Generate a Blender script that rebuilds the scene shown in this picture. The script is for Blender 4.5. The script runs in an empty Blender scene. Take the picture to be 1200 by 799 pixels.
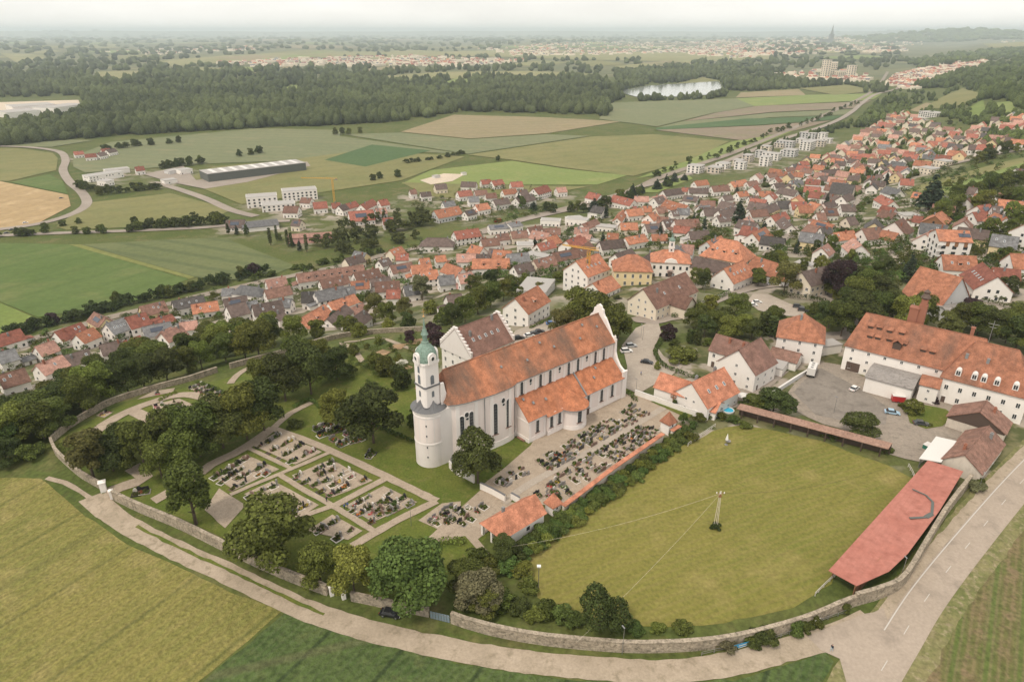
import bpy, bmesh, math, random
import numpy as np
from mathutils import Vector, Matrix
from mathutils.geometry import delaunay_2d_cdt
random.seed(7); rng = np.random.default_rng(7)
R = math.radians
scene = bpy.context.scene
col = scene.collection

# ------------------------------------------------------------------ camera, sky, sun, exposure
CAMH = 105.0

PITCH = math.atan((399.5 - 37.0) / 800.0)
cam_data = bpy.data.cameras.new('camera'); cam = bpy.data.objects.new('camera', cam_data); col.objects.link(cam)
cam.location = (0, 0, CAMH); cam.rotation_euler = (R(90) - PITCH, 0, 0)
cam_data.sensor_width = 36; cam_data.lens = 24; cam_data.clip_start = 1.0; cam_data.clip_end = 120000
scene.camera = cam

SUN_EL, SUN_AZ = 56.0, -135.0          # degrees; azimuth measured from +Y towards +X
world = bpy.data.worlds.new('World'); scene.world = world; world.use_nodes = True
wn = world.node_tree.nodes; wl = world.node_tree.links; wn.clear()
w_out = wn.new('ShaderNodeOutputWorld'); w_bg = wn.new('ShaderNodeBackground')
w_sky = wn.new('ShaderNodeTexSky'); w_sky.sky_type = 'NISHITA'; w_sky.sun_disc = False
w_sky.sun_elevation = R(SUN_EL); w_sky.sun_rotation = R(SUN_AZ); w_sky.air_density = 1.0; w_sky.dust_density = 4.0; w_sky.ozone_density = 1.0
w_mix = wn.new('ShaderNodeMix'); w_mix.data_type = 'RGBA'; w_mix.inputs[0].default_value = 0.88
w_cl = wn.new('ShaderNodeTexNoise'); w_cl.inputs['Scale'].default_value = 3.5; w_cl.inputs['Detail'].default_value = 5
w_tc = wn.new('ShaderNodeTexCoord'); w_mp = wn.new('ShaderNodeMapping'); w_mp.inputs['Scale'].default_value = (1, 1, 4.5)
w_rmp = wn.new('ShaderNodeValToRGB')
w_rmp.color_ramp.elements[0].position = 0.32; w_rmp.color_ramp.elements[0].color = (7.5, 7.2, 6.7, 1)
w_rmp.color_ramp.elements[1].position = 0.7; w_rmp.color_ramp.elements[1].color = (9.5, 9.15, 8.55, 1)
wl.new(w_tc.outputs['Generated'], w_mp.inputs[0]); wl.new(w_mp.outputs[0], w_cl.inputs['Vector'])
wl.new(w_cl.outputs[0], w_rmp.inputs[0]); wl.new(w_sky.outputs[0], w_mix.inputs[6]); wl.new(w_rmp.outputs[0], w_mix.inputs[7])
wl.new(w_mix.outputs[2], w_bg.inputs[0]); w_bg.inputs[1].default_value = 0.1; wl.new(w_bg.outputs[0], w_out.inputs[0])
sun_d = bpy.data.lights.new('sun', 'SUN'); sun_d.energy = 1.45; sun_d.angle = R(11); sun_d.color = (1.0, 0.90, 0.76)
sun = bpy.data.objects.new('sun', sun_d); col.objects.link(sun); sun.location = (0, 0, 300)
sd = Vector((math.sin(R(SUN_AZ)) * math.cos(R(SUN_EL)), math.cos(R(SUN_AZ)) * math.cos(R(SUN_EL)), math.sin(R(SUN_EL))))
sun.rotation_euler = sd.to_track_quat('Z', 'Y').to_euler()
vs = scene.view_settings; vs.view_transform = 'Standard'; vs.look = 'None'; vs.gamma = 1.0; vs.exposure = 0.55; vs.use_curve_mapping = False
cy = scene.cycles; cy.use_denoising = True; cy.max_bounces = 5; cy.diffuse_bounces = 3; cy.glossy_bounces = 2
cy.transmission_bounces = 3; cy.volume_bounces = 3; cy.transparent_max_bounces = 8; cy.caustics_reflective = False; cy.caustics_refractive = False

# ------------------------------------------------------------------ pixel of the photograph -> place on the terrain
FPX, CX, CYP = 800.0, 600.0, 399.5
pc, ps = math.cos(PITCH), math.sin(PITCH)
def ray(u, v):
    a = (u - CX) / FPX; b = (v - CYP) / FPX
    return np.array([a, pc - ps * b, -ps - pc * b])
def flat(u, v, z):
    r = ray(u, v); t = (z - CAMH) / r[2]
    return r[0] * t, r[1] * t
CTRL = '''-100,900,-3 300,900,-2 600,860,-1.5 1000,860,-2 1300,860,-3 0,760,-3 0,600,-3 150,680,-2 330,720,-1 600,790,-1 900,790,-1
1050,780,-1.5 1150,700,-1.5 1250,560,-1 -300,700,-4 -300,560,-6 1500,700,-3 1500,500,-1
130,585,-1 300,650,0 250,560,0 400,540,0 500,560,0 330,500,0 420,480,0 450,600,0 600,600,0 700,500,0 850,600,0 740,690,0 1000,600,0 1000,480,0 1130,520,0
850,440,0 730,450,0 760,400,-0.5 870,420,0 620,470,0 1190,450,1 1300,450,2 300,440,-3.5 420,420,-2.5 450,400,-4.5 500,410,-2 620,395,-1 640,375,-2 560,410,-1
60,520,-2 100,490,-3 180,460,-4 260,430,-6 330,425,-6 -20,540,-5 -200,520,-8 0,490,-14 -200,470,-22 60,460,-18 150,430,-22 230,410,-24 300,395,-24 360,390,-18
0,440,-34 -200,440,-36 100,415,-36 200,390,-37 300,365,-37 400,345,-36 480,325,-34 430,375,-28 500,365,-22 540,350,-20
560,330,-24 600,320,-22 640,340,-12 700,345,-6 740,330,-5 800,335,-3 760,360,-2 820,310,-8 700,300,-20 640,290,-30 600,270,-38 700,260,-36 760,270,-28
820,270,-22 880,280,-14 900,330,-3 950,330,-1 960,300,-4 1000,330,0 1000,280,-8 950,260,-20 900,240,-28 860,220,-36 800,225,-40 950,210,-36 1000,200,-34
1000,230,-25 1050,250,-12 1050,280,-3 1050,320,1 1100,330,3 1100,290,3 1150,330,4 1190,340,5 1190,280,7 1150,260,4 1100,240,-5 1200,230,7 1150,210,-4
1100,215,-11 1200,190,4 1100,180,-22 1040,180,-36 1150,170,-10 1200,160,3 1050,140,-42 1100,145,-26 1150,140,-10 1200,130,3 1060,110,-43 1100,110,-28 1150,110,-10
1200,110,3 1300,110,8 1300,200,8 1300,300,9 1500,110,10 1500,250,10 1200,85,3 1130,85,-20 1080,85,-40 1200,70,0 1130,70,-30 1300,70,10 1060,70,-45
0,385,-45 -200,390,-45 100,365,-45 200,345,-45 300,325,-45 400,305,-45 470,290,-45 560,255,-45 650,235,-45 720,220,-45 800,200,-45 900,165,-45 1000,120,-45'''
ctrl = [tuple(float(q) for q in s.split(',')) for s in CTRL.split()]
for uu in range(-400, 1500, 170):
    for vv in (60, 90, 130, 180, 240, 300, 340):
        edge = 1040 if vv < 110 else np.interp(vv, [110, 165, 200, 235, 290, 305, 365, 385], [1030, 895, 795, 640, 470, 390, 90, 0])
        if uu < edge - 25: ctrl.append((uu, vv, -45.0))
cp = []
for u, v, z in ctrl:
    x, y = flat(u, v, z); cp.append((math.atan2(x, y) * 1.6, 0.5 * math.log(x * x + y * y), z))
for th in (-2.2, -1.3, 0.0, 1.3, 2.2): cp.append((th, math.log(12), -2.5))
cp.append((-2.3, math.log(300), -12)); cp.append((2.3, math.log(300), 2)); cp.append((2.3, math.log(1500), 10)); cp.append((-2.3, math.log(1500), -45))
cp = np.array(cp)
def kern(a, b):
    d2 = (a[:, None, 0] - b[None, :, 0]) ** 2 + (a[:, None, 1] - b[None, :, 1]) ** 2
    return np.sqrt(d2 + 0.0015)
n_ = len(cp); Km = np.ones((n_ + 1, n_ + 1)); Km[:n_, :n_] = kern(cp, cp) + np.eye(n_) * 0.004; Km[n_, n_] = 0
wts = np.linalg.solve(Km, np.append(cp[:, 2], 0))
NT, NR = 300, 330
TH0, TH1, LR0, LR1 = -1.5, 1.5, math.log(8.0), math.log(42000.0)
th_ = np.linspace(TH0, TH1, NT); lr_ = np.linspace(LR0, LR1, NR)
G_th, G_lr = np.meshgrid(th_, lr_, indexing='ij')
g = np.stack([G_th.ravel() * 1.6, np.minimum(G_lr.ravel(), math.log(5200))], 1)
ZG = np.concatenate([kern(g[i:i + 8000], cp) @ wts[:n_] + wts[n_] for i in range(0, len(g), 8000)]).reshape(NT, NR)
ZG = np.clip(ZG, -45, 11)
for _ in range(3):
    zp = np.pad(ZG, 1, mode='edge'); ZG = (zp[:-2, 1:-1] + zp[2:, 1:-1] + zp[1:-1, :-2] + zp[1:-1, 2:] + 2 * zp[1:-1, 1:-1]) / 6
ZG = np.where(ZG < -44.2, -45, ZG)
# distant hills
rr_ = np.exp(G_lr); pxu = 600 + 878 * np.tan(np.clip(G_th, -1.2, 1.2))
def bump(x, c, w): return np.exp(-((x - c) / w) ** 2)
far = np.clip((rr_ - 3500) / 3000, 0, 1)
ZG = ZG + far * (75 * bump(pxu, 1330, 150) * bump(G_lr, math.log(7000), .35) + 15 * np.sin(pxu * .021 + 1) * bump(G_lr, math.log(9000), .4))
ZG = ZG + 205 * np.clip((pxu - 900) / 260, 0, 1) ** 1.0 * np.clip((1900 - pxu) / 200, 0, 1) * bump(G_lr, math.log(15500), .16) * (0.78 + .22 * np.sin(pxu * .03))
ZG = ZG + (150 + 14 * np.sin(pxu * .013) + 8 * np.sin(pxu * .047 + 2)) * bump(G_lr, math.log(33000), .15)
def zt(x, y):
    x = np.asarray(x, float); y = np.asarray(y, float)
    t = (np.arctan2(x, y) - TH0) / (TH1 - TH0) * (NT - 1); r = (0.5 * np.log(x * x + y * y + 1e-9) - LR0) / (LR1 - LR0) * (NR - 1)
    t = np.clip(t, 0, NT - 1.001); r = np.clip(r, 0, NR - 1.001); i = t.astype(int); j = r.astype(int); a = t - i; b = r - j
    return (ZG[i, j] * (1 - a) + ZG[i + 1, j] * a) * (1 - b) + (ZG[i, j + 1] * (1 - a) + ZG[i + 1, j + 1] * a) * b
TS = np.exp(np.linspace(math.log(20), math.log(60000), 500))
def P(u, v, h=0.0):
    """the place in the world whose point h metres above the terrain shows at pixel (u, v)"""
    r = ray(u, v); k = TS / math.hypot(r[0], r[1])
    f = CAMH + r[2] * k - zt(r[0] * k, r[1] * k) - h
    w = np.nonzero(f <= 0)[0]
    i = w[0] if len(w) else len(TS) - 1
    lo, hi = k[max(i - 1, 0)], k[i]
    for _ in range(14):
        m = .5 * (lo + hi)
        if CAMH + r[2] * m - float(zt(r[0] * m, r[1] * m)) - h > 0: lo = m
        else: hi = m
    return Vector((r[0] * hi, r[1] * hi, CAMH + r[2] * hi))
def G(x, y): return float(zt(x, y))

# ------------------------------------------------------------------ materials
MATS = {}
def nd(nt, t, **kw):
    n = nt.nodes.new(t)
    for k, v in kw.items():
        if k in n.inputs: n.inputs[k].default_value = v
        else: setattr(n, k, v)
    return n
def newmat(name, rough=.85, spec=.25):
    m = bpy.data.materials.new(name); m.use_nodes = True; nt = m.node_tree
    b = nt.nodes['Principled BSDF']; b.inputs['Roughness'].default_value = rough
    b.inputs['Specular IOR Level'].default_value = spec
    MATS[name] = m
    return m, nt, b
def mixc(nt, fac, a, b_, mode='MIX'):
    n = nt.nodes.new('ShaderNodeMix'); n.data_type = 'RGBA'; n.blend_type = mode
    for sock, val in ((n.inputs[0], fac), (n.inputs[6], a), (n.inputs[7], b_)):
        if hasattr(val, 'links') or hasattr(val, 'is_linked'): nt.links.new(val, sock)
        elif isinstance(val, (int, float)): sock.default_value = val
        else: sock.default_value = tuple(val) + ((1,) if len(val) == 3 else ())
    return n.outputs[2]
def noise(nt, vec, scale, detail=3, rough=.55, lo=.35, hi=.65):
    n = nd(nt, 'ShaderNodeTexNoise', Scale=scale, Detail=detail, Roughness=rough)
    nt.links.new(vec, n.inputs['Vector'])
    m = nd(nt, 'ShaderNodeMapRange'); m.inputs[1].default_value = lo; m.inputs[2].default_value = hi
    nt.links.new(n.outputs[0], m.inputs[0])
    return m.outputs[0]
def surf(name, c1, c2, scale=.05, c3=None, fine=1.5, finev=.3, rough=.9, stripes=None, bumpd=0.0, spec=.15):
    """an outdoor surface: two colours in patches, fine grain, optional rows (angle, period, colour, amount)"""
    m, nt, b = newmat(name, rough, spec)
    gpos = nd(nt, 'ShaderNodeNewGeometry').outputs['Position']
    base = mixc(nt, noise(nt, gpos, scale, 4), c1, c2)
    if c3: base = mixc(nt, noise(nt, gpos, scale * 3.3, 4, .6, .52, .7), base, c3)
    if stripes:
        for (ang, per, c4, amt, sharp) in stripes:
            mp = nd(nt, 'ShaderNodeMapping'); mp.inputs['Rotation'].default_value = (0, 0, R(-ang)); mp.inputs['Scale'].default_value = (1 / per,) * 3
            nt.links.new(gpos, mp.inputs[0])
            wv = nd(nt, 'ShaderNodeTexWave', Scale=1 / 3.14159, Distortion=.5, Detail=2.0); wv.inputs['Detail Scale'].default_value = .4; wv.bands_direction = 'Y'
            nt.links.new(mp.outputs[0], wv.inputs['Vector'])
            mr = nd(nt, 'ShaderNodeMapRange'); mr.inputs[1].default_value = sharp; mr.inputs[2].default_value = 1.0; mr.inputs[4].default_value = amt
            nt.links.new(wv.outputs['Fac'], mr.inputs[0])
            base = mixc(nt, mr.outputs[0], base, c4)
    fn = noise(nt, gpos, fine, 3, .6, .3, .7)
    g2 = nd(nt, 'ShaderNodeMapRange'); g2.inputs[3].default_value = 1 - finev; g2.inputs[4].default_value = 1 + finev
    nt.links.new(fn, g2.inputs[0])
    vm = nt.nodes.new('ShaderNodeVectorMath'); vm.operation = 'SCALE'; nt.links.new(base, vm.inputs[0]); nt.links.new(g2.outputs[0], vm.inputs['Scale'])
    nt.links.new(vm.outputs[0], b.inputs['Base Color'])
    if bumpd:
        bp = nd(nt, 'ShaderNodeBump', Strength=.7, Distance=bumpd); nt.links.new(fn, bp.inputs['Height']); nt.links.new(bp.outputs[0], b.inputs['Normal'])
    return m
def tiled(name, c, stain, amt=.5, scale=.25, rows=.35, vary=.25, lo=.48, hi=.72):
    """roof tiles: colour drift, lichen stains, per-building tint, faint courses"""
    m, nt, b = newmat(name, .8, .2)
    tc = nd(nt, 'ShaderNodeTexCoord').outputs['Object']; oi = nd(nt, 'ShaderNodeObjectInfo')
    ad = nt.nodes.new('ShaderNodeVectorMath'); ad.operation = 'ADD'; cb = nd(nt, 'ShaderNodeCombineXYZ')
    mu = nd(nt, 'ShaderNodeMath', operation='MULTIPLY'); mu.inputs[1].default_value = 60; nt.links.new(oi.outputs['Random'], mu.inputs[0]); nt.links.new(mu.outputs[0], cb.inputs[0])
    nt.links.new(tc, ad.inputs[0]); nt.links.new(cb.outputs[0], ad.inputs[1]); v = ad.outputs[0]
    dk = tuple(q * .72 for q in c); lt = tuple(min(1, q * 1.2) for q in c)
    base = mixc(nt, noise(nt, v, scale * 2.6, 4), dk, lt)
    mp = nd(nt, 'ShaderNodeMapping'); mp.inputs['Scale'].default_value = (1.0, .35, .35); nt.links.new(v, mp.inputs[0])
    n1 = noise(nt, mp.outputs[0], scale, 5, .65, lo, hi)
    ml = nd(nt, 'ShaderNodeMath', operation='MULTIPLY'); ml.inputs[1].default_value = amt; nt.links.new(n1, ml.inputs[0])
    base = mixc(nt, ml.outputs[0], base, stain)
    hv = nd(nt, 'ShaderNodeHueSaturation'); mr = nd(nt, 'ShaderNodeMapRange'); mr.inputs[3].default_value = 1 - vary; mr.inputs[4].default_value = 1 + vary
    nt.links.new(oi.outputs['Random'], mr.inputs[0]); nt.links.new(mr.outputs[0], hv.inputs['Value']); nt.links.new(base, hv.inputs['Color'])
    f = noise(nt, v, 3.0, 2, .6, .3, .7)
    base = mixc(nt, .22, hv.outputs[0], f, 'OVERLAY')
    nt.links.new(base, b.inputs['Base Color'])
    bp = nd(nt, 'ShaderNodeBump', Strength=.5, Distance=.06); nt.links.new(f, bp.inputs['Height']); nt.links.new(bp.outputs[0], b.inputs['Normal'])
    return m
def plaster(name, c, dirt=(.5, .46, .4), amt=.25, vary=.06, scale=.6):
    m, nt, b = newmat(name, .9, .15)
    tc = nd(nt, 'ShaderNodeTexCoord').outputs['Object']; oi = nd(nt, 'ShaderNodeObjectInfo')
    mp = nd(nt, 'ShaderNodeMapping'); mp.inputs['Scale'].default_value = (1, 1, .4); nt.links.new(tc, mp.inputs[0])
    n1 = noise(nt, mp.outputs[0], scale, 5, .65, .5, .8)
    ml = nd(nt, 'ShaderNodeMath', operation='MULTIPLY'); ml.inputs[1].default_value = amt; nt.links.new(n1, ml.inputs[0])
    base = mixc(nt, ml.outputs[0], c, dirt)
    hv = nd(nt, 'ShaderNodeHueSaturation'); mr = nd(nt, 'ShaderNodeMapRange'); mr.inputs[3].default_value = 1 - vary; mr.inputs[4].default_value = 1 + vary * .6
    nt.links.new(oi.outputs['Random'], mr.inputs[0]); nt.links.new(mr.outputs[0], hv.inputs['Value']); nt.links.new(base, hv.inputs['Color'])
    nt.links.new(hv.outputs[0], b.inputs['Base Color'])
    return m
def plain(name, c, rough=.6, metal=0.0, spec=.4):
    m, nt, b = newmat(name, rough, spec); b.inputs['Base Color'].default_value = tuple(c) + (1,); b.inputs['Metallic'].default_value = metal
    return m
def leafy(name, c, dark=.5, vary=.25, hue=.03, trans=.25):
    m, nt, b = newmat(name, .75, .2)
    ge = nd(nt, 'ShaderNodeNewGeometry'); oi = nd(nt, 'ShaderNodeObjectInfo')
    base = mixc(nt, ge.outputs['Random Per Island'], tuple(q * dark for q in c), tuple(q * 1.35 for q in c))
    hv = nd(nt, 'ShaderNodeHueSaturation')
    for inp, a, bb in (('Value', 1 - vary, 1 + vary), ('Hue', .5 - hue, .5 + hue * .6)):
        mr = nd(nt, 'ShaderNodeMapRange'); mr.inputs[3].default_value = a; mr.inputs[4].default_value = bb
        if inp == 'Hue':
            fr = nd(nt, 'ShaderNodeMath', operation='FRACT'); mu = nd(nt, 'ShaderNodeMath', operation='MULTIPLY'); mu.inputs[1].default_value = 17.3
            nt.links.new(oi.outputs['Random'], mu.inputs[0]); nt.links.new(mu.outputs[0], fr.inputs[0]); nt.links.new(fr.outputs[0], mr.inputs[0])
        else: nt.links.new(oi.outputs['Random'], mr.inputs[0])
        nt.links.new(mr.outputs[0], hv.inputs[inp])
    nt.links.new(base, hv.inputs['Color']); nt.links.new(hv.outputs[0], b.inputs['Base Color'])
    if trans:
        tr = nd(nt, 'ShaderNodeBsdfTranslucent'); nt.links.new(hv.outputs[0], tr.inputs[0]); mx = nd(nt, 'ShaderNodeMixShader'); mx.inputs[0].default_value = trans
        nt.links.new(b.outputs[0], mx.inputs[1]); nt.links.new(tr.outputs[0], mx.inputs[2]); nt.links.new(mx.outputs[0], nt.nodes['Material Output'].inputs[0])
    return m
def canopy(name, c, dark=.42):
    """distant wood: tint per tree from a point attribute"""
    m, nt, b = newmat(name, .85, .1)
    at = nd(nt, 'ShaderNodeAttribute', attribute_name='tint'); gpos = nd(nt, 'ShaderNodeNewGeometry').outputs['Position']
    base = mixc(nt, at.outputs['Fac'], tuple(q * dark for q in c), tuple(q * 1.65 for q in (c[0] * 1.1, c[1], c[2] * .9)))
    f = noise(nt, gpos, .55, 3, .6, .3, .7); base = mixc(nt, .5, base, f, 'OVERLAY'); nt.links.new(base, b.inputs['Base Color'])
    bp = nd(nt, 'ShaderNodeBump', Strength=1.0, Distance=1.2); nt.links.new(f, bp.inputs['Height']); nt.links.new(bp.outputs[0], b.inputs['Normal'])
    return m

# ------------------------------------------------------------------ mesh helpers
def link(o, parent=None):
    col.objects.link(o)
    if parent is not None: o.parent = parent
    return o
def tag(o, label=None, cat=None, group=None, kind=None):
    if label: o['label'] = label
    if cat: o['category'] = cat
    if group: o['group'] = group
    if kind: o['kind'] = kind
    return o
def mesh(name, verts, faces, mats, mi=None, smooth=False):
    me = bpy.data.meshes.new(name); me.from_pydata([tuple(v) for v in verts], [], faces)
    for m in (mats if isinstance(mats, (list, tuple)) else [mats]): me.materials.append(MATS[m])
    if mi: me.polygons.foreach_set('material_index', mi)
    if smooth: me.polygons.foreach_set('use_smooth', [True] * len(me.polygons))
    me.update(); return me
def obj(name, me, parent=None, loc=None, rz=0.0):
    o = bpy.data.objects.new(name, me); link(o, parent)
    if loc is not None: o.location = loc
    if rz: o.rotation_euler = (0, 0, rz)
    return o
def empty(name, loc, rz=0.0):
    o = bpy.data.objects.new(name, None); link(o); o.location = loc; o.rotation_euler = (0, 0, rz); o.empty_display_size = .5
    return o
class MB:
    def __init__(s): s.v = []; s.f = []; s.m = []
    def add(s, verts, faces, mi=0, M=None):
        b = len(s.v); s.v += [tuple(M @ Vector(q)) if M else tuple(q) for q in verts]; s.f += [tuple(b + i for i in f) for f in faces]; s.m += [mi] * len(faces); return s
    def box(s, x0, x1, y0, y1, z0, z1, mi=0, M=None):
        return s.add([(x0, y0, z0), (x1, y0, z0), (x1, y1, z0), (x0, y1, z0), (x0, y0, z1), (x1, y0, z1), (x1, y1, z1), (x0, y1, z1)],
                     [(0, 3, 2, 1), (4, 5, 6, 7), (0, 1, 5, 4), (1, 2, 6, 5), (2, 3, 7, 6), (3, 0, 4, 7)], mi, M)
    def prism(s, poly, z0, z1, mi=0, M=None, cap=True):
        n = len(poly); vs_ = [(x, y, z0) for x, y in poly] + [(x, y, z1) for x, y in poly]
        fs = [(i, (i + 1) % n, n + (i + 1) % n, n + i) for i in range(n)]
        if cap: fs += [tuple(range(n - 1, -1, -1)), tuple(range(n, 2 * n))]
        return s.add(vs_, fs, mi, M)
    def wallx(s, poly, x0, x1, mi=0, M=None):      # polygon in (y, z) extruded along x
        n = len(poly); vs_ = [(x0, y, z) for y, z in poly] + [(x1, y, z) for y, z in poly]
        fs = [(i, (i + 1) % n, n + (i + 1) % n, n + i) for i in range(n)] + [tuple(range(n - 1, -1, -1)), tuple(range(n, 2 * n))]
        return s.add(vs_, fs, mi, M)
    def lathe(s, prof, n=20, mi=0, c=(0, 0), a0=0, M=None):
        vs_ = []; fs = []
        for r, z in prof:
            for k in range(n):
                a = a0 + 2 * math.pi * k / n; vs_.append((c[0] + r * math.cos(a), c[1] + r * math.sin(a), z))
        for j in range(len(prof) - 1):
            for k in range(n): fs.append((j * n + k, j * n + (k + 1) % n, (j + 1) * n + (k + 1) % n, (j + 1) * n + k))
        fs.append(tuple(range((len(prof) - 1) * n, len(prof) * n))); return s.add(vs_, fs, mi, M)
    def tube(s, p, q, r0, r1=None, n=6, mi=0):
        p = Vector(p); q = Vector(q); r1 = r0 if r1 is None else r1; d = (q - p).normalized(); a = d.orthogonal().normalized(); b = d.cross(a)
        vs_ = [p + (a * math.cos(t) + b * math.sin(t)) * r0 for t in [2 * math.pi * k / n for k in range(n)]] + [q + (a * math.cos(t) + b * math.sin(t)) * r1 for t in [2 * math.pi * k / n for k in range(n)]]
        return s.add(vs_, [(k, (k + 1) % n, n + (k + 1) % n, n + k) for k in range(n)] + [tuple(range(n - 1, -1, -1)), tuple(range(n, 2 * n))], mi)
    def me(s, name, mats, smooth=False): return mesh(name, s.v, s.f, mats, s.m, smooth)
    def obj(s, name, mats, parent=None, smooth=False, loc=None, rz=0): return obj(name, s.me(name, mats, smooth), parent, loc, rz)
def inpoly(px, py, poly):
    c = np.zeros(len(px), bool); n = len(poly); j = n - 1
    for i in range(n):
        xi, yi = poly[i]; xj, yj = poly[j]
        k = ((yi > py) != (yj > py)) & (px < (xj - xi) * (py - yi) / (yj - yi + 1e-12) + xi); c ^= k; j = i
    return c
def lift_at(x, y, k): return k * (.03 + .00022 * np.hypot(x, y))
def drape(name, pts, mat, layer=1, jit=0.0, world_pts=False, dens=1.0, label=None, cat=None, kind='structure', parent=None):
    """a sheet of ground laid over the terrain, its outline given in pixels of the photograph"""
    W = [Vector((p[0], p[1], 0)) for p in pts] if world_pts else [P(u, v) for u, v in pts]
    B = []
    for i, a in enumerate(W):
        b = W[(i + 1) % len(W)]; d = (b - a); d.z = 0; L = d.length; r = math.hypot(a.x, a.y); st = max(1.0, r * .02) / dens; n = max(1, min(60, int(L / st)))
        nn = Vector((-d.y, d.x, 0)).normalized() if L > 1e-6 else Vector()
        for k in range(n):
            q = a + d * (k / n)
            if k and jit: q = q + nn * random.gauss(0, jit)
            B.append((q.x, q.y))
    B2 = np.array(B)
    tt = np.arctan2(B2[:, 0], B2[:, 1]); ll = .5 * np.log((B2 ** 2).sum(1))
    i0, i1 = np.searchsorted(th_, [tt.min(), tt.max()]); j0, j1 = np.searchsorted(lr_, [ll.min(), ll.max()])
    ti, tj = np.meshgrid(th_[i0:i1], lr_[j0:j1], indexing='ij'); ti = ti.ravel(); tj = tj.ravel()
    gx = np.exp(tj) * np.sin(ti); gy = np.exp(tj) * np.cos(ti)
    if len(gx):
        m = inpoly(gx, gy, B); gx = gx[m]; gy = gy[m]
    co = [Vector(b) for b in B] + [Vector((a, b)) for a, b in zip(gx, gy)]
    res = delaunay_2d_cdt(co, [], [list(range(len(B)))], 1, 1e-4)
    V = np.array([(v.x, v.y) for v in res[0]]); z = zt(V[:, 0], V[:, 1]) + lift_at(V[:, 0], V[:, 1], layer)
    fs = []
    for f in res[2]:
        a, b, c = V[f[0]], V[f[1]], V[f[2]]
        fs.append(tuple(f) if (b[0] - a[0]) * (c[1] - a[1]) - (b[1] - a[1]) * (c[0] - a[0]) > 0 else tuple(f[::-1]))
    o = obj(name, mesh(name, [(a[0], a[1], q) for a, q in zip(V, z)], fs, mat, smooth=True), parent)
    return tag(o, label, cat, None, kind)
def path(pts, world_pts=False, step=None):
    W = [Vector((p[0], p[1], 0)) for p in pts] if world_pts else [P(*p) for p in pts]
    out = []
    n = len(W)
    for i in range(n - 1):
        p0, p1, p2, p3 = W[max(i - 1, 0)], W[i], W[i + 1], W[min(i + 2, n - 1)]
        r = math.hypot(p1.x, p1.y); L = (p2 - p1).length; k = max(2, min(40, int(L / (step or max(1.5, r * .015)))))
        for j in range(k):
            t = j / k
            q = .5 * ((2 * p1) + (p2 - p0) * t + (2 * p0 - 5 * p1 + 4 * p2 - p3) * t * t + (3 * p1 - p0 - 3 * p2 + p3) * t ** 3)
            out.append(Vector((q.x, q.y, 0)))
    out.append(Vector((W[-1].x, W[-1].y, 0))); return out
def strip(name, pts, width, mat, layer=2, jit=0.0, off=0.0, kind='structure', parent=None, world_pts=False, label=None, cat=None):
    C = path(pts, world_pts); vs_ = []; fs = []
    for i, p in enumerate(C):
        d = (C[min(i + 1, len(C) - 1)] - C[max(i - 1, 0)]).normalized(); n = Vector((-d.y, d.x, 0))
        for k in range(5):
            w = off + width * (k / 4 - .5) + (random.gauss(0, jit) if jit and k in (0, 4) else 0); q = p + n * w; vs_.append((q.x, q.y))
        if i:
            b = i * 5
            for k in range(4): fs.append((b + k, b + k + 1, b - 5 + k + 1, b - 5 + k))
    V = np.array(vs_); z = zt(V[:, 0], V[:, 1]) + lift_at(V[:, 0], V[:, 1], layer)
    o = obj(name, mesh(name, [(a[0], a[1], q) for a, q in zip(V, z)], fs, mat, smooth=True), parent)
    return tag(o, label, cat, None, kind)
# ------------------------------------------------------------------ surface materials
surf('grass_ground', (.068, .092, .022), (.098, .11, .032), .03, (.13, .12, .048), .8, .3)
# village ground: gardens, paving and drives mixed with grass, where houses stand close (attribute 'urban')
def _urban():
    nt = MATS['grass_ground'].node_tree; b = nt.nodes['Principled BSDF']; cur = b.inputs['Base Color'].links[0].from_socket
    gpos = nd(nt, 'ShaderNodeNewGeometry').outputs['Position']; at = nd(nt, 'ShaderNodeAttribute', attribute_name='urban')
    dk = mixc(nt, noise(nt, gpos, .16, 3, .6, .45, .6), (.075, .085, .032), (.16, .15, .075)); n1 = noise(nt, gpos, .075, 3, .55, .50, .56)
    mixd = mixc(nt, n1, dk, (.33, .285, .235)); f = mixc(nt, at.outputs['Fac'], cur, mixd); nt.links.new(f, b.inputs['Base Color'])
_urban()
surf('lawn', (.082, .112, .02), (.118, .132, .028), .12, (.14, .14, .042), 2.0, .25)
surf('wheat', (.205, .182, .054), (.152, .156, .042), .04, (.25, .21, .08), 1.3, .30, bumpd=.3,
     stripes=[(55, 3.0, (.24, .20, .07), .4, .35), (55, 22, (.09, .095, .03), .6, .9935), (57, 61, (.11, .11, .035), .5, .995), (55, 1.1, (.14, .135, .045), .35, .4)])
surf('green_crop', (.055, .086, .026), (.075, .105, .032), .08, (.096, .118, .042), .9, .35, bumpd=.3,
     stripes=[(58, 1.6, (.082, .105, .044), .55, .4), (58, 15, (.03, .045, .018), .8, .985), (16, 40, (.10, .10, .05), .6, .99)])
surf('paddock', (.195, .174, .046), (.145, .15, .034), .02, (.245, .205, .072), 1.2, .22,
     stripes=[(24, 1.9, (.205, .172, .058), .5, .3), (38, 7, (.15, .142, .034), .4, .45)])
surf('row_field', (.15, .12, .058), (.09, .105, .03), .1, (.19, .14, .08), 1.2, .3, stripes=[(54, 5.2, (.085, .12, .03), .75, .35), (54, 1.3, (.2, .15, .085), .4, .3)])
surf('gravel', (.375, .305, .235), (.325, .262, .20), .3, (.275, .222, .168), 3.0, .16)
surf('track_gravel', (.385, .315, .24), (.32, .262, .195), .18, (.25, .205, .145), 2.2, .12)
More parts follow.
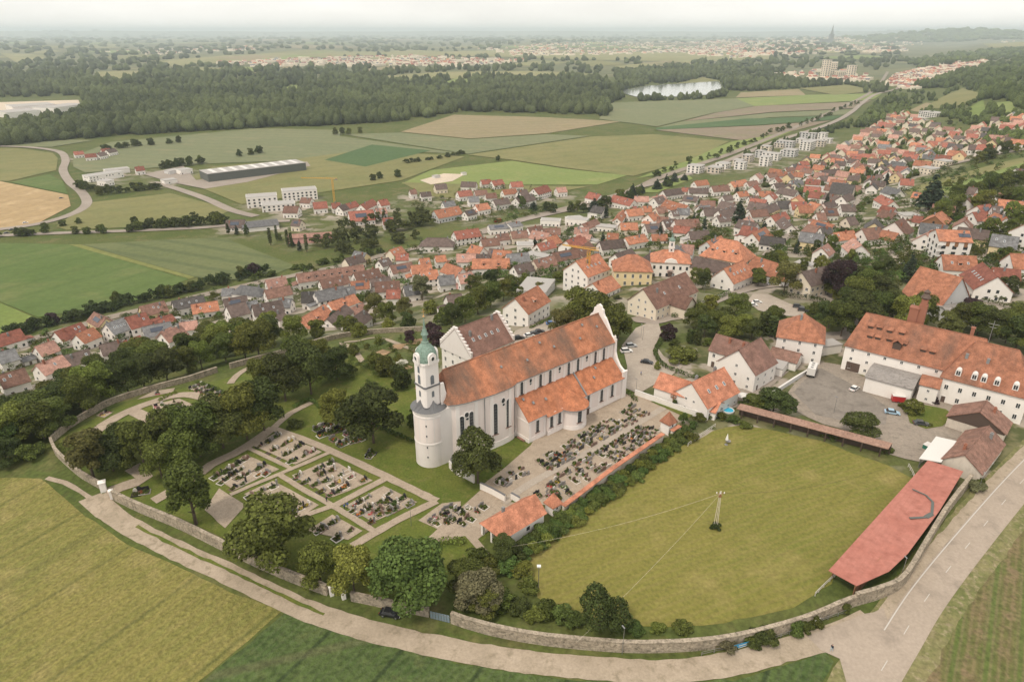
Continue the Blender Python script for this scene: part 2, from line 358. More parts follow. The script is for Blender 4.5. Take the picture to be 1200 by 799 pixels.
surf('verge', (.20, .18, .085), (.13, .14, .05), .2, (.29, .24, .15), 1.2, .25)
surf('yard_gravel', (.295, .25, .205), (.25, .212, .175), .15, (.205, .176, .144), 2.0, .15)
surf('paving', (.37, .315, .26), (.33, .282, .235), .2, (.40, .35, .29), 2.5, .12)
surf('asphalt', (.335, .277, .222), (.365, .302, .245), .06, (.28, .232, .188), 1.6, .10)
surf('old_asphalt', (.20, .175, .15), (.245, .215, .185), .08, (.16, .14, .12), 1.2, .12)
surf('street', (.27, .23, .195), (.315, .27, .23), .05, None, 1.0, .1)
surf('soil', (.30, .20, .115), (.36, .25, .15), .03, (.25, .17, .10), .4, .2)
surf('straw_field', (.40, .29, .155), (.33, .235, .125), .01, (.45, .33, .19), .2, .12, stripes=[(80, 18, (.30, .21, .11), .35, .3)])
surf('field_bright', (.085, .128, .034), (.10, .14, .042), .012, (.125, .15, .05), .3, .12, stripes=[(60, 24, (.072, .11, .028), .4, .75)])
surf('field_lime', (.16, .20, .05), (.13, .175, .045), .02, None, .3, .15)
surf('field_rows', (.115, .135, .055), (.135, .15, .065), .02, None, .3, .12, stripes=[(-24, 19, (.085, .105, .045), .7, .62)])
surf('field_yellow', (.19, .195, .06), (.165, .175, .055), .03, None, .3, .15)
surf('field_olive', (.17, .165, .065), (.205, .19, .08), .008, (.15, .16, .06), .2, .1, stripes=[(30, 30, (.15, .15, .06), .4, .5)])
surf('field_sage', (.15, .165, .085), (.175, .18, .095), .006, (.19, .185, .10), .15, .1, stripes=[(-10, 26, (.135, .155, .08), .5, .5)])
surf('field_tan', (.27, .215, .125), (.24, .20, .115), .006, (.22, .195, .10), .15, .1, stripes=[(12, 34, (.215, .175, .10), .5, .5)])
surf('field_dark', (.06, .105, .04), (.075, .12, .045), .01, None, .2, .12)
surf('field_mauve', (.225, .175, .125), (.20, .165, .115), .008, (.19, .175, .10), .15, .1)
surf('field_light', (.19, .225, .07), (.165, .21, .065), .01, (.22, .235, .085), .2, .1)
surf('sand', (.55, .46, .36), (.5, .42, .33), .05, None, .5, .12)
surf('far_land', (.095, .11, .055), (.14, .14, .066), .0016, (.23, .205, .11), .01, .2)
surf('far_field', (.24, .225, .10), (.19, .19, .08), .002, (.28, .24, .13), .02, .12)
plain('white_paint', (.50, .46, .42), .7)
surf('railway_bed', (.28, .235, .19), (.23, .195, .16), .05, None, .8, .15)
m, nt, b = newmat('water', .08, .5); b.inputs['Base Color'].default_value = (.30, .32, .30, 1)
bp = nd(nt, 'ShaderNodeBump', Strength=.15, Distance=.3); nt.links.new(noise(nt, nd(nt, 'ShaderNodeNewGeometry').outputs['Position'], .2, 3), bp.inputs['Height']); nt.links.new(bp.outputs[0], b.inputs['Normal'])

# ------------------------------------------------------------------ terrain sheet
gx = np.exp(G_lr) * np.sin(G_th); gy = np.exp(G_lr) * np.cos(G_th)
tv = np.stack([gx.ravel(), gy.ravel(), ZG.ravel()], 1)
idx = np.arange(NT * NR).reshape(NT, NR)
tf = np.stack([idx[:-1, :-1].ravel(), idx[1:, :-1].ravel(), idx[1:, 1:].ravel(), idx[:-1, 1:].ravel()], 1)[:, ::-1]
me = bpy.data.meshes.new('terrain'); me.from_pydata(tv.tolist(), [], tf.tolist())
me.materials.append(MATS['grass_ground']); me.materials.append(MATS['far_land'])
me.polygons.foreach_set('material_index', (np.exp(np.broadcast_to(lr_[:-1], (NT - 1, NR - 1)).ravel()) > 2600).astype(np.int32))
me.polygons.foreach_set('use_smooth', np.ones(len(tf), bool)); me.update()
tag(obj('terrain', me), kind='structure')

# ------------------------------------------------------------------ fields, meadows, lawns (outlines in pixels of the photograph)
drape('wheat_field', [(-120, 548), (0, 560), (48, 561), (92, 598), (140, 632), (205, 662), (270, 694), (330, 716), (292, 750), (232, 799), (190, 880), (-140, 880)], 'wheat', 1, .15)
drape('green_crop_field', [(335, 717), (420, 747), (500, 769), (580, 785), (680, 798), (800, 803), (880, 792), (930, 776), (968, 764), (977, 775), (958, 812), (900, 880), (198, 880), (238, 799)], 'green_crop', 1, .2)
drape('row_crop_field', [(1046, 799), (1119, 706), (1204, 597), (1330, 470), (1420, 560), (1400, 900), (985, 880)], 'row_field', 1, .15)
drape('paddock', [(612, 650), (640, 628), (690, 592), (760, 545), (835, 505), (870, 498), (960, 516), (1040, 545), (1068, 560), (1062, 578), (985, 655), (975, 684), (930, 712), (850, 730), (740, 737), (690, 730), (630, 700)], 'paddock', 1, .25)
drape('churchyard_lawn', [(131, 578), (215, 608), (300, 648), (390, 690), (450, 700), (520, 690), (560, 640), (600, 600), (790, 492), (735, 455), (620, 440), (520, 470), (420, 415), (330, 425), (260, 445), (150, 470), (62, 520), (66, 535), (100, 560)], 'lawn', 1)
drape('meadow', [(-60, 284), (80, 287), (222, 327), (150, 356), (45, 372), (0, 354), (-60, 332)], 'field_bright', 2)
drape('meadow', [(-60, 335), (0, 355), (42, 373), (28, 388), (-60, 412)], 'field_lime', 2)
drape('crop_field', [(96, 287), (200, 281), (262, 279), (347, 312), (300, 330), (229, 325)], 'field_rows', 2)
drape('field_strip', [(81, 287), (95, 287), (228, 325), (221, 328)], 'field_yellow', 2)
drape('stubble_field', [(-60, 211), (0, 213), (80, 229), (83, 242), (45, 262), (0, 271), (-60, 273)], 'straw_field', 2)
drape('meadow', [(12, 214), (58, 205), (74, 213), (80, 228)], 'field_bright', 2)
drape('meadow', [(-60, 174), (20, 174), (62, 180), (68, 186), (66, 200), (10, 213), (-60, 211)], 'field_olive', 2)
drape('meadow', [(104, 238), (200, 227), (272, 246), (236, 263), (78, 270), (66, 266)], 'field_olive', 2)
F = [('field_sage', [(86, 184), (130, 167), (300, 151), (400, 153), (398, 160), (545, 181), (480, 178), (430, 176), (330, 189), (250, 192), (100, 203), (86, 196)]),
     ('field_olive', [(332, 189), (428, 176), (480, 180), (545, 184), (470, 212), (330, 233), (283, 240), (215, 212), (250, 196)]),
     ('field_dark', [(380, 188), (436, 170), (505, 177), (428, 196)]),
     ('field_tan', [(470, 155), (532, 135), (640, 138), (728, 143), (640, 157), (550, 163)]),
     ('field_sage', [(402, 158), (470, 156), (550, 164), (640, 158), (690, 160), (548, 181)]),
     ('field_olive', [(548, 182), (692, 161), (765, 158), (855, 166), (806, 189), (742, 207), (660, 197), (600, 188)]),
     ('field_light', [(505, 200), (600, 189), (660, 198), (735, 206), (700, 217), (600, 217), (470, 216)]),
     ('field_olive', [(470, 214), (600, 218), (690, 219), (640, 228), (560, 236), (500, 230)]),
     ('field_sage', [(702, 140), (716, 121), (862, 116), (884, 125), (836, 133), (770, 149)]),
     ('field_tan', [(868, 109), (936, 105), (944, 112), (862, 115)]),
     ('field_light', [(862, 116), (944, 112), (1034, 110), (1024, 117), (884, 125)]),
     ('field_mauve', [(838, 133), (886, 125), (1022, 118), (1005, 127), (905, 132), (800, 143)]),
     ('field_sage', [(800, 143), (905, 133), (1004, 128), (990, 135), (905, 138), (770, 150)]),
     ('field_dark', [(770, 150), (870, 140), (990, 136), (975, 141), (890, 147), (768, 153)]),
     ('field_mauve', [(768, 153), (890, 148), (974, 142), (935, 153), (868, 165), (728, 148)]),
     ('field_light', [(856, 167), (900, 158), (930, 154), (890, 170), (806, 198), (745, 210)]),
     ('field_light', [(775, 214), (806, 205), (812, 210), (770, 226), (750, 226)]),
     ('field_sage', [(-60, 160), (110, 165), (60, 173), (-60, 172)]),
     ('field_light', [(1090, 222), (1200, 190), (1210, 196), (1115, 228)]), ('field_olive', [(1060, 225), (1090, 213), (1205, 184), (1206, 190), (1090, 222), (1075, 236)]),
     ('field_lime', [(1115, 228), (1212, 197), (1212, 206), (1118, 234)]),
     ('field_light', [(1168, 121), (1185, 119), (1194, 130), (1184, 138), (1172, 132)]), ('field_lime', [(1136, 127), (1152, 117), (1156, 132), (1146, 142), (1136, 138)]),
     ('field_olive', [(1084, 128), (1094, 120), (1128, 104), (1148, 110), (1145, 120), (1105, 128)]), ('field_tan', [(1066, 130), (1085, 121), (1094, 122), (1082, 133)]),
     ('far_field', [(430, 91), (520, 85), (620, 84), (702, 87), (690, 91), (560, 91), (470, 97)]), ('far_field', [(112, 85), (165, 84), (162, 93), (112, 94)]),
     ('far_field', [(190, 71), (330, 62), (420, 61), (700, 60), (905, 63), (900, 70), (820, 73), (700, 71), (560, 67), (420, 66), (300, 72), (230, 76)]),
     ('far_field', [(720, 78), (800, 71), (820, 75), (770, 80), (728, 83)]), ('far_field', [(0, 63), (50, 65), (55, 72), (20, 74)]),
     ('far_field', [(1150, 52), (1210, 49), (1210, 55), (1160, 57)]), ('far_field', [(85, 55), (135, 52), (140, 57), (90, 58)])]
rnd2 = random.Random(5)
FARF = []
for v0_, n0_ in ((47.5, 9), (51.5, 10), (56, 10), (61.5, 9), (68, 8), (75, 6), (82, 5), (97, 2), (106, 2)):
    for k_ in range(n0_):
        u0_ = rnd2.uniform(-60, 980); w0_ = rnd2.uniform(30, 120) * (1.3 if v0_ < 60 else .8); h0_ = (v0_ - 40) * rnd2.uniform(.05, .11) + .35; t0_ = rnd2.uniform(-1, 1) * h0_; FARF.append([(u0_, v0_ + t0_), (u0_ + w0_ * .6, v0_ - h0_), (u0_ + w0_, v0_ - t0_ * .5), (u0_ + w0_ * .45, v0_ + h0_)])
F += [(rnd2.choice(('far_field', 'far_field', 'field_tan', 'field_light', 'field_olive')), q_) for q_ in FARF]
for i, (m_, p_) in enumerate(F): drape('field', p_, m_, 2 + (i % 3) * .25)
# lake behind the wood
drape('lake', [(722, 108), (760, 101), (842, 96), (848, 104), (838, 111), (800, 114), (745, 114)], 'water', 3)
drape('sandy_ground', [(492, 212), (520, 204), (545, 205), (530, 213), (505, 217)], 'sand', 3)
drape('works_yard', [(-40, 122), (92, 118), (96, 127), (0, 137), (-40, 138)], 'sand', 3)
drape('works_yard', [(168, 205), (215, 195), (230, 212), (300, 200), (360, 190), (364, 195), (290, 214), (240, 222), (200, 214)], 'street', 3)

# ------------------------------------------------------------------ roads, tracks, yards
strip('country_road', [(-30, 272), (20, 267), (58, 260), (88, 250), (102, 239), (96, 226), (82, 214), (74, 200), (77, 188), (68, 178), (30, 173), (-20, 172)], 9, 'street', 3)
strip('country_road', [(-30, 278), (60, 274), (150, 271), (240, 267), (290, 262), (340, 259)], 8, 'street', 3)
strip('country_road', [(180, 214), (205, 221), (240, 233), (272, 247), (300, 254)], 9, 'street', 3)
strip('railway_line', [(-40, 418), (0, 407), (60, 392), (130, 372), (200, 356), (300, 333), (380, 316), (450, 299), (500, 288), (560, 272), (620, 255), (680, 240), (735, 225), (780, 206), (850, 183), (900, 163), (960, 138), (1010, 115), (1032, 98), (1040, 85)], 10, 'railway_bed', 3)
strip('main_street', [(510, 288), (560, 275), (600, 262), (650, 250), (720, 236)], 10, 'street', 3.6)
strip('main_street', [(740, 222), (785, 211), (850, 190), (905, 168), (985, 140), (1025, 112), (1052, 104), (1055, 95)], 10, 'street', 3.6)
strip('village_street', [(892, 216), (925, 208), (955, 192), (985, 175), (1010, 158), (1028, 145)], 8, 'street', 3.6)
strip('village_street', [(1012, 223), (1040, 212), (1090, 200), (1130, 190), (1205, 175)], 7, 'street', 3.6)
strip('village_street', [(900, 300), (930, 270), (960, 262), (1000, 240), (1012, 223)], 7, 'street', 3.6)
strip('village_street', [(744, 372), (765, 377), (815, 361), (850, 347), (880, 338), (920, 334), (960, 342), (985, 365), (1000, 390), (960, 395)], 7, 'street', 3.6)
strip('village_street', [(880, 338), (905, 330), (938, 325), (965, 342)], 6, 'street', 3.6)
strip('village_street', [(1038, 312), (1050, 295), (1075, 280), (1085, 285)], 7, 'paving', 3.6)
strip('village_street', [(1155, 322), (1160, 300), (1170, 285), (1158, 272), (1140, 268)], 6, 'street', 3.6)
strip('village_street', [(1160, 360), (1185, 368), (1230, 380)], 6, 'street', 3.6)
strip('village_street', [(200, 372), (170, 382), (110, 398), (40, 418), (-20, 430)], 6, 'street', 3.4)
strip('village_street', [(330, 352), (300, 360), (250, 372)], 5, 'street', 3.4)
strip('garden_path', [(425, 425), (412, 408), (400, 402), (420, 400), (440, 396), (470, 405), (490, 412)], 2.2, 'gravel', 3)
for q_ in ([(475, 404), (484, 398), (498, 397), (492, 404)], [(455, 409), (462, 404), (478, 403), (470, 410)], [(482, 412), (490, 408), (500, 411), (492, 416)], [(440, 414), (448, 410), (458, 413), (450, 418)], [(468, 430), (476, 427), (484, 431), (476, 435)]): drape('garden_bed', q_, 'soil', 3.4, .1)
strip('garden_path', [(270, 450), (278, 440), (295, 430), (318, 424)], 2.4, 'gravel', 3)
drape('church_square', [(733, 455), (735, 430), (729, 405), (745, 385), (770, 374), (775, 390), (768, 405), (778, 418), (800, 430), (780, 446), (765, 452), (748, 462)], 'paving', 3)
strip('church_square_lane', [(770, 374), (800, 370), (818, 361)], 7, 'paving', 3.2)
drape('parking_yard', [(590, 405), (604, 388), (625, 380), (655, 376), (662, 384), (640, 394), (612, 408)], 'paving', 3)
drape('brewery_yard', [(922, 462), (935, 446), (960, 424), (985, 428), (1030, 452), (1085, 466), (1135, 480), (1132, 500), (1120, 520), (1080, 542), (1040, 532), (1000, 508), (948, 490), (922, 475)], 'yard_gravel', 2.4, .3)
drape('asphalt_yard', [(930, 460), (940, 448), (962, 432), (1018, 462), (1040, 478), (1038, 498), (1000, 496), (955, 486)], 'old_asphalt', 3.2, .2)
drape('brewery_garden', [(1062, 482), (1078, 474), (1108, 480), (1118, 488), (1104, 500), (1085, 503), (1066, 496)], 'lawn', 3.4, .15)
drape('parking_lot', [(876, 354), (882, 345), (900, 345), (924, 356), (945, 362), (940, 372), (910, 370), (888, 364)], 'paving', 3.2)
drape('courtyard', [(842, 470), (870, 455), (900, 440), (925, 435), (905, 452), (880, 468), (862, 478), (845, 480)], 'street', 3)
# front track and road
strip('gravel_track', [(112, 583), (128, 600), (165, 624), (230, 655), (330, 702), (400, 729), (470, 748), (540, 763), (600, 773), (640, 778), (740, 786), (800, 785), (860, 777), (930, 759), (985, 742), (1020, 725)], 4.9, 'track_gravel', 2, .1)
drape('track_apron', [(92, 588), (118, 578), (130, 584), (142, 603), (170, 622), (150, 626), (112, 606)], 'track_gravel', 2.5, .1)
strip('track_centre_grass', [(160, 617), (230, 651), (330, 698), (380, 720)], .7, 'lawn', 3.2, .12)
strip('footpath', [(112, 590), (95, 576), (75, 566), (55, 560)], 1.2, 'gravel', 2, .15)
ROAD = [(1010, 830), (1025, 799), (1055, 750), (1088, 698), (1140, 632), (1199, 563), (1260, 500), (1330, 430)]
strip('road_verge', ROAD, 13.0, 'verge', 1.8, .15)
strip('road_shoulder', ROAD[1:], 2.4, 'track_gravel', 2.2, .1, off=4.4)
strip('asphalt_road', ROAD, 6.8, 'asphalt', 3)
strip('edge_line', ROAD[2:], .22, 'white_paint', 4, off=3.0)
RC = path(ROAD); acc = 0
for i in range(len(RC) - 1):
    acc += (RC[i + 1] - RC[i]).length
    if acc > 11:
        acc = 0; d = (RC[i + 1] - RC[i]).normalized()
        strip('centre_dash', [tuple(RC[i])[:2], tuple(RC[i] + d * 3)[:2]], .14, 'white_paint', 4, world_pts=True)
drape('road_mouth', [(945, 745), (985, 730), (1035, 712), (1045, 740), (1025, 790), (992, 800), (984, 772), (962, 762)], 'asphalt', 2.6, .1)
# ------------------------------------------------------------------ trees
plain('bark', (.10, .075, .055), .9)
leafy('leaf_broad', (.108, .132, .028), .42); leafy('leaf_dark', (.068, .090, .024), .42); leafy('leaf_light', (.16, .188, .038), .45); leafy('leaf_olive', (.135, .138, .038))
leafy('leaf_purple', (.058, .034, .036), hue=.01); leafy('leaf_conifer', (.045, .066, .038)); leafy('leaf_hedge', (.098, .142, .034)); leafy('leaf_pale', (.185, .185, .09))
leafy('flower_white', (.7, .68, .6), .8, .08, .01)
canopy('wood_canopy', (.070, .092, .042)); canopy('bush_canopy', (.075, .105, .036))
def leaf_mesh(name, lobes, n, size, mat, seed, up=.25, inner=.25):
    """leaf clumps scattered over and through a set of ellipsoid lobes: (x, y, z, rx, ry, rz)"""
    r = np.random.default_rng(seed); lob = np.array(lobes, float)
    area = (lob[:, 3] * lob[:, 4] * lob[:, 5]) ** (2 / 3); k = r.choice(len(lob), n * 2, p=area / area.sum())
    d = r.normal(size=(n * 2, 3)); d /= np.linalg.norm(d, axis=1)[:, None]; d[:, 2] = np.where(d[:, 2] < -.3, -d[:, 2] * .5, d[:, 2])
    rad = 1 - inner * r.random(n * 2) ** 1.5 + r.normal(0, .05, n * 2)
    p = lob[k, :3] + d * lob[k, 3:6] * rad[:, None]
    dist = np.stack([(((p - l[:3]) / l[3:6]) ** 2).sum(1) for l in lob], 1); own = dist[np.arange(len(p)), k]; dist[np.arange(len(p)), k] = 9
    keep = np.nonzero(dist.min(1) > .6)[0][:n]; p = p[keep]; nrm = d[keep] + r.normal(0, .45, (len(keep), 3)); nrm[:, 2] += up; nrm /= np.linalg.norm(nrm, axis=1)[:, None]
    t = np.cross(nrm, r.normal(size=nrm.shape)); t /= np.linalg.norm(t, axis=1)[:, None]; b = np.cross(nrm, t)
    s = (size * r.uniform(.6, 1.25, len(p)))[:, None]; s2 = s * r.uniform(.55, .9, (len(p), 1))
    V = np.stack([p + t * s, p + b * s2 + nrm * s * .15, p - t * s, p - b * s2 + nrm * s * .15], 1).reshape(-1, 3)
    Fq = np.arange(len(V)).reshape(-1, 4)
    return mesh(name, V.tolist(), Fq.tolist(), mat)
def lobes_round(seed, n=9, sx=1.0, sz=1.0, spread=.55):
    r = np.random.default_rng(seed); L = [(0, 0, .54 * sz, .25 * sx, .25 * sx, .30 * sz)]
    for i in range(n):
        a = 2 * math.pi * i / n + r.uniform(-.4, .4); h = r.uniform(.24, .86); rad = spread * (1 - abs(h - .46) * 1.15) * r.uniform(.5, .68)
        q = r.uniform(.10, .21); L.append((math.cos(a) * rad * sx, math.sin(a) * rad * sx, h * sz, q * sx, q * sx, q * .95 * sz))
    L.append((r.uniform(-.08, .08) * sx, r.uniform(-.08, .08) * sx, .84 * sz, .17 * sx, .17 * sx, .15 * sz)); return L
def trunk_mesh(name, seed, h=.5):
    r = random.Random(seed); m = MB(); m.tube((0, 0, -.03), (0, 0, h * .55), .028, .02); m.tube((0, 0, h * .5), (.02, 0, h * 1.3), .02, .008)
    for i in range(5):
        a = i * 1.3 + r.random(); m.tube((0, 0, h * (.4 + .1 * i)), (math.cos(a) * .2, math.sin(a) * .2, h * (.75 + .14 * i)), .012, .004, 5)
    return m.me(name, 'bark')
def conifer(name, seed, n, w=.2):
    r = np.random.default_rng(seed); L = []
    for i in range(11):
        h = .12 + .82 * i / 10; rad = w * (1 - h) ** .8 * 1.1 + .015
        for k in range(5 if i < 8 else 2):
            a = r.uniform(0, 6.28); L.append((math.cos(a) * rad * .6, math.sin(a) * rad * .6, h, rad * .55, rad * .55, .055))
    return leaf_mesh(name, L, n, .035, 'leaf_conifer', seed)
CROWN = {}
def crowns(kind, leaf):
    key = (kind, leaf)
    if key in CROWN: return CROWN[key]
    out = []
    for s in range(3):
        if kind == 'broad': out.append(leaf_mesh('crown', lobes_round(s + 11, 14), 6500, .023, leaf, s))
        elif kind == 'tall': out.append(leaf_mesh('crown', lobes_round(s + 31, 14, .62, 1.0), 5200, .021, leaf, s))
        elif kind == 'small': out.append(leaf_mesh('crown', [(x, y, z * .98 - .07, a * 1.06, b_ * 1.06, c * 1.08) for x, y, z, a, b_, c in lobes_round(s + 51, 8) + [(.16, .05, .27, .2, .2, .17), (-.15, .1, .25, .2, .2, .16), (0, -.17, .26, .2, .2, .17)]], 1900, .042, leaf, s))
        elif kind == 'bush': out.append(leaf_mesh('crown', [(x, y, z * .75 - .1, a, b_, c * .9) for x, y, z, a, b_, c in lobes_round(s + 71, 8, 1.15, .95)], 1800, .038, leaf, s))
        elif kind == 'column': out.append(leaf_mesh('crown', [(0, 0, .15 + .1 * i, .12 - .008 * abs(i - 3), .12 - .008 * abs(i - 3), .09) for i in range(8)], 700, .03, leaf, s))
        elif kind == 'conifer': out.append(conifer('crown', s + 5, 1300))
        elif kind == 'willow': out.append(leaf_mesh('crown', [(x, y, z * .9 - .04, a, b_, c * 1.25) for x, y, z, a, b_, c in lobes_round(s + 91, 10)], 6000, .021, leaf, s, up=-.1))
    CROWN[key] = out; return out
TRUNKS = None
TREE_N = 0
KIND_WORD = {'broad': 'broad crowned', 'tall': 'tall slender', 'small': 'round', 'column': 'narrow columnar', 'conifer': 'pointed', 'willow': 'drooping'}
LEAF_WORD = {'leaf_broad': 'green', 'leaf_dark': 'dark green', 'leaf_light': 'light green', 'leaf_olive': 'olive green', 'leaf_purple': 'purple leaved', 'leaf_conifer': 'dark', 'leaf_hedge': 'fresh green', 'leaf_pale': 'pale green', 'flower_white': 'white flowering'}
def tree(u, v, h, w, kind='broad', leaf='leaf_broad', place='', label=None, top=False, at=None, name=None):
    """(u, v): where the trunk meets the ground; h, w in metres"""
    global TRUNKS, TREE_N
    if TRUNKS is None: TRUNKS = [trunk_mesh('trunk', s) for s in range(3)]
    p = at if at is not None else P(u, v)
    TREE_N += 1; k = TREE_N
    bush = kind == 'bush'
    cat = 'bush' if bush else 'tree'
    nm = name or ('bush' if bush else {'conifer': 'conifer_tree', 'column': 'columnar_tree'}.get(kind, 'leafy_tree'))
    root = empty(nm, (p.x, p.y, G(p.x, p.y)), random.uniform(0, 6.28))
    ws = w / (.62 if kind == 'tall' else .30 if kind == 'column' else .42 if kind == 'conifer' else 1.15 if bush else .92)
    c = obj('crown', crowns(kind, leaf)[k % 3], root); c.scale = (ws, ws * random.uniform(.9, 1.1), h)
    if not bush:
        t = obj('trunk', TRUNKS[k % 3], root); t.scale = (ws * .8, ws * .8, h)
    else:
        t = obj('stem', TRUNKS[k % 3], root); t.scale = (ws * .5, ws * .5, h * .6)
    word = LEAF_WORD[leaf]
    if not label and not bush: word = ('tall ' if h > 14.3 else 'low ' if h < 7 else 'spreading ' if w > 12.5 else '') + word
    if bush and not label: word = ('big ' if h > 3.8 else 'low ' if h < 2.7 else '') + word
    lab = label or (f'{word} leafy bush {place}' if bush else f'{word} {KIND_WORD[kind]} tree {place}')
    tag(root, lab, cat, f'{"bushes" if bush else "trees"} {place}' if place else None)
    return root

# near trees: (u, v of the trunk foot, height, crown width, kind, leaf)
T = []
def trees(place, rows):
    for r_ in rows.split(';'):
        q = r_.split()
        if len(q) < 6: continue
        tree(float(q[0]), float(q[1]), float(q[2]), float(q[3]), {'b': 'broad', 't': 'tall', 's': 'small', 'h': 'bush', 'c': 'column', 'x': 'conifer', 'w': 'willow'}[q[4]],
             {'b': 'leaf_broad', 'd': 'leaf_dark', 'l': 'leaf_light', 'o': 'leaf_olive', 'p': 'leaf_purple', 'x': 'leaf_conifer', 'h': 'leaf_hedge', 'a': 'leaf_pale', 'f': 'flower_white'}[q[5]], place)
tree(560, 566, 14.5, 14, 'broad', 'leaf_dark', label='dense dark round tree standing in front of the church choir')
tree(438, 519, 17, 17, 'broad', 'leaf_dark', label='large dark broad tree on the lawn beside the round tower base')
tree(397, 500, 13, 11, 'broad', 'leaf_light', label='lighter green tree between the grave rows and the garden hedge')
tree(230, 614, 16.5, 12.5, 'tall', 'leaf_broad', label='tall full tree close behind the stone wall near the churchyard gate')
tree(322, 660, 16, 19, 'broad', 'leaf_broad', label='very wide dark tree over the graves along the stone wall')
tree(376, 682, 10, 11, 'broad', 'leaf_light', label='smaller pale tree beside the wide tree along the stone wall')
tree(415, 692, 10.5, 11, 'broad', 'leaf_light', label='light green tree behind the white gate posts')
tree(480, 706, 14, 17, 'broad', 'leaf_hedge', label='large fresh green tree behind the wall by the parked black car')
tree(702, 738, 10, 11, 'willow', 'leaf_dark', label='drooping dark tree inside the paddock wall')
tree(110, 560, 14, 12, 'tall', 'leaf_olive', label='brownish tall tree beside the churchyard gate')
tree(133, 552, 10, 10, 'broad', 'leaf_dark', label='small dark tree between the gate and the tree avenue')
tree(905, 487, 9, 12, 'broad', 'leaf_dark', label='round dark tree behind the long open shed')
tree(1004, 512, 7.5, 11, 'broad', 'leaf_dark', label='low round dark tree at the brewery yard edge')
tree(797, 421, 7, 16, 'bush', 'leaf_broad', label='spreading low tree inside the curved hedge on the church square')
tree(697, 405, 21, 20, 'broad', 'leaf_broad', label='huge green tree right behind the church west gable')
tree(676, 388, 17, 15, 'broad', 'leaf_broad', label='big green tree on the parking yard behind the church roof')
tree(660, 398, 12, 11, 'broad', 'leaf_olive', label='olive toned tree leaning over the church ridge')
tree(724, 398, 15, 10, 'tall', 'leaf_broad', label='slim green tree beside the west gable parapet')
tree(978, 350, 17, 15, 'broad', 'leaf_purple', label='dark purple copper beech among the houses')
tree(1063, 330, 14, 6.5, 'conifer', 'leaf_conifer', label='pointed dark spruce beside the orange barn')
tree(1088, 246, 24, 16, 'conifer', 'leaf_conifer', label='very large dark conifer at the meadow edge on the slope')
tree(918, 345, 15, 15, 'broad', 'leaf_olive', label='yellow green rounded tree in the village centre')
tree(865, 262, 18, 9, 'conifer', 'leaf_conifer', label='tall dark conifer between the village roofs')
trees('in the avenue beside the churchyard wood', '170 548 14 13 b b;200 540 15 14 b b;235 535 16 15 b b;262 525 16 15 b d;290 515 17 15 b b;310 505 16 14 b d;150 540 11 11 b d;190 560 11 10 b b;215 552 12 12 b b')
trees('around the monastery garden', '335 470 16 15 b d;365 462 17 16 b d;350 440 14 13 b b;395 445 12 12 b d;312 462 13 12 b b;375 432 11 11 b b;455 440 8 8 s b;470 455 9 8 s d;440 430 6 6 s l;420 395 7 7 s l;480 402 6 5 s p;505 392 6 5 s p;455 388 7 6 s l;400 385 7 7 s b;435 380 6 6 s o;410 440 6 6 h b;468 425 5 5 h l;430 470 4 5 h b;345 500 4 6 h d;490 488 5 5 s d;484 500 5 4 s b;471 428 3.4 5 h f;462 412 2 3 h b;448 420 2 3 h l;485 420 2 3 h b;500 404 3 3 h b;430 408 3 4 h b;415 416 5 5 s b;444 404 4 4 s l')
wood_rows = []
for off_, h0_, h1_ in ((7, 11, 14.5), (19, 10.5, 14), (31, 9, 12.5)):
    for u_ in range(-25, 335, 24):
        uu_ = u_ + random.uniform(-8, 8); vv_ = float(np.interp(uu_, [-25, 30, 62, 104, 135, 180, 225, 255, 335], [548, 532, 516, 488, 472, 458, 446, 436, 416])) - off_ + random.uniform(-3, 3)
        wood_rows.append(f'{uu_:.0f} {vv_:.0f} {random.uniform(h0_, h1_):.1f} {random.uniform(10, 14.5):.1f} b {random.choice("bbdbdlh")}')
trees('in the wood below the churchyard wall', ';'.join(wood_rows))
trees('in the wood below the churchyard wall', '-20 535 12 12 b d;10 545 9 10 b d;35 538 8 9 h b;-30 500 16 15 b d;-20 470 16 14 b b')
trees('below the garden above the row houses', '345 402 12 12 b l;310 408 12 11 b b;280 415 11 11 b d;372 395 9 9 s b;395 380 8 7 s x;410 388 8 9 s b;440 372 13 12 b o;455 380 11 10 b b;475 372 11 9 b o;495 352 14 12 t a;505 368 8 9 s l;520 380 9 9 s b;478 384 8 8 s d;392 360 5 5 s d;420 355 6 7 s b;432 350 5 6 s d;462 342 6 6 s b')
trees('behind the stepped gable house', '560 368 13 13 b b;545 378 12 11 b b;575 360 12 12 b b;590 352 11 11 b l;530 385 11 10 b d;600 340 9 9 s b;615 335 8 8 s b;575 335 9 10 b d;555 345 10 10 b b;630 345 7 8 s o;640 338 7 7 s b;655 330 6 7 s b;610 350 7 7 s b;512 404 8 8 s p')
trees('between the church square and the village street', '812 385 8 9 b b;825 395 9 9 b d;840 390 9 9 b b;852 398 9 10 b l;868 393 9 10 b l;880 398 8 9 b d;862 372 10 11 b b;893 392 10 6 c d;903 394 9 6 c d;912 398 9 6 c d;820 372 7 8 s b;832 362 7 8 s l;848 378 7 8 s d;925 396 8 9 s b;905 385 9 10 b b;782 398 7 7 s p;790 405 4 5 h b;808 402 6 4 c d;817 404 6 4 c d;830 405 5 6 h l;770 433 3.4 2.6 s l;865 452 0 0')
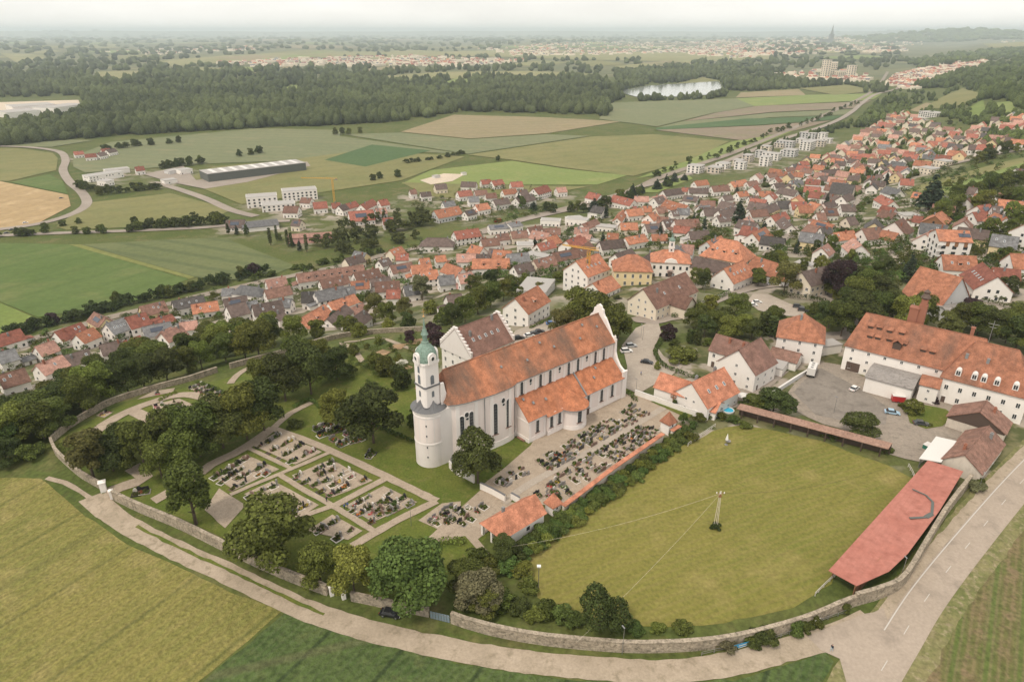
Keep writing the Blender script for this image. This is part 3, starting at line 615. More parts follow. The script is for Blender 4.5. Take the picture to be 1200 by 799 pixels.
trees('below the brewery roof', '985 395 14 14 b b;1005 385 15 15 b d;1000 365 15 14 b b;1025 380 13 13 b b;1045 372 12 13 b d;1060 388 14 14 b l;1078 385 14 12 b b;1030 355 12 12 b d;990 372 12 12 b d;1015 345 11 11 b b;1108 398 11 10 b o;1125 388 11 11 b b;1145 392 12 12 b b;1160 398 12 13 b d;1178 402 12 13 b b;1190 408 12 12 b d;1205 415 12 12 b b;1135 375 9 8 b p;970 385 11 11 b d;955 372 7 8 s b;985 352 9 10 s b;1180 345 9 10 s d;1168 352 6 6 s b;1090 352 5 6 s b;1195 375 8 9 s b')
trees('along the paddock edge', '598 668 5 7 h h;612 672 5 6 h l;590 655 6 6 b d;575 668 5 7 h b;605 650 5 7 h d;560 660 6 8 h b;620 690 4 6 h b;548 690 7 9 b b;560 712 8 10 b a;590 708 5 7 h b;610 715 4 6 h d;640 718 5 6 h b;655 722 4 6 h h;670 728 4 6 h h;630 725 4 6 h l;572 715 6 8 b b;745 738 2.6 5 h h;770 738 2.4 4 h l;800 737 2.6 5 h b;850 759 3.2 5 h a;888 752 4.4 6 h d;898 749 4.2 6 h d;880 754 3 4 h b;932 739 4 5 h h;942 737 3 4 h b;956 732 3.6 3.2 h b;990 716 3.4 3 h b')
trees('along the foot of the churchyard wall', ';'.join(f'{int(612 + 4.0 * i + random.uniform(-2, 2))} {int(646 - 2.86 * i + random.uniform(-1, 1) + (9 if i % 2 else 0))} {round(random.uniform(2.2, 4.4), 1)} {round(random.uniform(4.2, 6.4), 1)} h {random.choice("hhblhd")}' for i in range(50)))
trees('along the foot of the churchyard wall', '812 500 3 4 h h;820 492 3.6 5 h b;832 488 3 5 h h;845 490 3 5 h b;858 494 3 5 h h;872 500 3 5 h b;800 497 4 3 t h;795 505 3 4 h b;790 478 3 2 c d;812 470 3 3 h l')
trees('behind the long open shed', '930 497 3.5 6 h a;945 502 3.2 6 h a;960 508 3.2 5 h l;975 514 3 5 h b;885 484 6 8 b b;1038 530 3 5 h b;918 468 3.5 4 h b;875 478 5 6 h d')
trees('inside the brewery garden', '1068 484 5 6 s l;1058 478 3 4 h b;1095 472 3 4 h p;1090 500 2 2 h b;1190 470 5 4 h d;1140 573 4.5 6 h a;1148 568 3 4 h b')
# ------------------------------------------------------------------ building materials
plaster('plaster_white', (.80, .755, .71)); plaster('plaster_church', (.78, .725, .69), (.55, .47, .42), .22); plaster('plaster_blush', (.76, .675, .635), (.6, .5, .45), .3)
plaster('plaster_cream', (.74, .65, .53)); plaster('plaster_yellow', (.74, .60, .36)); plaster('plaster_grey', (.58, .57, .56)); plaster('plaster_pink', (.66, .36, .33)); plaster('plaster_old', (.62, .55, .47), (.3, .26, .22), .6)
tiled('tile_orange', (.385, .165, .098), (.23, .12, .085), .55); tiled('tile_red', (.275, .105, .075), (.17, .075, .058), .4); tiled('tile_brown', (.20, .112, .085), (.12, .08, .065), .5)
tiled('tile_dark', (.13, .096, .084), (.085, .068, .062), .4); tiled('tile_grey', (.16, .158, .16), (.11, .11, .112), .4); tiled('tile_pink', (.38, .215, .17), (.26, .155, .125), .5)
tiled('tile_black', (.082, .074, .070), (.06, .055, .055), .3)
tiled('tile_church', (.40, .165, .09), (.165, .10, .072), 1.0, .17, vary=.02, lo=.38, hi=.66); tiled('tile_aisle', (.45, .175, .09), (.27, .13, .085), .5, .2, vary=.02); tiled('tile_hall', (.46, .195, .12), (.38, .17, .105), .3, .2, vary=.02)
tiled('tile_brewery', (.31, .135, .082), (.155, .09, .066), .85, .2, vary=.03); tiled('tile_convent', (.215, .122, .096), (.15, .095, .078), .6, .2, vary=.02)
plain('glass_dark', (.035, .04, .045), .15, 0, .6); plain('glass_blue', (.16, .18, .20), .12, 0, .6); plain('frame_white', (.75, .73, .70), .5); plain('slate', (.13, .13, .135), .55); plain('lead_grey', (.22, .22, .22), .5)
plain('brick_red', (.30, .125, .08), .85); plain('wood_dark', (.085, .058, .045), .85); plain('wood_brown', (.26, .13, .065), .8); plain('steel', (.33, .33, .33), .4, .7); plain('gold', (.62, .36, .15), .4, .5); plain('door_dark', (.11, .075, .06), .7)
plain('cladding_dark', (.10, .11, .10), .6); plain('flat_roof', (.36, .34, .32), .9); plain('flat_dark', (.20, .185, .175), .9); plain('panel_solar', (.05, .06, .085), .2, 0, .6); plain('flat_light', (.62, .60, .57), .8)
surf('copper', (.17, .25, .205), (.23, .31, .26), .9, (.10, .125, .10), 2.0, .15, rough=.6)
surf('stone_wall', (.40, .335, .26), (.28, .235, .18), .45, (.16, .14, .10), 1.8, .4, bumpd=.15)
surf('fibre_cement', (.25, .23, .215), (.30, .275, .255), .25, (.19, .17, .155), 1.5, .15)
surf('red_sheet', (.37, .145, .112), (.41, .175, .138), .10, (.31, .12, .092), .7, .12, stripes=[(46, 1.1, (.33, .13, .10), .25, .6)])
surf('shed_tile', (.27, .165, .125), (.32, .205, .16), .4, (.2, .13, .10), 2.0, .2)

def arch_pts(w, h, n=8):     # outline in (x, z), foot at z = 0
    p = [(-w / 2, 0), (w / 2, 0)]
    for k in range(n + 1):
        a = math.pi * k / n; p.append((w / 2 * math.cos(a), h - w / 2 + w / 2 * math.sin(a)))
    return p
WIN = {}
def window_me(kind, w, h):
    key = (kind, w, h)
    if key in WIN: return WIN[key]
    m = MB()
    if kind == 'arch':       # arched church window: frame, dark pane, glazing bars; looks along -y
        n = len(arch_pts(w, h))
        for pts, y0, y1, mi in ((arch_pts(w, h), -.03, .05, 1),):
            m.add([(x, y0, z) for x, z in pts], [tuple(range(n))], mi)
        o = arch_pts(w + .3, h + .15); i_ = arch_pts(w, h)
        for k in range(n):
            k2 = (k + 1) % n; a, b_, c, d = i_[k], i_[k2], o[k2], o[k]
            m.add([(a[0], -.14, a[1]), (b_[0], -.14, b_[1]), (c[0], -.14, c[1]), (d[0], -.14, d[1])], [(0, 1, 2, 3)], 0)
            m.add([(a[0], -.14, a[1]), (b_[0], -.14, b_[1]), (b_[0], -.03, b_[1]), (a[0], -.03, a[1])], [(0, 3, 2, 1)], 0)
            m.add([(d[0], -.14, d[1]), (c[0], -.14, c[1]), (c[0], .06, c[1]), (d[0], .06, d[1])], [(0, 1, 2, 3)], 0)
        for k in range(1, int(h / .9)): m.box(-w / 2, w / 2, -.06, -.035, k * .9 - .025, k * .9 + .025, 2)
        for q in (-w / 6, w / 6): m.box(q - .02, q + .02, -.062, -.036, 0, h - w * .25, 2)
        m.box(-w / 2 - .25, w / 2 + .25, -.3, .05, -.16, -.02, 3)
    elif kind == 'round':
        n = 16; i_ = [(w / 2 * math.cos(6.2832 * k / n), h / 2 * math.sin(6.2832 * k / n)) for k in range(n)]; o = [(x * 1.22, z * 1.22) for x, z in i_]
        m.add([(x, -.03, z) for x, z in i_], [tuple(range(n))], 1)
        for k in range(n):
            k2 = (k + 1) % n; a, b_, c, d = i_[k], i_[k2], o[k2], o[k]
            m.add([(a[0], -.14, a[1]), (b_[0], -.14, b_[1]), (c[0], -.14, c[1]), (d[0], -.14, d[1])], [(0, 1, 2, 3)], 0)
            m.add([(d[0], -.14, d[1]), (c[0], -.14, c[1]), (c[0], .06, c[1]), (d[0], .06, d[1])], [(0, 1, 2, 3)], 0)
    elif kind == 'house':    # casement: white frame proud of the wall, two panes set back, sill
        f = .09
        m.box(-w / 2, w / 2, -.05, .04, 0, f, 0); m.box(-w / 2, w / 2, -.05, .04, h - f, h, 0); m.box(-w / 2, -w / 2 + f, -.05, .04, f, h - f, 0); m.box(w / 2 - f, w / 2, -.05, .04, f, h - f, 0)
        m.box(-.04, .04, -.05, .04, f, h - f, 0); m.box(-w / 2 + f, -.04, -.015, .03, f, h - f, 1); m.box(.04, w / 2 - f, -.015, .03, f, h - f, 1)
        m.box(-w / 2 - .1, w / 2 + .1, -.14, .04, -.07, -.003, 3)
    elif kind == 'plain': m.box(-w / 2, w / 2, -.04, .04, 0, h, 1); m.box(-w / 2 - .08, w / 2 + .08, -.07, .04, -.1, -.003, 0)
    elif kind == 'louvre':
        p = arch_pts(w, h); n = len(p); m.add([(x, -.04, z) for x, z in p], [tuple(range(n))], 2)
        for k in range(1, int(h / .3)): m.box(-w / 2 + .1, w / 2 - .1, -.1, -.045, k * .3 - .06, k * .3 + .06, 2)
    elif kind == 'door': m.box(-w / 2, w / 2, -.05, .04, 0, h, 2); m.box(-w / 2 - .12, -w / 2, -.09, .04, 0, h + .12, 0); m.box(w / 2, w / 2 + .12, -.09, .04, 0, h + .12, 0); m.box(-w / 2, w / 2, -.09, .04, h, h + .12, 0)
    elif kind == 'gate': m.box(-w / 2, w / 2, -.05, .04, 0, h, 2); [m.box(-w / 2, w / 2, -.08, -.05, z_ - .03, z_ + .03, 2) for z_ in np.arange(.4, h, .5)]
    elif kind == 'skylight': m.box(-w / 2, w / 2, -h / 2, h / 2, .02, .12, 0); m.box(-w / 2 + .08, w / 2 - .08, -h / 2 + .08, h / 2 - .08, .12, .135, 1)
    third = {'arch': 'lead_grey', 'louvre': 'glass_blue', 'door': 'door_dark', 'gate': 'door_dark'}.get(kind, 'lead_grey')
    WIN[key] = m.me('window_' + kind, ['frame_white', 'glass_blue' if kind == 'skylight' else 'glass_dark', third, 'tile_brown' if kind == 'arch' else 'frame_white']); return WIN[key]
def put_window(parent, kind, w, h, x, y, z, ang, name='window'):
    """ang: outward direction in the parent's frame, radians"""
    return obj(name, window_me(kind, w, h), parent, (x, y, z), ang + math.pi / 2)

# ------------------------------------------------------------------ the church
CA = Vector((4.633, 162.17, 0)); CROT = R(41.0)
church = tag(empty('church', CA, CROT), 'long white monastery church with orange tiled roofs and a copper domed tower', 'church')
south = [(-21.5, 7.4), (-20, 6.2), (-17, 5.3), (-13, 4.7), (-9, 4.25), (-6, 4.1), (-3.5, 4.2), (-1.6, 4.6), (-.6, 5.2), (40, 5.2)]
YC = 12.0
prof = south + [(x, 2 * YC - y) for x, y in south[::-1]]
mb = MB(); mb.prism(prof, -1, 17.75); nave = mb.obj('nave_wall', 'plaster_blush', church)
mb = MB()       # plinth, cornice and pilasters stand proud of the blush panels
def outset(pr, d): return [(x, y + (-d if y < YC else d)) for x, y in pr]
mb.prism([(x - .0, y) for x, y in outset(prof, .14)], -1, 2.0); mb.prism(outset(prof, .22), 16.9, 17.6); mb.prism(outset(prof, .08), 12.95, 13.2) if 0 else None
mb.obj('cornice', 'plaster_church', church)
def south_y(x): return float(np.interp(x, [q[0] for q in south], [q[1] for q in south]))
for x in (-19.6, -14.4, -9.6, -3.2, .35, 3.35, 7.15, 10.95, 14.75, 18.55, 22.4, 26.2, 30.0, 33.8, 37.6, 39.5):
    m = MB(); w = .55 if x < 0 else .4; y = south_y(x); a = math.atan2(south_y(x + .5) - south_y(x - .5), 1.0)
    m.box(-w, w, -.12, .3, -1, 17.0); m.obj('pilaster', 'plaster_church', church, loc=(x, y, 0), rz=a)
for x in (-11.9, -.9):        # downpipes
    m = MB(); m.tube((x, south_y(x) - .2, 0), (x, south_y(x) - .2, 17.3), .11); m.obj('downpipe', 'lead_grey', church)
# main roof: eaves follow the swinging wall line, slight kick at the foot
RZ, EZ = 25.0, 17.75
def roof_rows(pr, sgn):
    out = []
    for x, y in pr:
        e = y - sgn * .75; rx = max(x, -19.6)
        out.append([(x - (.6 if x < -21 else 0), e, EZ - .15), (x + (rx - x) * .14, e + (YC - e) * .14, EZ + 1.0), (rx, YC, RZ)])
    return out
sp = [(x, south_y(x)) for x in list(np.linspace(-21.5, -.5, 16)) + list(np.linspace(1, 40, 12))]
mb = MB()
for sgn in (1, -1):
    rows = roof_rows([(x, y if sgn == 1 else 2 * YC - y) for x, y in sp], sgn)
    for lvl in (0, 1):
        for i in range(len(rows) - 1):
            q = [rows[i][lvl], rows[i + 1][lvl], rows[i + 1][lvl + 1], rows[i][lvl + 1]]
            mb.add(q, [(0, 1, 2, 3) if sgn == 1 else (3, 2, 1, 0)])
    for i in range(len(rows) - 1):
        a, b_ = rows[i][0], rows[i + 1][0]; mb.add([a, b_, (b_[0], b_[1], b_[2] - .3), (a[0], a[1], a[2] - .3)], [(3, 2, 1, 0) if sgn == 1 else (0, 1, 2, 3)], 1)
ea = roof_rows([sp[0]], 1)[0]; eb = roof_rows([(sp[0][0], 2 * YC - sp[0][1])], -1)[0]
mb.add([ea[0], ea[1], ea[2], eb[1], eb[0]], [(4, 3, 2, 1, 0)])
nroof = mb.obj('nave_roof', ['tile_church', 'lead_grey'], church)
m = MB(); m.tube((-19.6, YC, RZ), (40, YC, RZ + .05), .2, .2, 6); m.obj('ridge_tile_row', 'tile_church', nroof)
sl = (RZ - EZ) / (YC - 4.4)
for x, t in ((-3, .5), (6, .42), (17, .5), (27.5, .45), (36, .6), (13, .75), (31, .8)):
    y = 4.4 + (YC - 4.4) * t; m = MB(); m.box(-.28, .28, -.35, .35, .0, .34); o = m.obj('roof_hatch', 'lead_grey', nroof, loc=(x, y, EZ + (RZ - EZ) * t + .45)); o.rotation_euler = (math.atan(sl), 0, 0)
# choir windows (tall, arched) and round windows above
for x, z0, h, w in ((-18.6, 5.2, 8.3, 1.35), (-15.9, 6.6, 7.6, 1.3), (-8.6, 4.6, 9.6, 1.75), (-3.9, 5.2, 8.8, 1.5)):
    a = math.atan2(south_y(x + .4) - south_y(x - .4), .8); put_window(church, 'arch', w, h, x, south_y(x) - .02, z0, a - math.pi / 2)
for x, z0 in ((-17.2, 13.6), (-5.8, 14.2)):
    a = math.atan2(south_y(x + .4) - south_y(x - .4), .8); put_window(church, 'round', 1.25, 1.5, x, south_y(x) - .02, z0, a - math.pi / 2)
    put_window(church, 'round', .9, .8, x + .15, south_y(x) - .02, z0 - 1.25, a - math.pi / 2)
for x in (1.9, 9.05, 12.85, 20.4, 24.3, 31.9, 35.7): put_window(church, 'arch', 1.05, 3.9, x, 5.2, 12.9, -math.pi / 2)
for x in (5.3, 16.6, 20.4 + 8): pass
for x in (5.25, 16.65, 28.1): put_window(church, 'round', 1.0, 1.25, x, 5.2, 16.0, -math.pi / 2); put_window(church, 'round', .7, .6, x, 5.2, 15.0, -math.pi / 2)
# side aisle with the rounded chapel
ap = [(16.9 + 4.3 * math.cos(a), -.1 + 4.3 * math.sin(a)) for a in [math.pi + math.pi * k / 14 for k in range(15)]]
aw = [(0, 5.1), (0, 0), (6.6, 0), (6.6, -.75), (12.6, -.75)] + ap + [(21.2, .1), (39.4, .1), (39.4, 5.1)]
mb = MB(); mb.prism([(0, 0), (39.4, .05), (39.4, 5.1), (0, 5.1)], -1, 7.3); mb.prism([(6.6, -.75), (12.7, -.75), (12.7, .2), (6.6, .2)], -1, 6.75); mb.prism(ap + [(21.2, .3), (12.6, .3)], -1, 6.75); mb.add([(0, 0, 7.3), (0, 5.1, 7.3), (0, 5.1, 12.5)], [(0, 2, 1)]); aisle = mb.obj('aisle_wall', 'plaster_blush', church)
mb = MB(); pl = [(x + (-.12 if x < .1 else .12 if x > 39 else 0), y - .12 if y < 5 else y) for x, y in aw]; mb.prism(pl, -1, 1.5); mb.prism(pl, 6.3, 6.7); mb.obj('aisle_plinth', 'plaster_church', church)
for x in (.5, 6.1, 9.3, 12.3, 21.8, 25.2, 28.8, 32.6, 36.2, 39.0):
    m = MB(); y = 0 if x < 6.6 else -.75 if x < 13 else .1; m.box(-.4, .4, -.1, .2, -1, 7.2); m.obj('pilaster', 'plaster_church', church, loc=(x, y, 0))
mb = MB()
prev = None
SL = (12.75 - 7.35) / 5.9
def rz_(y): return 7.35 + (y + .6) * SL
for x0, x1, y in ((-.6, 6.1, -.6), (6.1, 13.2, -1.35), (13.2, 39.6, -.6)):
    q = [(x0, y, rz_(y)), (x1, y, rz_(y)), (x1, 5.3, 12.75), (x0, 5.3, 12.75)]; mb.add(q + [(x, y_, z - .25) for x, y_, z in q], [(0, 1, 2, 3), (7, 6, 5, 4), (0, 4, 5, 1), (1, 5, 6, 2), (2, 6, 7, 3), (3, 7, 4, 0)])
    mb.tube((x0, y - .08, rz_(y) - .1), (x1, y - .08, rz_(y) - .1), .09, .09, 5, 1)
ring = [(16.9 + 5.0 * math.cos(a), -.1 + 5.0 * math.sin(a), 6.9) for a in [math.pi * .98 + math.pi * 1.04 * k / 18 for k in range(19)]]
for p_, q_ in zip(ring[:-1], ring[1:]): mb.add([p_, q_, (16.9, 3.1, 11.0)], [(0, 1, 2)]); mb.add([p_, q_, (q_[0], q_[1], 6.6), (p_[0], p_[1], 6.6)], [(3, 2, 1, 0)], 1)
aroof = mb.obj('aisle_roof', ['tile_aisle', 'lead_grey'], church)
m = MB(); m.box(-.2, .2, -4.0, 4.0, -.1, .35); o = m.obj('fire_wall_coping', 'lead_grey', aroof, loc=(22.4, 2.4, 10.15)); o.rotation_euler = (math.atan(5.4 / 5.9), 0, 0)
for x, t in ((4, .55), (8.5, .5), (28.5, .5), (31, .82), (1.5, .8)):
    m = MB(); m.box(-.3, .3, -.4, .4, 0, .3); o = m.obj('roof_hatch', 'lead_grey', aroof, loc=(x, -.6 + 5.9 * t, 7.35 + 5.4 * t + .1)); o.rotation_euler = (math.atan(5.4 / 5.9), 0, 0)
for x, y in ((3.3, 0), (8.0, -.75), (11.2, -.75), (29.8, -.0), (34.6, -.0)): put_window(church, 'arch', 1.15, 4.0, x, y, 2.6, -math.pi / 2)
a = math.pi * 1.42; put_window(church, 'arch', 1.3, 4.0, 16.9 + 4.3 * math.cos(a), -.1 + 4.3 * math.sin(a), 2.6, a)
put_window(church, 'arch', 1.1, 4.6, 25.2 - 1.3, -.0, 2.4, -math.pi / 2); put_window(church, 'door', 1.3, 2.5, 23.9, -.04, -.1, -math.pi / 2, 'door')
m = MB(); m.box(-.4, .3, 1.2, 4.2, .45, .6); m.box(-.35, .25, 1.3, 1.5, -.2, .45); m.box(-.35, .25, 3.9, 4.1, -.2, .45); m.obj('stone_bench', 'tile_brown', church, loc=(-.45, 0, 0))
# west gable with volutes and the low screen wall beside it
half = [(5.2 - 5.3, -1), (-.1, 9.3), (1.0, 9.6), (2.2, 10.4), (3.6, 12.4), (4.3, 14.2), (4.4, 18.6), (5.4, 18.7), (6.2, 19.4), (7.4, 21.6), (8.4, 23.2), (9.0, 24.2), (9.6, 24.6), (10.0, 25.4), (10.2, 26.6), (10.8, 26.8), (11.1, 27.6), (12.0, 28.1)]
gp = half + [(2 * YC - y, z) for y, z in half[-2::-1]]
mb = MB(); mb.wallx(gp, 40.02, 40.75); mb.obj('west_gable', 'plaster_church', church)
mb = MB(); mb.box(39.0, 40.9, -.35, .15, -1, 9.2); mb.box(38.9, 41.0, -.45, .25, 9.2, 9.55); mb.obj('corner_pier', 'plaster_church', church)
m = MB(); m.lathe([(.2, 0), (.42, .3), (.3, .8), (.12, 1.1), (0.02, 1.3)], 10); m.obj('gable_vase', 'plaster_church', church, loc=(40.4, 5.0, 18.6), smooth=True)
# round tower base, slate skirt, square bell storey, copper dome
TX, TY = -24.9, 11.4
mb = MB(); mb.lathe([(4.1, -1), (4.1, 16.6), (0, 16.6)], 40, 0, (TX, TY)); mb.prism([(TX, TY - 4.0), (TX + 5, TY - 4.6), (TX + 5, TY + 4.6), (TX, TY + 4.0)], -1, 16.55); mb.obj('tower_base', 'plaster_church', church, smooth=False)
m = MB()
for z0, z1, r_ in ((7.0, 7.45, 4.2), (15.0, 15.3, 4.2), (16.2, 16.75, 4.42)):
    m.lathe([(4.05, z0), (r_, z0), (r_, z1), (4.05, z1)], 40, 0, (TX, TY))
m.obj('tower_base_band', 'plaster_church', church)
for a0, a1 in ((198, 222), (226, 250), (254, 278), (170, 194)):
    m = MB(); A_ = [R(a0 + (a1 - a0) * k / 6) for k in range(7)]; vs_ = [(TX + 4.125 * math.cos(a), TY + 4.125 * math.sin(a), z) for z in (7.8, 14.7) for a in A_]
    m.add(vs_, [(k, k + 1, 8 + k, 7 + k) for k in range(6)]); m.obj('wall_panel', 'plaster_blush', church)
for z in (3.2, 6.2, 9.6, 12.6): a = R(212 if z < 7 else 224); put_window(church, 'plain', .32, .5, TX + 4.14 * math.cos(R(224)), TY + 4.14 * math.sin(R(224)), z, R(224))
mb = MB(); S_ = 2.35; ch = .45
sq = [(-S_ + ch, -S_), (S_ - ch, -S_), (S_, -S_ + ch), (S_, S_ - ch), (S_ - ch, S_), (-S_ + ch, S_), (-S_, S_ - ch), (-S_, -S_ + ch)]
def at_t(poly, k=1.0): return [(TX + x * k, TY + y * k) for x, y in poly]
shaft = MB(); shaft.prism(at_t(sq), 16.5, 29.9); shaft.obj('bell_storey', 'plaster_church', church)
m = MB(); m.prism(at_t(sq, 1.09), 23.1, 23.5, 1); m.prism(at_t(sq, 1.06), 17.2, 17.6, 1); m.prism(at_t(sq, 1.1), 29.5, 29.95, 0); m.obj('tower_cornice', ['plaster_church', 'slate'], church)
# slate skirt: four sloping aprons between the round base and the square storey
mb = MB(); n = 24
for k in range(n):
    a0, a1 = 6.2832 * k / n, 6.2832 * (k + 1) / n
    def rim(a): return (TX + 4.75 * math.cos(a), TY + 4.75 * math.sin(a), 16.75)
    def top_(a):
        q = 2.2 / max(abs(math.cos(a)), abs(math.sin(a))); f = abs(math.sin(2 * a)); return (TX + q * .95 * math.cos(a), TY + q * .95 * math.sin(a), 17.3 + 2.2 * (1 - f))
    mb.add([rim(a0), rim(a1), top_(a1), top_(a0)], [(0, 1, 2, 3)])
mb.obj('slate_skirt', 'slate', church)
for sgn in (-1, 1):     # scroll buttresses towards the choir
    pts = [(2.3, 16.6), (6.3, 16.6), (6.2, 17.6), (5.2, 18.0), (4.4, 19.0), (3.7, 20.8), (3.3, 23.2), (2.3, 23.2)]
    m = MB(); nn = len(pts); m.add([(TX + x, TY + sgn * 2.3 - .3, z) for x, z in pts] + [(TX + x, TY + sgn * 2.3 + .3, z) for x, z in pts], [tuple(range(nn)), tuple(range(2 * nn - 1, nn - 1, -1))] + [(i, (i + 1) % nn, nn + (i + 1) % nn, nn + i) for i in range(nn)])
    m.obj('scroll_buttress', 'plaster_church', church)
for a, nx, ny in ((-math.pi / 2, 0, -1), (math.pi, -1, 0), (0, 1, 0), (math.pi / 2, 0, 1)):
    px_, py_ = TX + nx * S_, TY + ny * S_
    put_window(church, 'louvre', 1.1, 2.6, px_, py_, 23.8, a); put_window(church, 'louvre', .75, 1.7, px_, py_, 20.2, a, 'window')
    if nx == -1: put_window(church, 'louvre', .9, 1.9, px_, py_, 26.9, a)
    m = MB(); m.add([(q[0], 0, q[1]) for q in arch_pts(2.0, 2.3)], [tuple(range(len(arch_pts(2, 2))))]); pts = arch_pts(2.3, 2.9); nn = len(pts)
    m = MB(); m.add([(x, -.75, z) for x, z in pts] + [(x, .6, z) for x, z in pts], [tuple(range(nn)), tuple(range(2 * nn - 1, nn - 1, -1))] + [(i, (i + 1) % nn, nn + (i + 1) % nn, nn + i) for i in range(nn)])
    gd = m.obj('clock_gable', 'plaster_church', church, loc=(px_ - nx * .1, py_ - ny * .1, 29.7), rz=a + math.pi / 2)
    put_window(church, 'round', .9, 1.1, px_ + nx * .66, py_ + ny * .66, 31.2, a, 'clock_opening')
mb = MB(); mb.lathe([(2.75, 29.9), (2.9, 30.3), (2.8, 31.0), (2.65, 32.0), (2.25, 33.0), (1.6, 33.8), (1.0, 34.35), (.8, 34.7), (0, 34.7)], 16, 0, (TX, TY), math.pi / 8); dome = mb.obj('dome', 'copper', church, smooth=True)
mb = MB(); mb.lathe([(.95, 34.6), (.95, 34.9), (.62, 35.0), (.62, 36.6), (1.0, 36.8), (.75, 37.4), (.4, 38.4), (.22, 39.4), (.32, 39.7), (.2, 40.0), (.08, 41.4), (0, 41.4)], 8, 0, (TX, TY)); mb.obj('lantern', 'copper', dome, smooth=False)
m = MB(); m.tube((TX, TY, 41.3), (TX, TY, 43.6), .06); m.tube((TX - .55 * math.cos(0), TY, 42.8), (TX + .55, TY, 42.8), .05); m.lathe([(0.02, 41.3), (.28, 41.6), (0.02, 41.9)], 8, 0, (TX, TY)); m.obj('cross', 'gold', dome)
m = MB(); m.lathe([(1.5, -1), (1.5, 2.6), (1.7, 2.7), (1.2, 3.6), (0, 4.4)], 20, 0, (-22.2, 3.6)); m.v; o = m.obj('corner_turret', 'plaster_church', church)
m = MB(); m.lathe([(1.75, 2.75), (1.35, 3.6), (.5, 4.5), (0, 4.8)], 20, 0, (-22.2, 3.6)); m.obj('turret_cap', 'slate', church)
# north annex roof between the choir and the convent wing
m = MB(); m.wallx([(19, -1), (27, -1), (27, 13), (19, 16.5)], -18, -6); m.obj('annex_wall', 'plaster_church', church)
m = MB(); m.add([(-18.6, 18.9, 17.3), (-5.6, 18.9, 17.3), (-5.6, 27.6, 13.1), (-18.6, 27.6, 13.1), (-18.6, 18.9, 16.9), (-5.6, 18.9, 16.9), (-5.6, 27.6, 12.7), (-18.6, 27.6, 12.7)], [(0, 1, 2, 3), (7, 6, 5, 4), (0, 4, 5, 1), (1, 5, 6, 2), (2, 6, 7, 3), (3, 7, 4, 0)]); m.obj('annex_roof', 'tile_aisle', church)
# ------------------------------------------------------------------ houses
ROOF = {'o': 'tile_orange', 'r': 'tile_red', 'b': 'tile_brown', 'd': 'tile_dark', 'g': 'tile_grey', 'p': 'tile_pink', 'k': 'tile_black', 'B': 'tile_brewery', 'C': 'tile_convent', 'H': 'tile_hall', 'f': 'fibre_cement'}
RWORD = {'o': 'orange tiled', 'r': 'red tiled', 'b': 'brown tiled', 'd': 'dark brown', 'g': 'slate grey', 'p': 'faded pink tiled', 'k': 'blackish', 'B': 'weathered rust red', 'C': 'dull brown', 'H': 'smooth orange', 'f': 'grey sheet'}
WALL = {'w': 'plaster_white', 'c': 'plaster_cream', 'y': 'plaster_yellow', 'g': 'plaster_grey', 'p': 'plaster_pink', 'o': 'plaster_old', 't': 'wood_brown', 'd': 'cladding_dark'}
WWORD = {'w': 'white', 'c': 'cream', 'y': 'pale yellow', 'g': 'grey', 'p': 'pink', 'o': 'old plastered', 't': 'brown timber', 'd': 'dark clad'}
CHIM = {}
def chimney_me(mat):
    if mat not in CHIM:
        m = MB(); m.box(-.35, .35, -.35, .35, -1.2, 1.1); m.box(-.42, .42, -.42, .42, 1.1, 1.25); m.box(-.2, .2, -.2, .2, 1.25, 1.55); CHIM[mat] = m.me('chimney', mat)
    return CHIM[mat]
def slab(m, a, b_, c_, d_, t, mi=0):
    """a thick roof plane; a b eave, c d ridge"""
    a, b_, c_, d_ = map(Vector, (a, b_, c_, d_)); n = (b_ - a).cross(d_ - a).normalized() * t
    m.add([a, b_, c_, d_, a - n, b_ - n, c_ - n, d_ - n], [(0, 1, 2, 3), (7, 6, 5, 4), (0, 4, 5, 1), (1, 5, 6, 2), (2, 6, 7, 3), (3, 7, 4, 0)], mi)
HOUSES = []
def facing(root, nx, ny):
    a = root.rotation_euler[2]; w = Vector((nx * math.cos(a) - ny * math.sin(a), nx * math.sin(a) + ny * math.cos(a), 0)); c = Vector((0, 0, 0)) - root.location; c.z = 0
    return w.dot(c.normalized()) > -.15
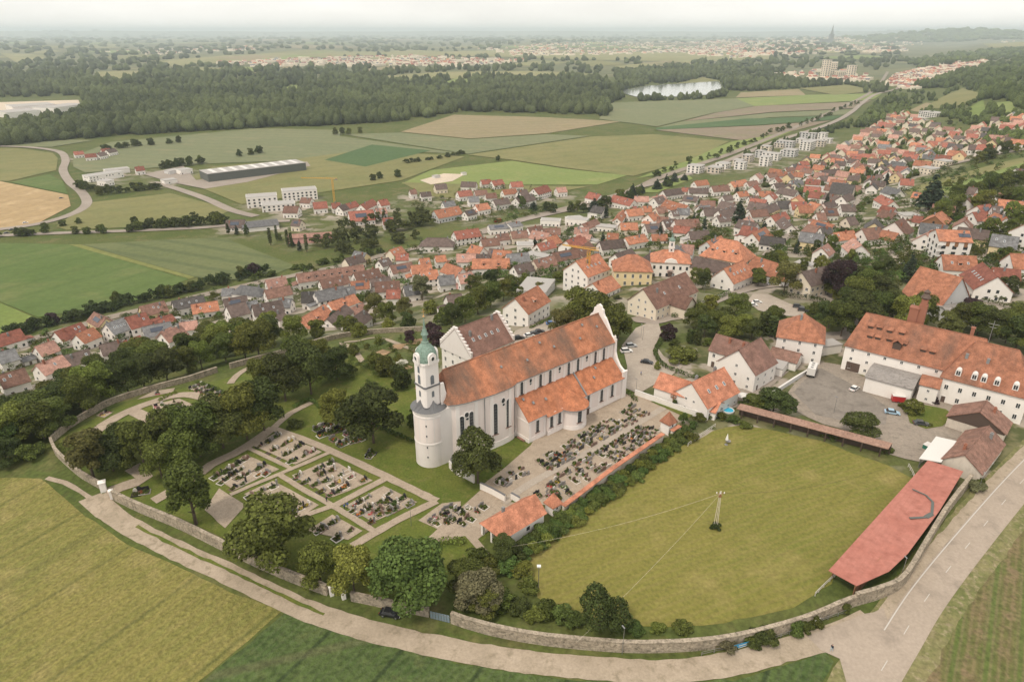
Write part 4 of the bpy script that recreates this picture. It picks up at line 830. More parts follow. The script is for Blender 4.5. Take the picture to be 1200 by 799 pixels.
def building(loc, rz, L, w, eave, rise, roof='o', wall='w', hip=0.0, oh=.5, thick=.22, wins=1, chim=1, sky=0, dorm=0, door=True, label=None, group=None, cat='house', name='house', fh=2.8, ww=1.1, wh=1.35, spacing=3.1, base=2.0, flat=False, wkind=None, win_only=None):
    """gabled or hipped house; ridge along local x. Parts: wall, roof (chimney, skylight, dormer), windows, door"""
    root = empty(name, loc, rz); hw = w / 2; hl = L / 2; m = MB()
    if flat or hip > 0: m.box(-hl, hl, -hw, hw, -base, eave)
    else:
        m.wallx([(-hw, -base), (hw, -base), (hw, eave), (0, eave + rise), (-hw, eave)], -hl, hl)
    m.obj('wall', WALL[wall], root)
    sl = rise / hw
    m = MB()
    if flat:
        m.box(-hl - .15, hl + .15, -hw - .15, hw + .15, eave, eave + .35, 0); m.box(-hl + .25, hl - .25, -hw + .25, hw - .25, eave + .353, eave + .37, 1)
        rf = m.obj('roof', ['flat_light' if wall == 'w' and eave > 4.5 else 'flat_roof', 'flat_roof'], root)
    else:
        ze = eave - oh * sl; up = thick * .9
        if hip <= 0:
            for s in (-1, 1):
                slab(m, (-s * -(hl + oh * .7), s * -(hw + oh), ze + up), (-s * (hl + oh * .7) * -1 * -1, s * -(hw + oh), ze + up), (-s * (hl + oh * .7), 0, eave + rise + up), (s * (hl + oh * .7), 0, eave + rise + up), thick) if 0 else None
            X = hl + oh * .7
            slab(m, (-X, -hw - oh, ze + up), (X, -hw - oh, ze + up), (X, 0, eave + rise + up), (-X, 0, eave + rise + up), thick)
            slab(m, (X, hw + oh, ze + up), (-X, hw + oh, ze + up), (-X, 0, eave + rise + up), (X, 0, eave + rise + up), thick)
        else:
            rl = max(hl - hw * hip, .15); X, Y = hl + oh, hw + oh; zr = eave + rise + up; z0 = ze + up
            m.add([(-X, -Y, z0), (X, -Y, z0), (X, Y, z0), (-X, Y, z0), (-rl, 0, zr), (rl, 0, zr)], [(0, 1, 5, 4), (1, 2, 5), (2, 3, 4, 5), (3, 0, 4)])
            m.add([(-X, -Y, z0 - .2), (X, -Y, z0 - .2), (X, Y, z0 - .2), (-X, Y, z0 - .2), (-X, -Y, z0), (X, -Y, z0), (X, Y, z0), (-X, Y, z0)], [(3, 2, 1, 0), (0, 1, 5, 4), (1, 2, 6, 5), (2, 3, 7, 6), (3, 0, 4, 7)])
        rf = m.obj('roof', ROOF[roof], root)
        rdg = MB(); X = hl + oh * .7 if hip <= 0 else rl
        rdg.tube((-X, 0, eave + rise + up), (X, 0, eave + rise + up), .16, .16, 5); rdg.obj('ridge', ROOF[roof], rf)
    r_ = random.Random(int(loc[0] * 13 + loc[1] * 7))
    if chim and not flat:
        for k in range(chim):
            x = r_.uniform(-.35, .35) * L if chim == 1 else (-.3 + .6 * k / (chim - 1)) * L; y = r_.choice((-1, 1)) * r_.uniform(.05, .2) * w
            obj('chimney', chimney_me('brick_red' if r_.random() < .4 else 'lead_grey'), rf, (x, y, eave + rise - abs(y) * sl + .45))
    ysd = -1 if facing(root, 0, -1) else 1
    for k in range(sky):
        x = (-.36 + .72 * (k + .5) / sky) * L; y = ysd * w * .27
        o = obj('skylight', window_me('skylight', .9, 1.3), rf, (x, y, eave + rise - abs(y) * sl + thick * .9 + .08)); o.rotation_euler = (-ysd * math.atan(sl), 0, 0)
    for k in range(dorm):
        x = (-.4 + .8 * (k + .5) / dorm) * L; y = ysd * w * .33; z = eave + rise - abs(y) * sl
        d = MB(); d.box(-.8, .8, -.05, 1.7, -.5, 1.0, 0); d.box(-.62, .62, -.09, -.05, .0, .85, 2); slab(d, (-1.0, -.4, .98), (1.0, -.4, .98), (1.0, 2.2, 1.75), (-1.0, 2.2, 1.75), .14, 1)
        o = d.obj('dormer', [WALL[wall], ROOF[roof], 'glass_dark'], rf, loc=(x, y, z + .1), rz=0 if ysd < 0 else math.pi)
    if wins:
        floors = max(1, int((eave + .3) / fh)); kind = wkind or ('house' if math.hypot(loc[0], loc[1]) < 330 else 'plain')
        for (nx, ny, ln, dd) in ((0, -1, L, hw), (0, 1, L, hw), (-1, 0, w, hl), (1, 0, w, hl)):
            if not facing(root, nx, ny): continue
            n = max(1, int(ln / spacing)); gable = nx != 0 and hip <= 0 and not flat
            for fl in range(floors + (1 if gable and rise > 2.4 else 0)):
                top_ = fl >= floors; nn = max(1, n // 2) if top_ else n
                for k in range(nn):
                    if wins < 1 and r_.random() > wins: continue
                    t = ((k + .5) / nn - .5) * (ln * .45 if top_ else ln); z = .9 + fl * fh + (.25 if top_ else 0)
                    if fl == 0 and k == 0 and door and nx == 0: put_window(root, 'door', 1.1, 2.1, t, ny * dd, .02, math.atan2(ny, nx), 'door'); continue
                    x, y = (nx * dd, t) if nx else (t, ny * dd)
                    if z + wh > eave + (rise * (1 - abs(t) / hw) - .3 if gable else 0): continue
                    put_window(root, kind, ww, wh, x, y, z, math.atan2(ny, nx))
    rr0 = math.hypot(loc[0], loc[1])
    if cat == 'house' and group and 210 < rr0 < 620 and not flat and hip <= 0:
        q = r_.random()
        if q < .34:        # lower side extension or garage
            sx = 1 if r_.random() < .5 else -1; aw_ = r_.uniform(3.2, 4.6); ad = w * r_.uniform(.45, .7); ah = 2.7; x0 = sx * hl; m = MB(); m.box(min(x0, x0 + sx * aw_), max(x0, x0 + sx * aw_), -ad / 2, ad / 2, -base, ah); m.obj('extension_wall', WALL[wall], root)
            m = MB(); xa, xb = sorted((x0 + sx * .02, x0 + sx * (aw_ + .35))); za, zb = (ah + 1.1, ah + .1) if sx > 0 else (ah + .1, ah + 1.1); slab(m, (xa, -ad / 2 - .3, za), (xb, -ad / 2 - .3, zb), (xb, ad / 2 + .3, zb), (xa, ad / 2 + .3, za), .15); m.obj('extension_roof', ROOF[roof] if r_.random() < .6 else 'flat_roof', root)
        if .28 < q < .42 and not sky:
            m = MB(); m.box(-L * .26, L * .2, -w * .13, w * .13, .0, .09); y = ysd * w * .25; o = m.obj('solar_panel', 'panel_solar', rf, loc=(0, y, eave + rise - abs(y) * sl + thick + .1)); o.rotation_euler = (-ysd * math.atan(sl), 0, 0)
        if q > .62 and not sky and not dorm:
            for k in range(r_.choice((1, 2, 3))):
                y = ysd * w * r_.uniform(.15, .32); o = obj('skylight', window_me('skylight', .9, 1.3), rf, (r_.uniform(-.36, .36) * L, y, eave + rise - abs(y) * sl + thick * .9 + .08)); o.rotation_euler = (-ysd * math.atan(sl), 0, 0)
    tag(root, label, cat, group); root['dims'] = (L, w, eave, rise)
    HOUSES.append((loc[0], loc[1], max(L, w) * .5))
    return root, rf
def ridge_house(u1, v1, u2, v2, roof='o', w=9.0, eave=5.0, rise=None, wall='w', hip=0.0, addL=0.0, **kw):
    rise = rise if rise is not None else w * .42
    A = P(u1, v1, eave + rise); B = P(u2, v2, eave + rise)
    d = B - A; d.z = 0; L = max(d.length + (w * hip if hip else 0) + addL, 5.0); c = (A + B) / 2
    z = min(G(c.x, c.y), G(A.x, A.y), G(B.x, B.y)) * .5 + G(c.x, c.y) * .5
    return building((c.x, c.y, z), math.atan2(d.y, d.x), L, w, eave, rise, roof, wall, hip, **kw)
def house_rows(ox, oy, s, place, group, text, **kw):
    """rows: x1 y1 x2 y2 of the ridge in an enlarged cut-out of the photograph, roof, then optional wN eN rN F(lat) h(ip) W? sN(kylights) dN(ormers)"""
    for row in text.strip().split(';'):
        q = row.split()
        if len(q) < 5: continue
        x1, y1, x2, y2 = map(float, q[:4]); roof = q[4]; o = dict(w=8.6, eave=4.6, wall='w'); o.update(kw)
        for t in q[5:]:
            if t[0] == 'w': o['w'] = float(t[1:])
            elif t[0] == 'e': o['eave'] = float(t[1:])
            elif t[0] == 'r': o['rise'] = float(t[1:])
            elif t[0] == 'F': o['flat'] = True
            elif t[0] == 'h': o['hip'] = .9
            elif t[0] == 'W': o['wall'] = t[1]
            elif t[0] == 's': o['sky'] = int(t[1:])
            elif t[0] == 'd': o['dorm'] = int(t[1:])
        if o.get('flat'): o['rise'] = .4
        feat = ' with dormers' if o.get('dorm') else ' with skylights' if o.get('sky') else ''
        kind = 'flat roofed box house' if o.get('flat') else ('hipped' if o.get('hip') else 'gabled') + ' house' + feat
        size = 'long ' if math.hypot(x2 - x1, y2 - y1) / s > 34 else ''
        lab = f"{WWORD[o['wall']]} {size}{kind} {place}" if o.get('flat') else f"{size}{WWORD[o['wall']]} {kind} under {RWORD[roof]} roof {place}"
        ridge_house(ox + x1 / s, oy + y1 / s, ox + x2 / s, oy + y2 / s, roof, label=lab, group=group, **o)

house_rows(0, 340, 6, 'below the wood', 'houses below the wood', '''-30 438 100 412 g w9 e5;150 478 235 458 g w6 e2.7 r0.8;-20 592 168 552 b w9;245 392 375 357 p w9;250 512 432 462 p;435 462 615 417 d;
 532 306 655 266 o w9 e5 s1;742 232 870 195 g w11 e6 s4;880 192 1020 158 r w11 e6.5;700 386 852 352 d e4;872 352 982 323 r w7 e4;1000 262 1195 222 g w9 e5;1060 206 1200 172 r w7 e3;1130 287 1200 264 p w8 e4''')
house_rows(180, 310, 6, 'below the wood', 'houses below the wood', '''130 258 345 214 k w9 e5 s3;265 285 445 252 o w9 e4 s2;484 172 562 166 g w7;612 150 732 150 g w9 h e5;490 246 650 216 d w10;512 292 642 262 d w11;632 272 722 252 g w8;692 287 897 250 d w10 s2 e5.5;882 242 968 236 g w8;
 788 112 925 86 p w9 e5 s1;780 182 955 147 b w9;0 398 128 357 r w6 e3;50 472 190 432 p;182 412 300 390 p w7 e4;840 340 900 322 d w7;170 420 240 400 g w7 e3 r1''')
house_rows(340, 280, 6, 'among the row houses', 'houses among the row houses', '''45 252 510 170 b w9.5 e5 d7;207 292 400 252 b w9 s2;446 242 620 202 b w9 s2;430 302 552 286 o w8;596 312 765 282 b w9.5 s2;680 362 772 347 r w8;
 702 192 850 157 b w9;745 107 830 97 r w8;850 192 990 167 o w9 e5.5;915 232 1030 207 o w9 e5.5;80 377 180 366 k w10;172 372 370 332 g w10 e5.5;372 342 450 330 g w9;
 266 437 450 392 o w8 d1;52 522 240 477 o w10 e4 d1;252 512 390 477 d w8;420 477 510 457 p w7;400 537 520 512 d w8 e4;1020 122 1090 110 o w7;910 142 975 130 o w7;1042 267 1150 242 g w9;1100 402 1200 376 d w10;800 337 900 312 g w9;622 152 690 132 d w8;562 287 700 257 d w8 e3;1190 250 1230 240 p w9''')
house_rows(480, 190, 6, 'in the settlement by the meadows', 'houses in the settlement by the meadows', '''0 197 42 193 b w8;76 214 146 209 d w8;176 158 256 152 d w10 Wc;366 138 470 142 d w10;336 207 430 197 r w10;502 127 566 122 r w9;576 132 650 122 r w10;710 142 790 137 r w10;
 456 202 540 196 b w9;412 247 482 242 g w9;532 222 606 217 b w9;652 197 745 187 o w9;766 202 820 192 d w9;872 187 965 162 r w12 e5.5;1030 182 1096 176 p w9;586 267 690 252 d w10;746 252 860 224 d w11 e5;
 462 302 546 287 o w10;232 282 310 272 g w8;172 342 342 310 o w13 Wg;386 347 450 332 d w8''')
house_rows(480, 190, 6, 'along the main street', 'houses along the main street', '''122 537 262 522 d w11 h e5;312 492 482 457 r w11 e5.5 s2;556 447 700 427 g w11 r2;692 432 770 417 g w11 r2;502 547 622 527 b w9 s1;612 512 690 497 b w8;712 492 822 477 b w9 Wc;
 832 462 926 447 b w9 s1;932 472 1000 462 b w8;982 467 1060 462 b w8;896 577 1006 552 r w8;682 652 832 627 g w9;442 692 700 652 o w10 d2;332 652 482 632 p w9;592 622 716 612 o w9;
 872 692 1010 657 b w9 Wc;732 732 850 702 d w8;1002 642 1172 607 b w9;1102 547 1200 517 r w12 e5;925 400 1060 398 g w9 F e5;1110 392 1210 380 g w9 F e5;755 572 870 562 g w9 F e5;472 652 560 642 d w8;562 612 640 607 d w8;380 790 430 770 p w7 Wp;
 830 640 980 640 g w8 F e4''')
house_rows(660, 180, 6, 'in the old village', 'houses in the old village', '''182 272 264 282 r w11 e5;356 297 500 312 r w11 e5 s2;502 302 600 297 p w9;622 307 700 292 p w11 e4 Wc r2;702 262 822 242 d w10;836 242 920 237 r w7 e3;922 197 1010 182 o w9;886 247 1020 237 d w9;
 1042 232 1160 217 b w10;722 332 880 347 o w12 e4;652 382 720 372 b w9 Wc;762 402 800 397 d w8;802 387 890 382 g w9;852 297 950 297 d w9;966 332 1070 327 b w9;952 372 1030 362 g w9;986 392 1100 382 d w10;
 442 397 550 382 o w10;562 372 620 367 o w9 Wc;402 492 520 482 o w9 Wc;576 502 690 487 d w10;702 472 790 457 d w10;782 472 950 452 b w11;662 447 740 442 b w9;436 592 570 567 o w8;
 256 622 420 597 d w9;622 572 730 562 o w7 e3;782 512 890 507 r w8;366 702 480 672 d w8;82 522 180 517 p w8;102 562 200 562 p w8 e3;312 562 390 557 o w7;132 492 230 462 b w8;205 500 375 500 g w9 F e4;25 450 175 450 g w9 F e5;
 22 612 150 587 r w11;92 662 180 622 b w9 Wc;882 552 1022 537 d w9 e3.5;380 440 420 400 o w7;560 720 640 690 d w8;830 640 920 640 p w9 Wg;800 650 870 690 g w8 Wg''')
house_rows(820, 180, 6, 'around the village centre', 'houses around the village centre', '''352 342 480 347 d w11;546 337 640 332 k w11;642 342 750 337 r w11;692 367 790 362 o w10 Wy;782 342 850 350 o w10 Wc;352 402 470 392 b w9;502 432 600 412 r w9;590 452 650 480 d w9;
 305 512 420 517 r w10 e5;372 552 460 522 o w9 e5;52 612 150 582 o w9 Wg;216 202 320 182 o w10 Wc;262 272 330 262 o w8;412 267 500 262 o w9;346 302 410 297 b w8;562 242 690 252 d w10;522 212 590 207 d w8;82 232 190 217 d w10;
 472 142 540 132 b w8;542 132 610 127 o w8;602 102 660 97 b w8;652 77 710 72 k w9;702 57 760 52 r w9;750 232 890 228 g w9 F e5.5;852 122 980 102 d w10;842 162 930 152 d w9;932 212 1095 207 k w17 e6 Wc;892 282 990 290 d w9;
 802 472 950 482 o w8 e3.5;872 392 960 382 b w9;762 502 850 512 b w9;852 522 920 517 k w8;992 362 1090 352 d w9;1030 452 1090 442 d w9 Wc;2 382 100 372 d w9;132 402 210 392 d w9;202 382 260 377 d w8;
 820 420 880 415 b w9;120 440 200 430 d w8;440 380 530 350 d w9 Wy;640 190 720 185 g w8;160 300 220 290 d w8;940 560 1080 540 o w8;860 660 900 635 p w8;870 350 940 330 d w8;330 200 400 190 b w8;1000 300 1060 280 d w9''')
house_rows(1000, 180, 6, 'on the slope', 'houses on the slope', '''62 532 190 512 b w11;292 482 352 457 b w14 e5;205 545 320 545 o w9 e3;0 600 60 632 p w10 e5;432 442 490 437 r w7 e3;330 430 450 405 k w10 F e3;
 840 417 920 402 r w9;872 372 962 347 r w10;982 372 1050 367 d w10;992 422 1082 442 o w10;192 297 290 312 r w9;202 372 300 367 r w9;205 402 310 400 b w9;332 182 430 167 r w10;232 237 340 237 g w10;
 482 95 592 85 g w14 F e6 Wc;600 45 700 35 g w14 F e6 Wc;860 290 915 285 o w8;960 292 1060 290 g w9 F e3.5;820 240 870 235 d w9;1140 110 1200 95 d w9;1030 170 1070 160 p w7;640 310 690 300 g w8;430 275 470 270 o w8;270 60 370 50 g w10;160 150 210 145 d w8;350 35 400 20 d w9;210 110 250 100 d w8;100 160 150 155 r w8;20 70 130 70 b w9''')
# ---- single buildings that stand out
def lone(label, *a, **k): return ridge_house(*a, label=label, **k)
lone('tall white school building with orange roof and long gable front', 675, 306, 701, 297, 'o', 15, 9, 6, sky=4, name='school_building', cat='building')
lone('cream yellow building with a pyramid orange roof next to the town hall', 737, 299, 746, 298.2, 'o', 15, 8, 5.5, 'y', .85, addL=1.5, ww=1.2, wh=1.9, fh=3.6, name='yellow_hall', cat='building', chim=0)
lone('low orange roofed building in front of the yellow hall', 695, 332, 716, 323, 'o', 11, 3.4, 4)
root, rf = lone('white three storey house with a dark dormer on its orange roof beside the parking yard', 604, 348, 630, 336, 'o', 12, 7.2, 5.2, sky=1, dorm=1, chim=1)
lone('grey flat roofed hall behind the white house by the parking yard', 612, 333, 645, 331, 'g', 20, 5.5, .3, 'g', flat=True, cat='hall', wins=.5, door=False, name='flat_hall')
lone('wide orange hipped roof of the old inn behind the town hall', 848, 280.5, 862, 281.5, 'o', 17, 6.5, 8, 'c', .8, addL=3, sky=2, dorm=3, name='old_inn', cat='building', ww=1.2, wh=1.6)
lone('dark brown roofed cream barn joined to the old inn', 815, 301.5, 855, 307, 'd', 9, 5.5, 4, 'c')
lone('white gabled house with three skylights on its orange roof facing the hedge', 848.5, 313.5, 871.5, 306, 'o', 11.5, 5, 5.5, sky=4)
lone('long grey white house with orange roof along the village lane', 885, 302, 933, 311, 'o', 11, 4.6, 4.8, 'g', sky=2)
root, rf = lone('long cream farmhouse with brown roof and small cross gable by the church square', 754, 338, 803, 319.5, 'b', 14, 6, 6.5, 'c', chim=2, sky=2, ww=.9, wh=1.1, name='farmhouse', cat='house')
cw = MB(); cw.wallx([(-4, -1), (4, -1), (4, 5.2), (0, 9), (-4, 5.2)], 0, 8.5); o = cw.obj('cross_wing_wall', 'plaster_cream', root, loc=(-1.5, -5.8, 0), rz=-math.pi / 2)
cw = MB(); slab(cw, (0, -4.4, 5.1), (9, -4.4, 5.1), (9, 0, 9.3), (0, 0, 9.3), .22); slab(cw, (9, 4.4, 5.1), (0, 4.4, 5.1), (0, 0, 9.3), (9, 0, 9.3), .22); cw.obj('cross_wing_roof', 'tile_brown', root, loc=(-1.5, -5.8, 0), rz=-math.pi / 2)
lone('plain cream house with dark brown roof at the hedge corner', 940, 319.5, 968, 311.5, 'd', 11, 6.5, 4.5, 'c', ww=1.3)
lone('low flat roofed outbuilding beside the cream house', 935, 306, 955, 308, 'g', 8, 3, .3, flat=True, wins=0)
root, rf = lone('large orange roofed barn with blue grey gable', 1079, 313.5, 1128, 324.5, 'o', 20, 5, 9.5, 'g', chim=0, wins=.4, name='barn', cat='barn')
lone('grey sheet roofed shed beside the large barn', 1105, 361, 1160, 356, 'f', 14, 3.6, 1.6, 'g', chim=0, wins=0, name='shed', cat='shed')
root, rf = lone('white four storey apartment house with timber loggias on the slope', 1097, 270, 1136, 268, 'o', 15, 10.5, 3.6, sky=0, ww=1.9, wh=1.7, fh=2.9, spacing=4.0, name='apartment_house', cat='building')
m = MB(); m.box(-2.6, 2.6, -1.3, 1.3, .0, .1); o = m.obj('solar_panel', 'panel_solar', rf, loc=(4.5, -3.6, 10.5 + 3.6 * .52 + .35)); o.rotation_euler = (math.atan(3.6 / 7.5), 0, 0)
for x in (-3.2, .6, 4.6): m = MB(); m.box(-.8, .8, -.06, .06, 0, 2.4); m.obj('timber_panel', 'wood_brown', root, loc=(x, -7.56, 8.0))
for fl in (0, 1, 2):
    m = MB(); m.box(-7.6, -5.6, -9.0, -7.52, fl * 2.9 + 2.7, fl * 2.9 + 2.85); m.box(-7.6, -5.6, -9.0, -8.92, fl * 2.9 + 2.85, fl * 2.9 + 3.8); m.obj('balcony', 'frame_white', root)
lone('orange roofed house with white dormer below the apartment house', 1104, 299.5, 1144, 299, 'o', 11, 4.5, 5, sky=3, dorm=1)
lone('red roofed white house with a row of skylights beside the barn', 1151, 308, 1169.5, 324, 'r', 14, 5, 6, sky=5)
lone('dark red low house at the lane above the barn', 1166, 314.5, 1196, 315, 'r', 10, 3.6, 4)
lone('orange gabled house at the top lane', 1184, 298, 1210, 296.5, 'o', 11, 5, 5)
lone('brown timber gable house with orange roof among the slope gardens', 1096, 253, 1104, 247, 'o', 12, 4, 4.4, 't')
lone('white town house with orange roof at the frame edge', 1202, 263, 1220, 255, 'o', 12, 8, 5)
# near group by the churchyard
root, rf = lone('white house back wing with brown roof behind the churchyard lane', 840, 392, 877, 401.5, 'C', 10, 6, 4, ww=1.0)
root, rf = lone('white house with broad brown gable and black chimney in the lane', 866, 410, 891.5, 396.5, 'C', 13.5, 6.6, 6.2, chim=1, ww=.9, wh=1.1, spacing=4)
root, rf = lone('low white sexton house wing with smooth orange roof', 775, 437, 810, 448, 'H', 7.5, 4.6, 3.2, chim=0, wins=.3)
root, rf = lone('white gabled house with orange roof and roof windows behind the churchyard wall', 811, 448.5, 848, 431, 'H', 12.5, 4.6, 5.6, chim=2, sky=3, ww=.8, wh=.9)
lone('low orange lean-to wing with a small gable behind the churchyard wall', 826, 466, 843, 471, 'H', 7, 2.8, 1.8, chim=0, wins=.3)
root, rf = lone('large white square house with pyramid orange roof', 941, 368, 945, 368.5, 'o', 15, 8.5, 6.5, 'w', .95, addL=-.5, chim=1, ww=.9, wh=1.3, spacing=3.8, name='square_house')
lone('low rust roofed link building beside the square house', 906, 407, 938, 414.5, 'b', 7, 3.2, 2, chim=0, wins=0)
lone('flat roofed garage block beside the brown gable house', 903, 424, 920, 428, 'g', 7, 2.7, .3, 'w', flat=True, wins=0, cat='garage', name='garage')
# stepped gable convent wing
root, rf = lone('brown roofed convent wing with white stepped gables behind the church', 533.5, 385, 583.5, 367.5, 'C', 15, 10, 7.5, ww=1.0, wh=1.6, fh=3.3, chim=2, sky=5, name='stepped_gable_house', cat='building')
L_, w_, e_, r__ = root['dims']
for sx in (-1, 1):
    m = MB(); ns = 8
    for k in range(-ns, ns):
        t = abs(k + .5) / ns; zt_ = e_ + r__ * (1 - t) + 1.1; y0 = k * (w_ / 2 + .3) / ns; m.box(sx * (L_ / 2) - .35, sx * (L_ / 2) + .35, y0, y0 + (w_ / 2 + .3) / ns, e_ - 1.5, zt_)
        m.box(sx * (L_ / 2) - .45, sx * (L_ / 2) + .45, y0 - .04, y0 + (w_ / 2 + .3) / ns + .04, zt_, zt_ + .12)
    m.obj('stepped_gable', 'plaster_church', root)
# ---- town hall with its little tower
root, rf = lone('white town hall with layered orange mansard roof', 780, 293, 793.5, 293, 'o', 14, 8.2, 4.2, 'w', .8, addL=2, chim=0, ww=1.1, wh=1.7, fh=3.7, name='town_hall', cat='town hall')
L_, w_, e_, r__ = root['dims']
m = MB(); m.box(-1.3, 1.3, -1.3, 1.3, e_ + 1.5, e_ + 9.0); m.box(-1.5, 1.5, -1.5, 1.5, e_ + 5.6, e_ + 5.9); m.obj('roof_turret', 'plaster_white', root)
m = MB(); m.lathe([(1.6, e_ + 9), (1.6, e_ + 9.3), (1.1, e_ + 10.2), (.5, e_ + 10.7), (.35, e_ + 11.6), (.05, e_ + 13.2)], 10); m.obj('turret_cap', 'copper', root)
m = MB(); m.wallx([(-3.2, e_ - .2), (3.2, e_ - .2), (2.4, e_ + 1.3), (0, e_ + 2.2), (-2.4, e_ + 1.3)], -.3, .3); m.obj('curved_pediment', 'plaster_white', root, loc=(0, -w_ / 2 - .2, 0), rz=math.pi / 2)
put_window(root, 'louvre', .8, 1.6, 0, -1.3, e_ + 6.6, -math.pi / 2); put_window(root, 'round', .9, .9, 0, -1.3, e_ + 4.6, -math.pi / 2, 'clock_face')
m = MB(); m.box(-1, 1, -.3, 1, 0, 3.6); m.obj('porch', 'door_dark', root, loc=(0, -w_ / 2 - .4, 0))
m = MB(); m.tube((-1.3, 0, 3.6), (-1.3, 0, 4.6), .1); m.tube((1.3, 0, 3.6), (1.3, 0, 4.6), .1); m.tube((-1.3, 0, 4.6), (1.3, 0, 5.0), .16); m.obj('red_arch_sign', 'tile_red', root, loc=(0, -w_ / 2 - .5, -.6))
# ------------------------------------------------------------------ brewery and its sheds
S6 = lambda x, y: (940 + x / 4.615, 340 + y / 4.615)
broot, brf = ridge_house(1014.8, 367, 1157, 398, 'B', 17, 9.0, 9.2, 'w', .28, label='long white brewery with a huge weathered rust red roof', name='brewery', cat='building', chim=0, ww=.9, wh=1.1, fh=3.0, spacing=4.6, door=False)
L_, w_, e_, r__ = broot['dims']; sl = r__ / (w_ / 2)
ysd = -1 if facing(broot, 0, -1) else 1; fx = 1 if math.cos(broot.rotation_euler[2]) > 0 else -1
def on_roof(t_along, t_up): y = ysd * (w_ / 2) * (1 - t_up); return (fx * (t_along - .5) * L_, y, e_ + r__ * t_up + .2)
def hood(parent, loc, name='roof_hood', roof='tile_brewery'):
    d = MB(); d.box(-.75, .75, -.2, 1.2, -.4, .75, 1); slab(d, (-1.0, -.5, .75), (1.0, -.5, .75), (1.0, 1.9, 1.6), (-1.0, 1.9, 1.6), .15, 0)
    return d.obj(name, [roof, 'wood_dark'], parent, loc=loc, rz=0 if ysd < 0 else math.pi)
for t, q in ((.155, .33), (.215, .34), (.30, .36), (.41, .34), (.135, .6), (.2, .62), (.28, .6), (.37, .62), (.555, .3), (.62, .3)): hood(brf, on_roof(t, q))
d = MB(); d.box(-1.2, 1.2, -.2, 3, -1, 2.0, 1); slab(d, (-1.5, -.6, 2.0), (0, -.6, 3.1), (0, 3.6, 3.1), (-1.5, 3.6, 2.0), .15); slab(d, (0, -.6, 3.1), (1.5, -.6, 2.0), (1.5, 3.6, 2.0), (0, 3.6, 3.1), .15); d.obj('hoist_dormer', ['tile_brewery', 'wood_dark'], brf, loc=on_roof(.37, .2), rz=0 if ysd < 0 else math.pi)
m = MB(); m.box(-1.3, 1.3, -1.3, 1.3, -4, 5.4); m.box(-1.45, 1.45, -1.45, 1.45, 5.4, 5.8); m.obj('malt_chimney', 'brick_red', brf, loc=(fx * -.1 * L_, -ysd * 2.6, e_ + r__ - 1))
m = MB(); m.box(-1.2, 1.2, -1.2, 1.2, -4, 7.0); m.box(-.9, .9, -.9, .9, 7.0, 9.0); m.obj('malt_chimney', 'brick_red', brf, loc=(fx * -.045 * L_, -ysd * 3.0, e_ + r__ - 1))
m = MB(); m.lathe([(1.1, 0), (1.5, .5), (.7, 1.8), (1.0, 2.4), (.1, 3.2)], 10); m.obj('chimney_cowl', 'door_dark', brf, loc=(fx * -.045 * L_, -ysd * 3.0, e_ + r__ + 7.9))
m = MB(); m.box(-.5, .5, -.5, .5, -2, 2.2); m.box(-.6, .6, -.6, .6, 2.2, 2.5); m.obj('chimney', 'brick_red', brf, loc=(fx * .33 * L_, -ysd * 1.5, e_ + r__))
put_window(broot, 'gate', 4.2, 3.2, fx * -.41 * L_, ysd * w_ / 2, 0, ysd * math.pi / 2, 'garage_gate')
g_, _ = ridge_house(966, 399, 975, 404, 'g', 8, 3.2, .3, 'w', flat=True, label='low garage with brown gate beside the brewery', name='garage', cat='garage', wins=0, addL=1)
put_window(g_, 'gate', 4.0, 2.5, 0, (-1 if facing(g_, 0, -1) else 1) * 4.0, 0, (-1 if facing(g_, 0, -1) else 1) * math.pi / 2, 'garage_gate')
wroot, wrf = ridge_house(1152, 401, 1188, 409.5, 'B', 18, 8.6, 10, 'w', .62, addL=3, label='white brewery inn with steep mansard roof and round topped dormers', name='brewery_inn', cat='building', chim=0, ww=1.1, wh=1.6, fh=3.6, spacing=3.6)
L2, w2, e2, r2 = wroot['dims']; ys2 = -1 if facing(wroot, 0, -1) else 1; f2 = 1 if math.cos(wroot.rotation_euler[2]) > 0 else -1
for t in (.17, .36, .47, .62, .83):
    d = MB(); pts = arch_pts(1.5, 2.2); nn = len(pts); d.add([(x, -.3, z) for x, z in pts] + [(x, 2.2, z) for x, z in pts], [tuple(range(nn)), tuple(range(2 * nn - 1, nn - 1, -1))] + [(i, (i + 1) % nn, nn + (i + 1) % nn, nn + i) for i in range(nn)])
    d.box(-.5, -.06, -.36, -.3, .3, 1.6, 1); d.box(.06, .5, -.36, -.3, .3, 1.6, 1); y = ys2 * w2 / 2 * .9
    d.obj('round_dormer', ['frame_white', 'glass_dark'], wrf, loc=(f2 * (t - .5) * L2, y, e2 + .9), rz=0 if ys2 < 0 else math.pi)
m = MB(); m.tube((0, 0, 0), (0, 0, 7.5), .09); m.tube((-1.4, 0, 6.3), (1.4, 0, 6.3), .05); m.tube((-.9, 0, 5.3), (.9, 0, 5.3), .04); m.obj('antenna_mast', 'steel', wrf, loc=(f2 * -.12 * L2, 0, e2 + r2))
for x in (-.3, -.05): m = MB(); m.box(-.4, .4, -.4, .4, -.8, 1.0); m.obj('chimney', 'lead_grey', wrf, loc=(f2 * x * L2, ys2 * w2 * .22, e2 + r2 * .56 + .3))
ridge_house(1021, 430.6, 1075, 444.3, 'f', 12, 5.2, .9, 'w', label='white shed with shallow grey sheet roof in front of the brewery', name='shed', cat='shed', chim=0, wins=0)
ridge_house(1084, 440, 1101, 444, 'B', 7, 5.8, 1.6, 'w', label='small link wing between the brewery and the grey roofed shed', name='link_wing', cat='building', chim=0, ww=.8, wh=.9, door=False)
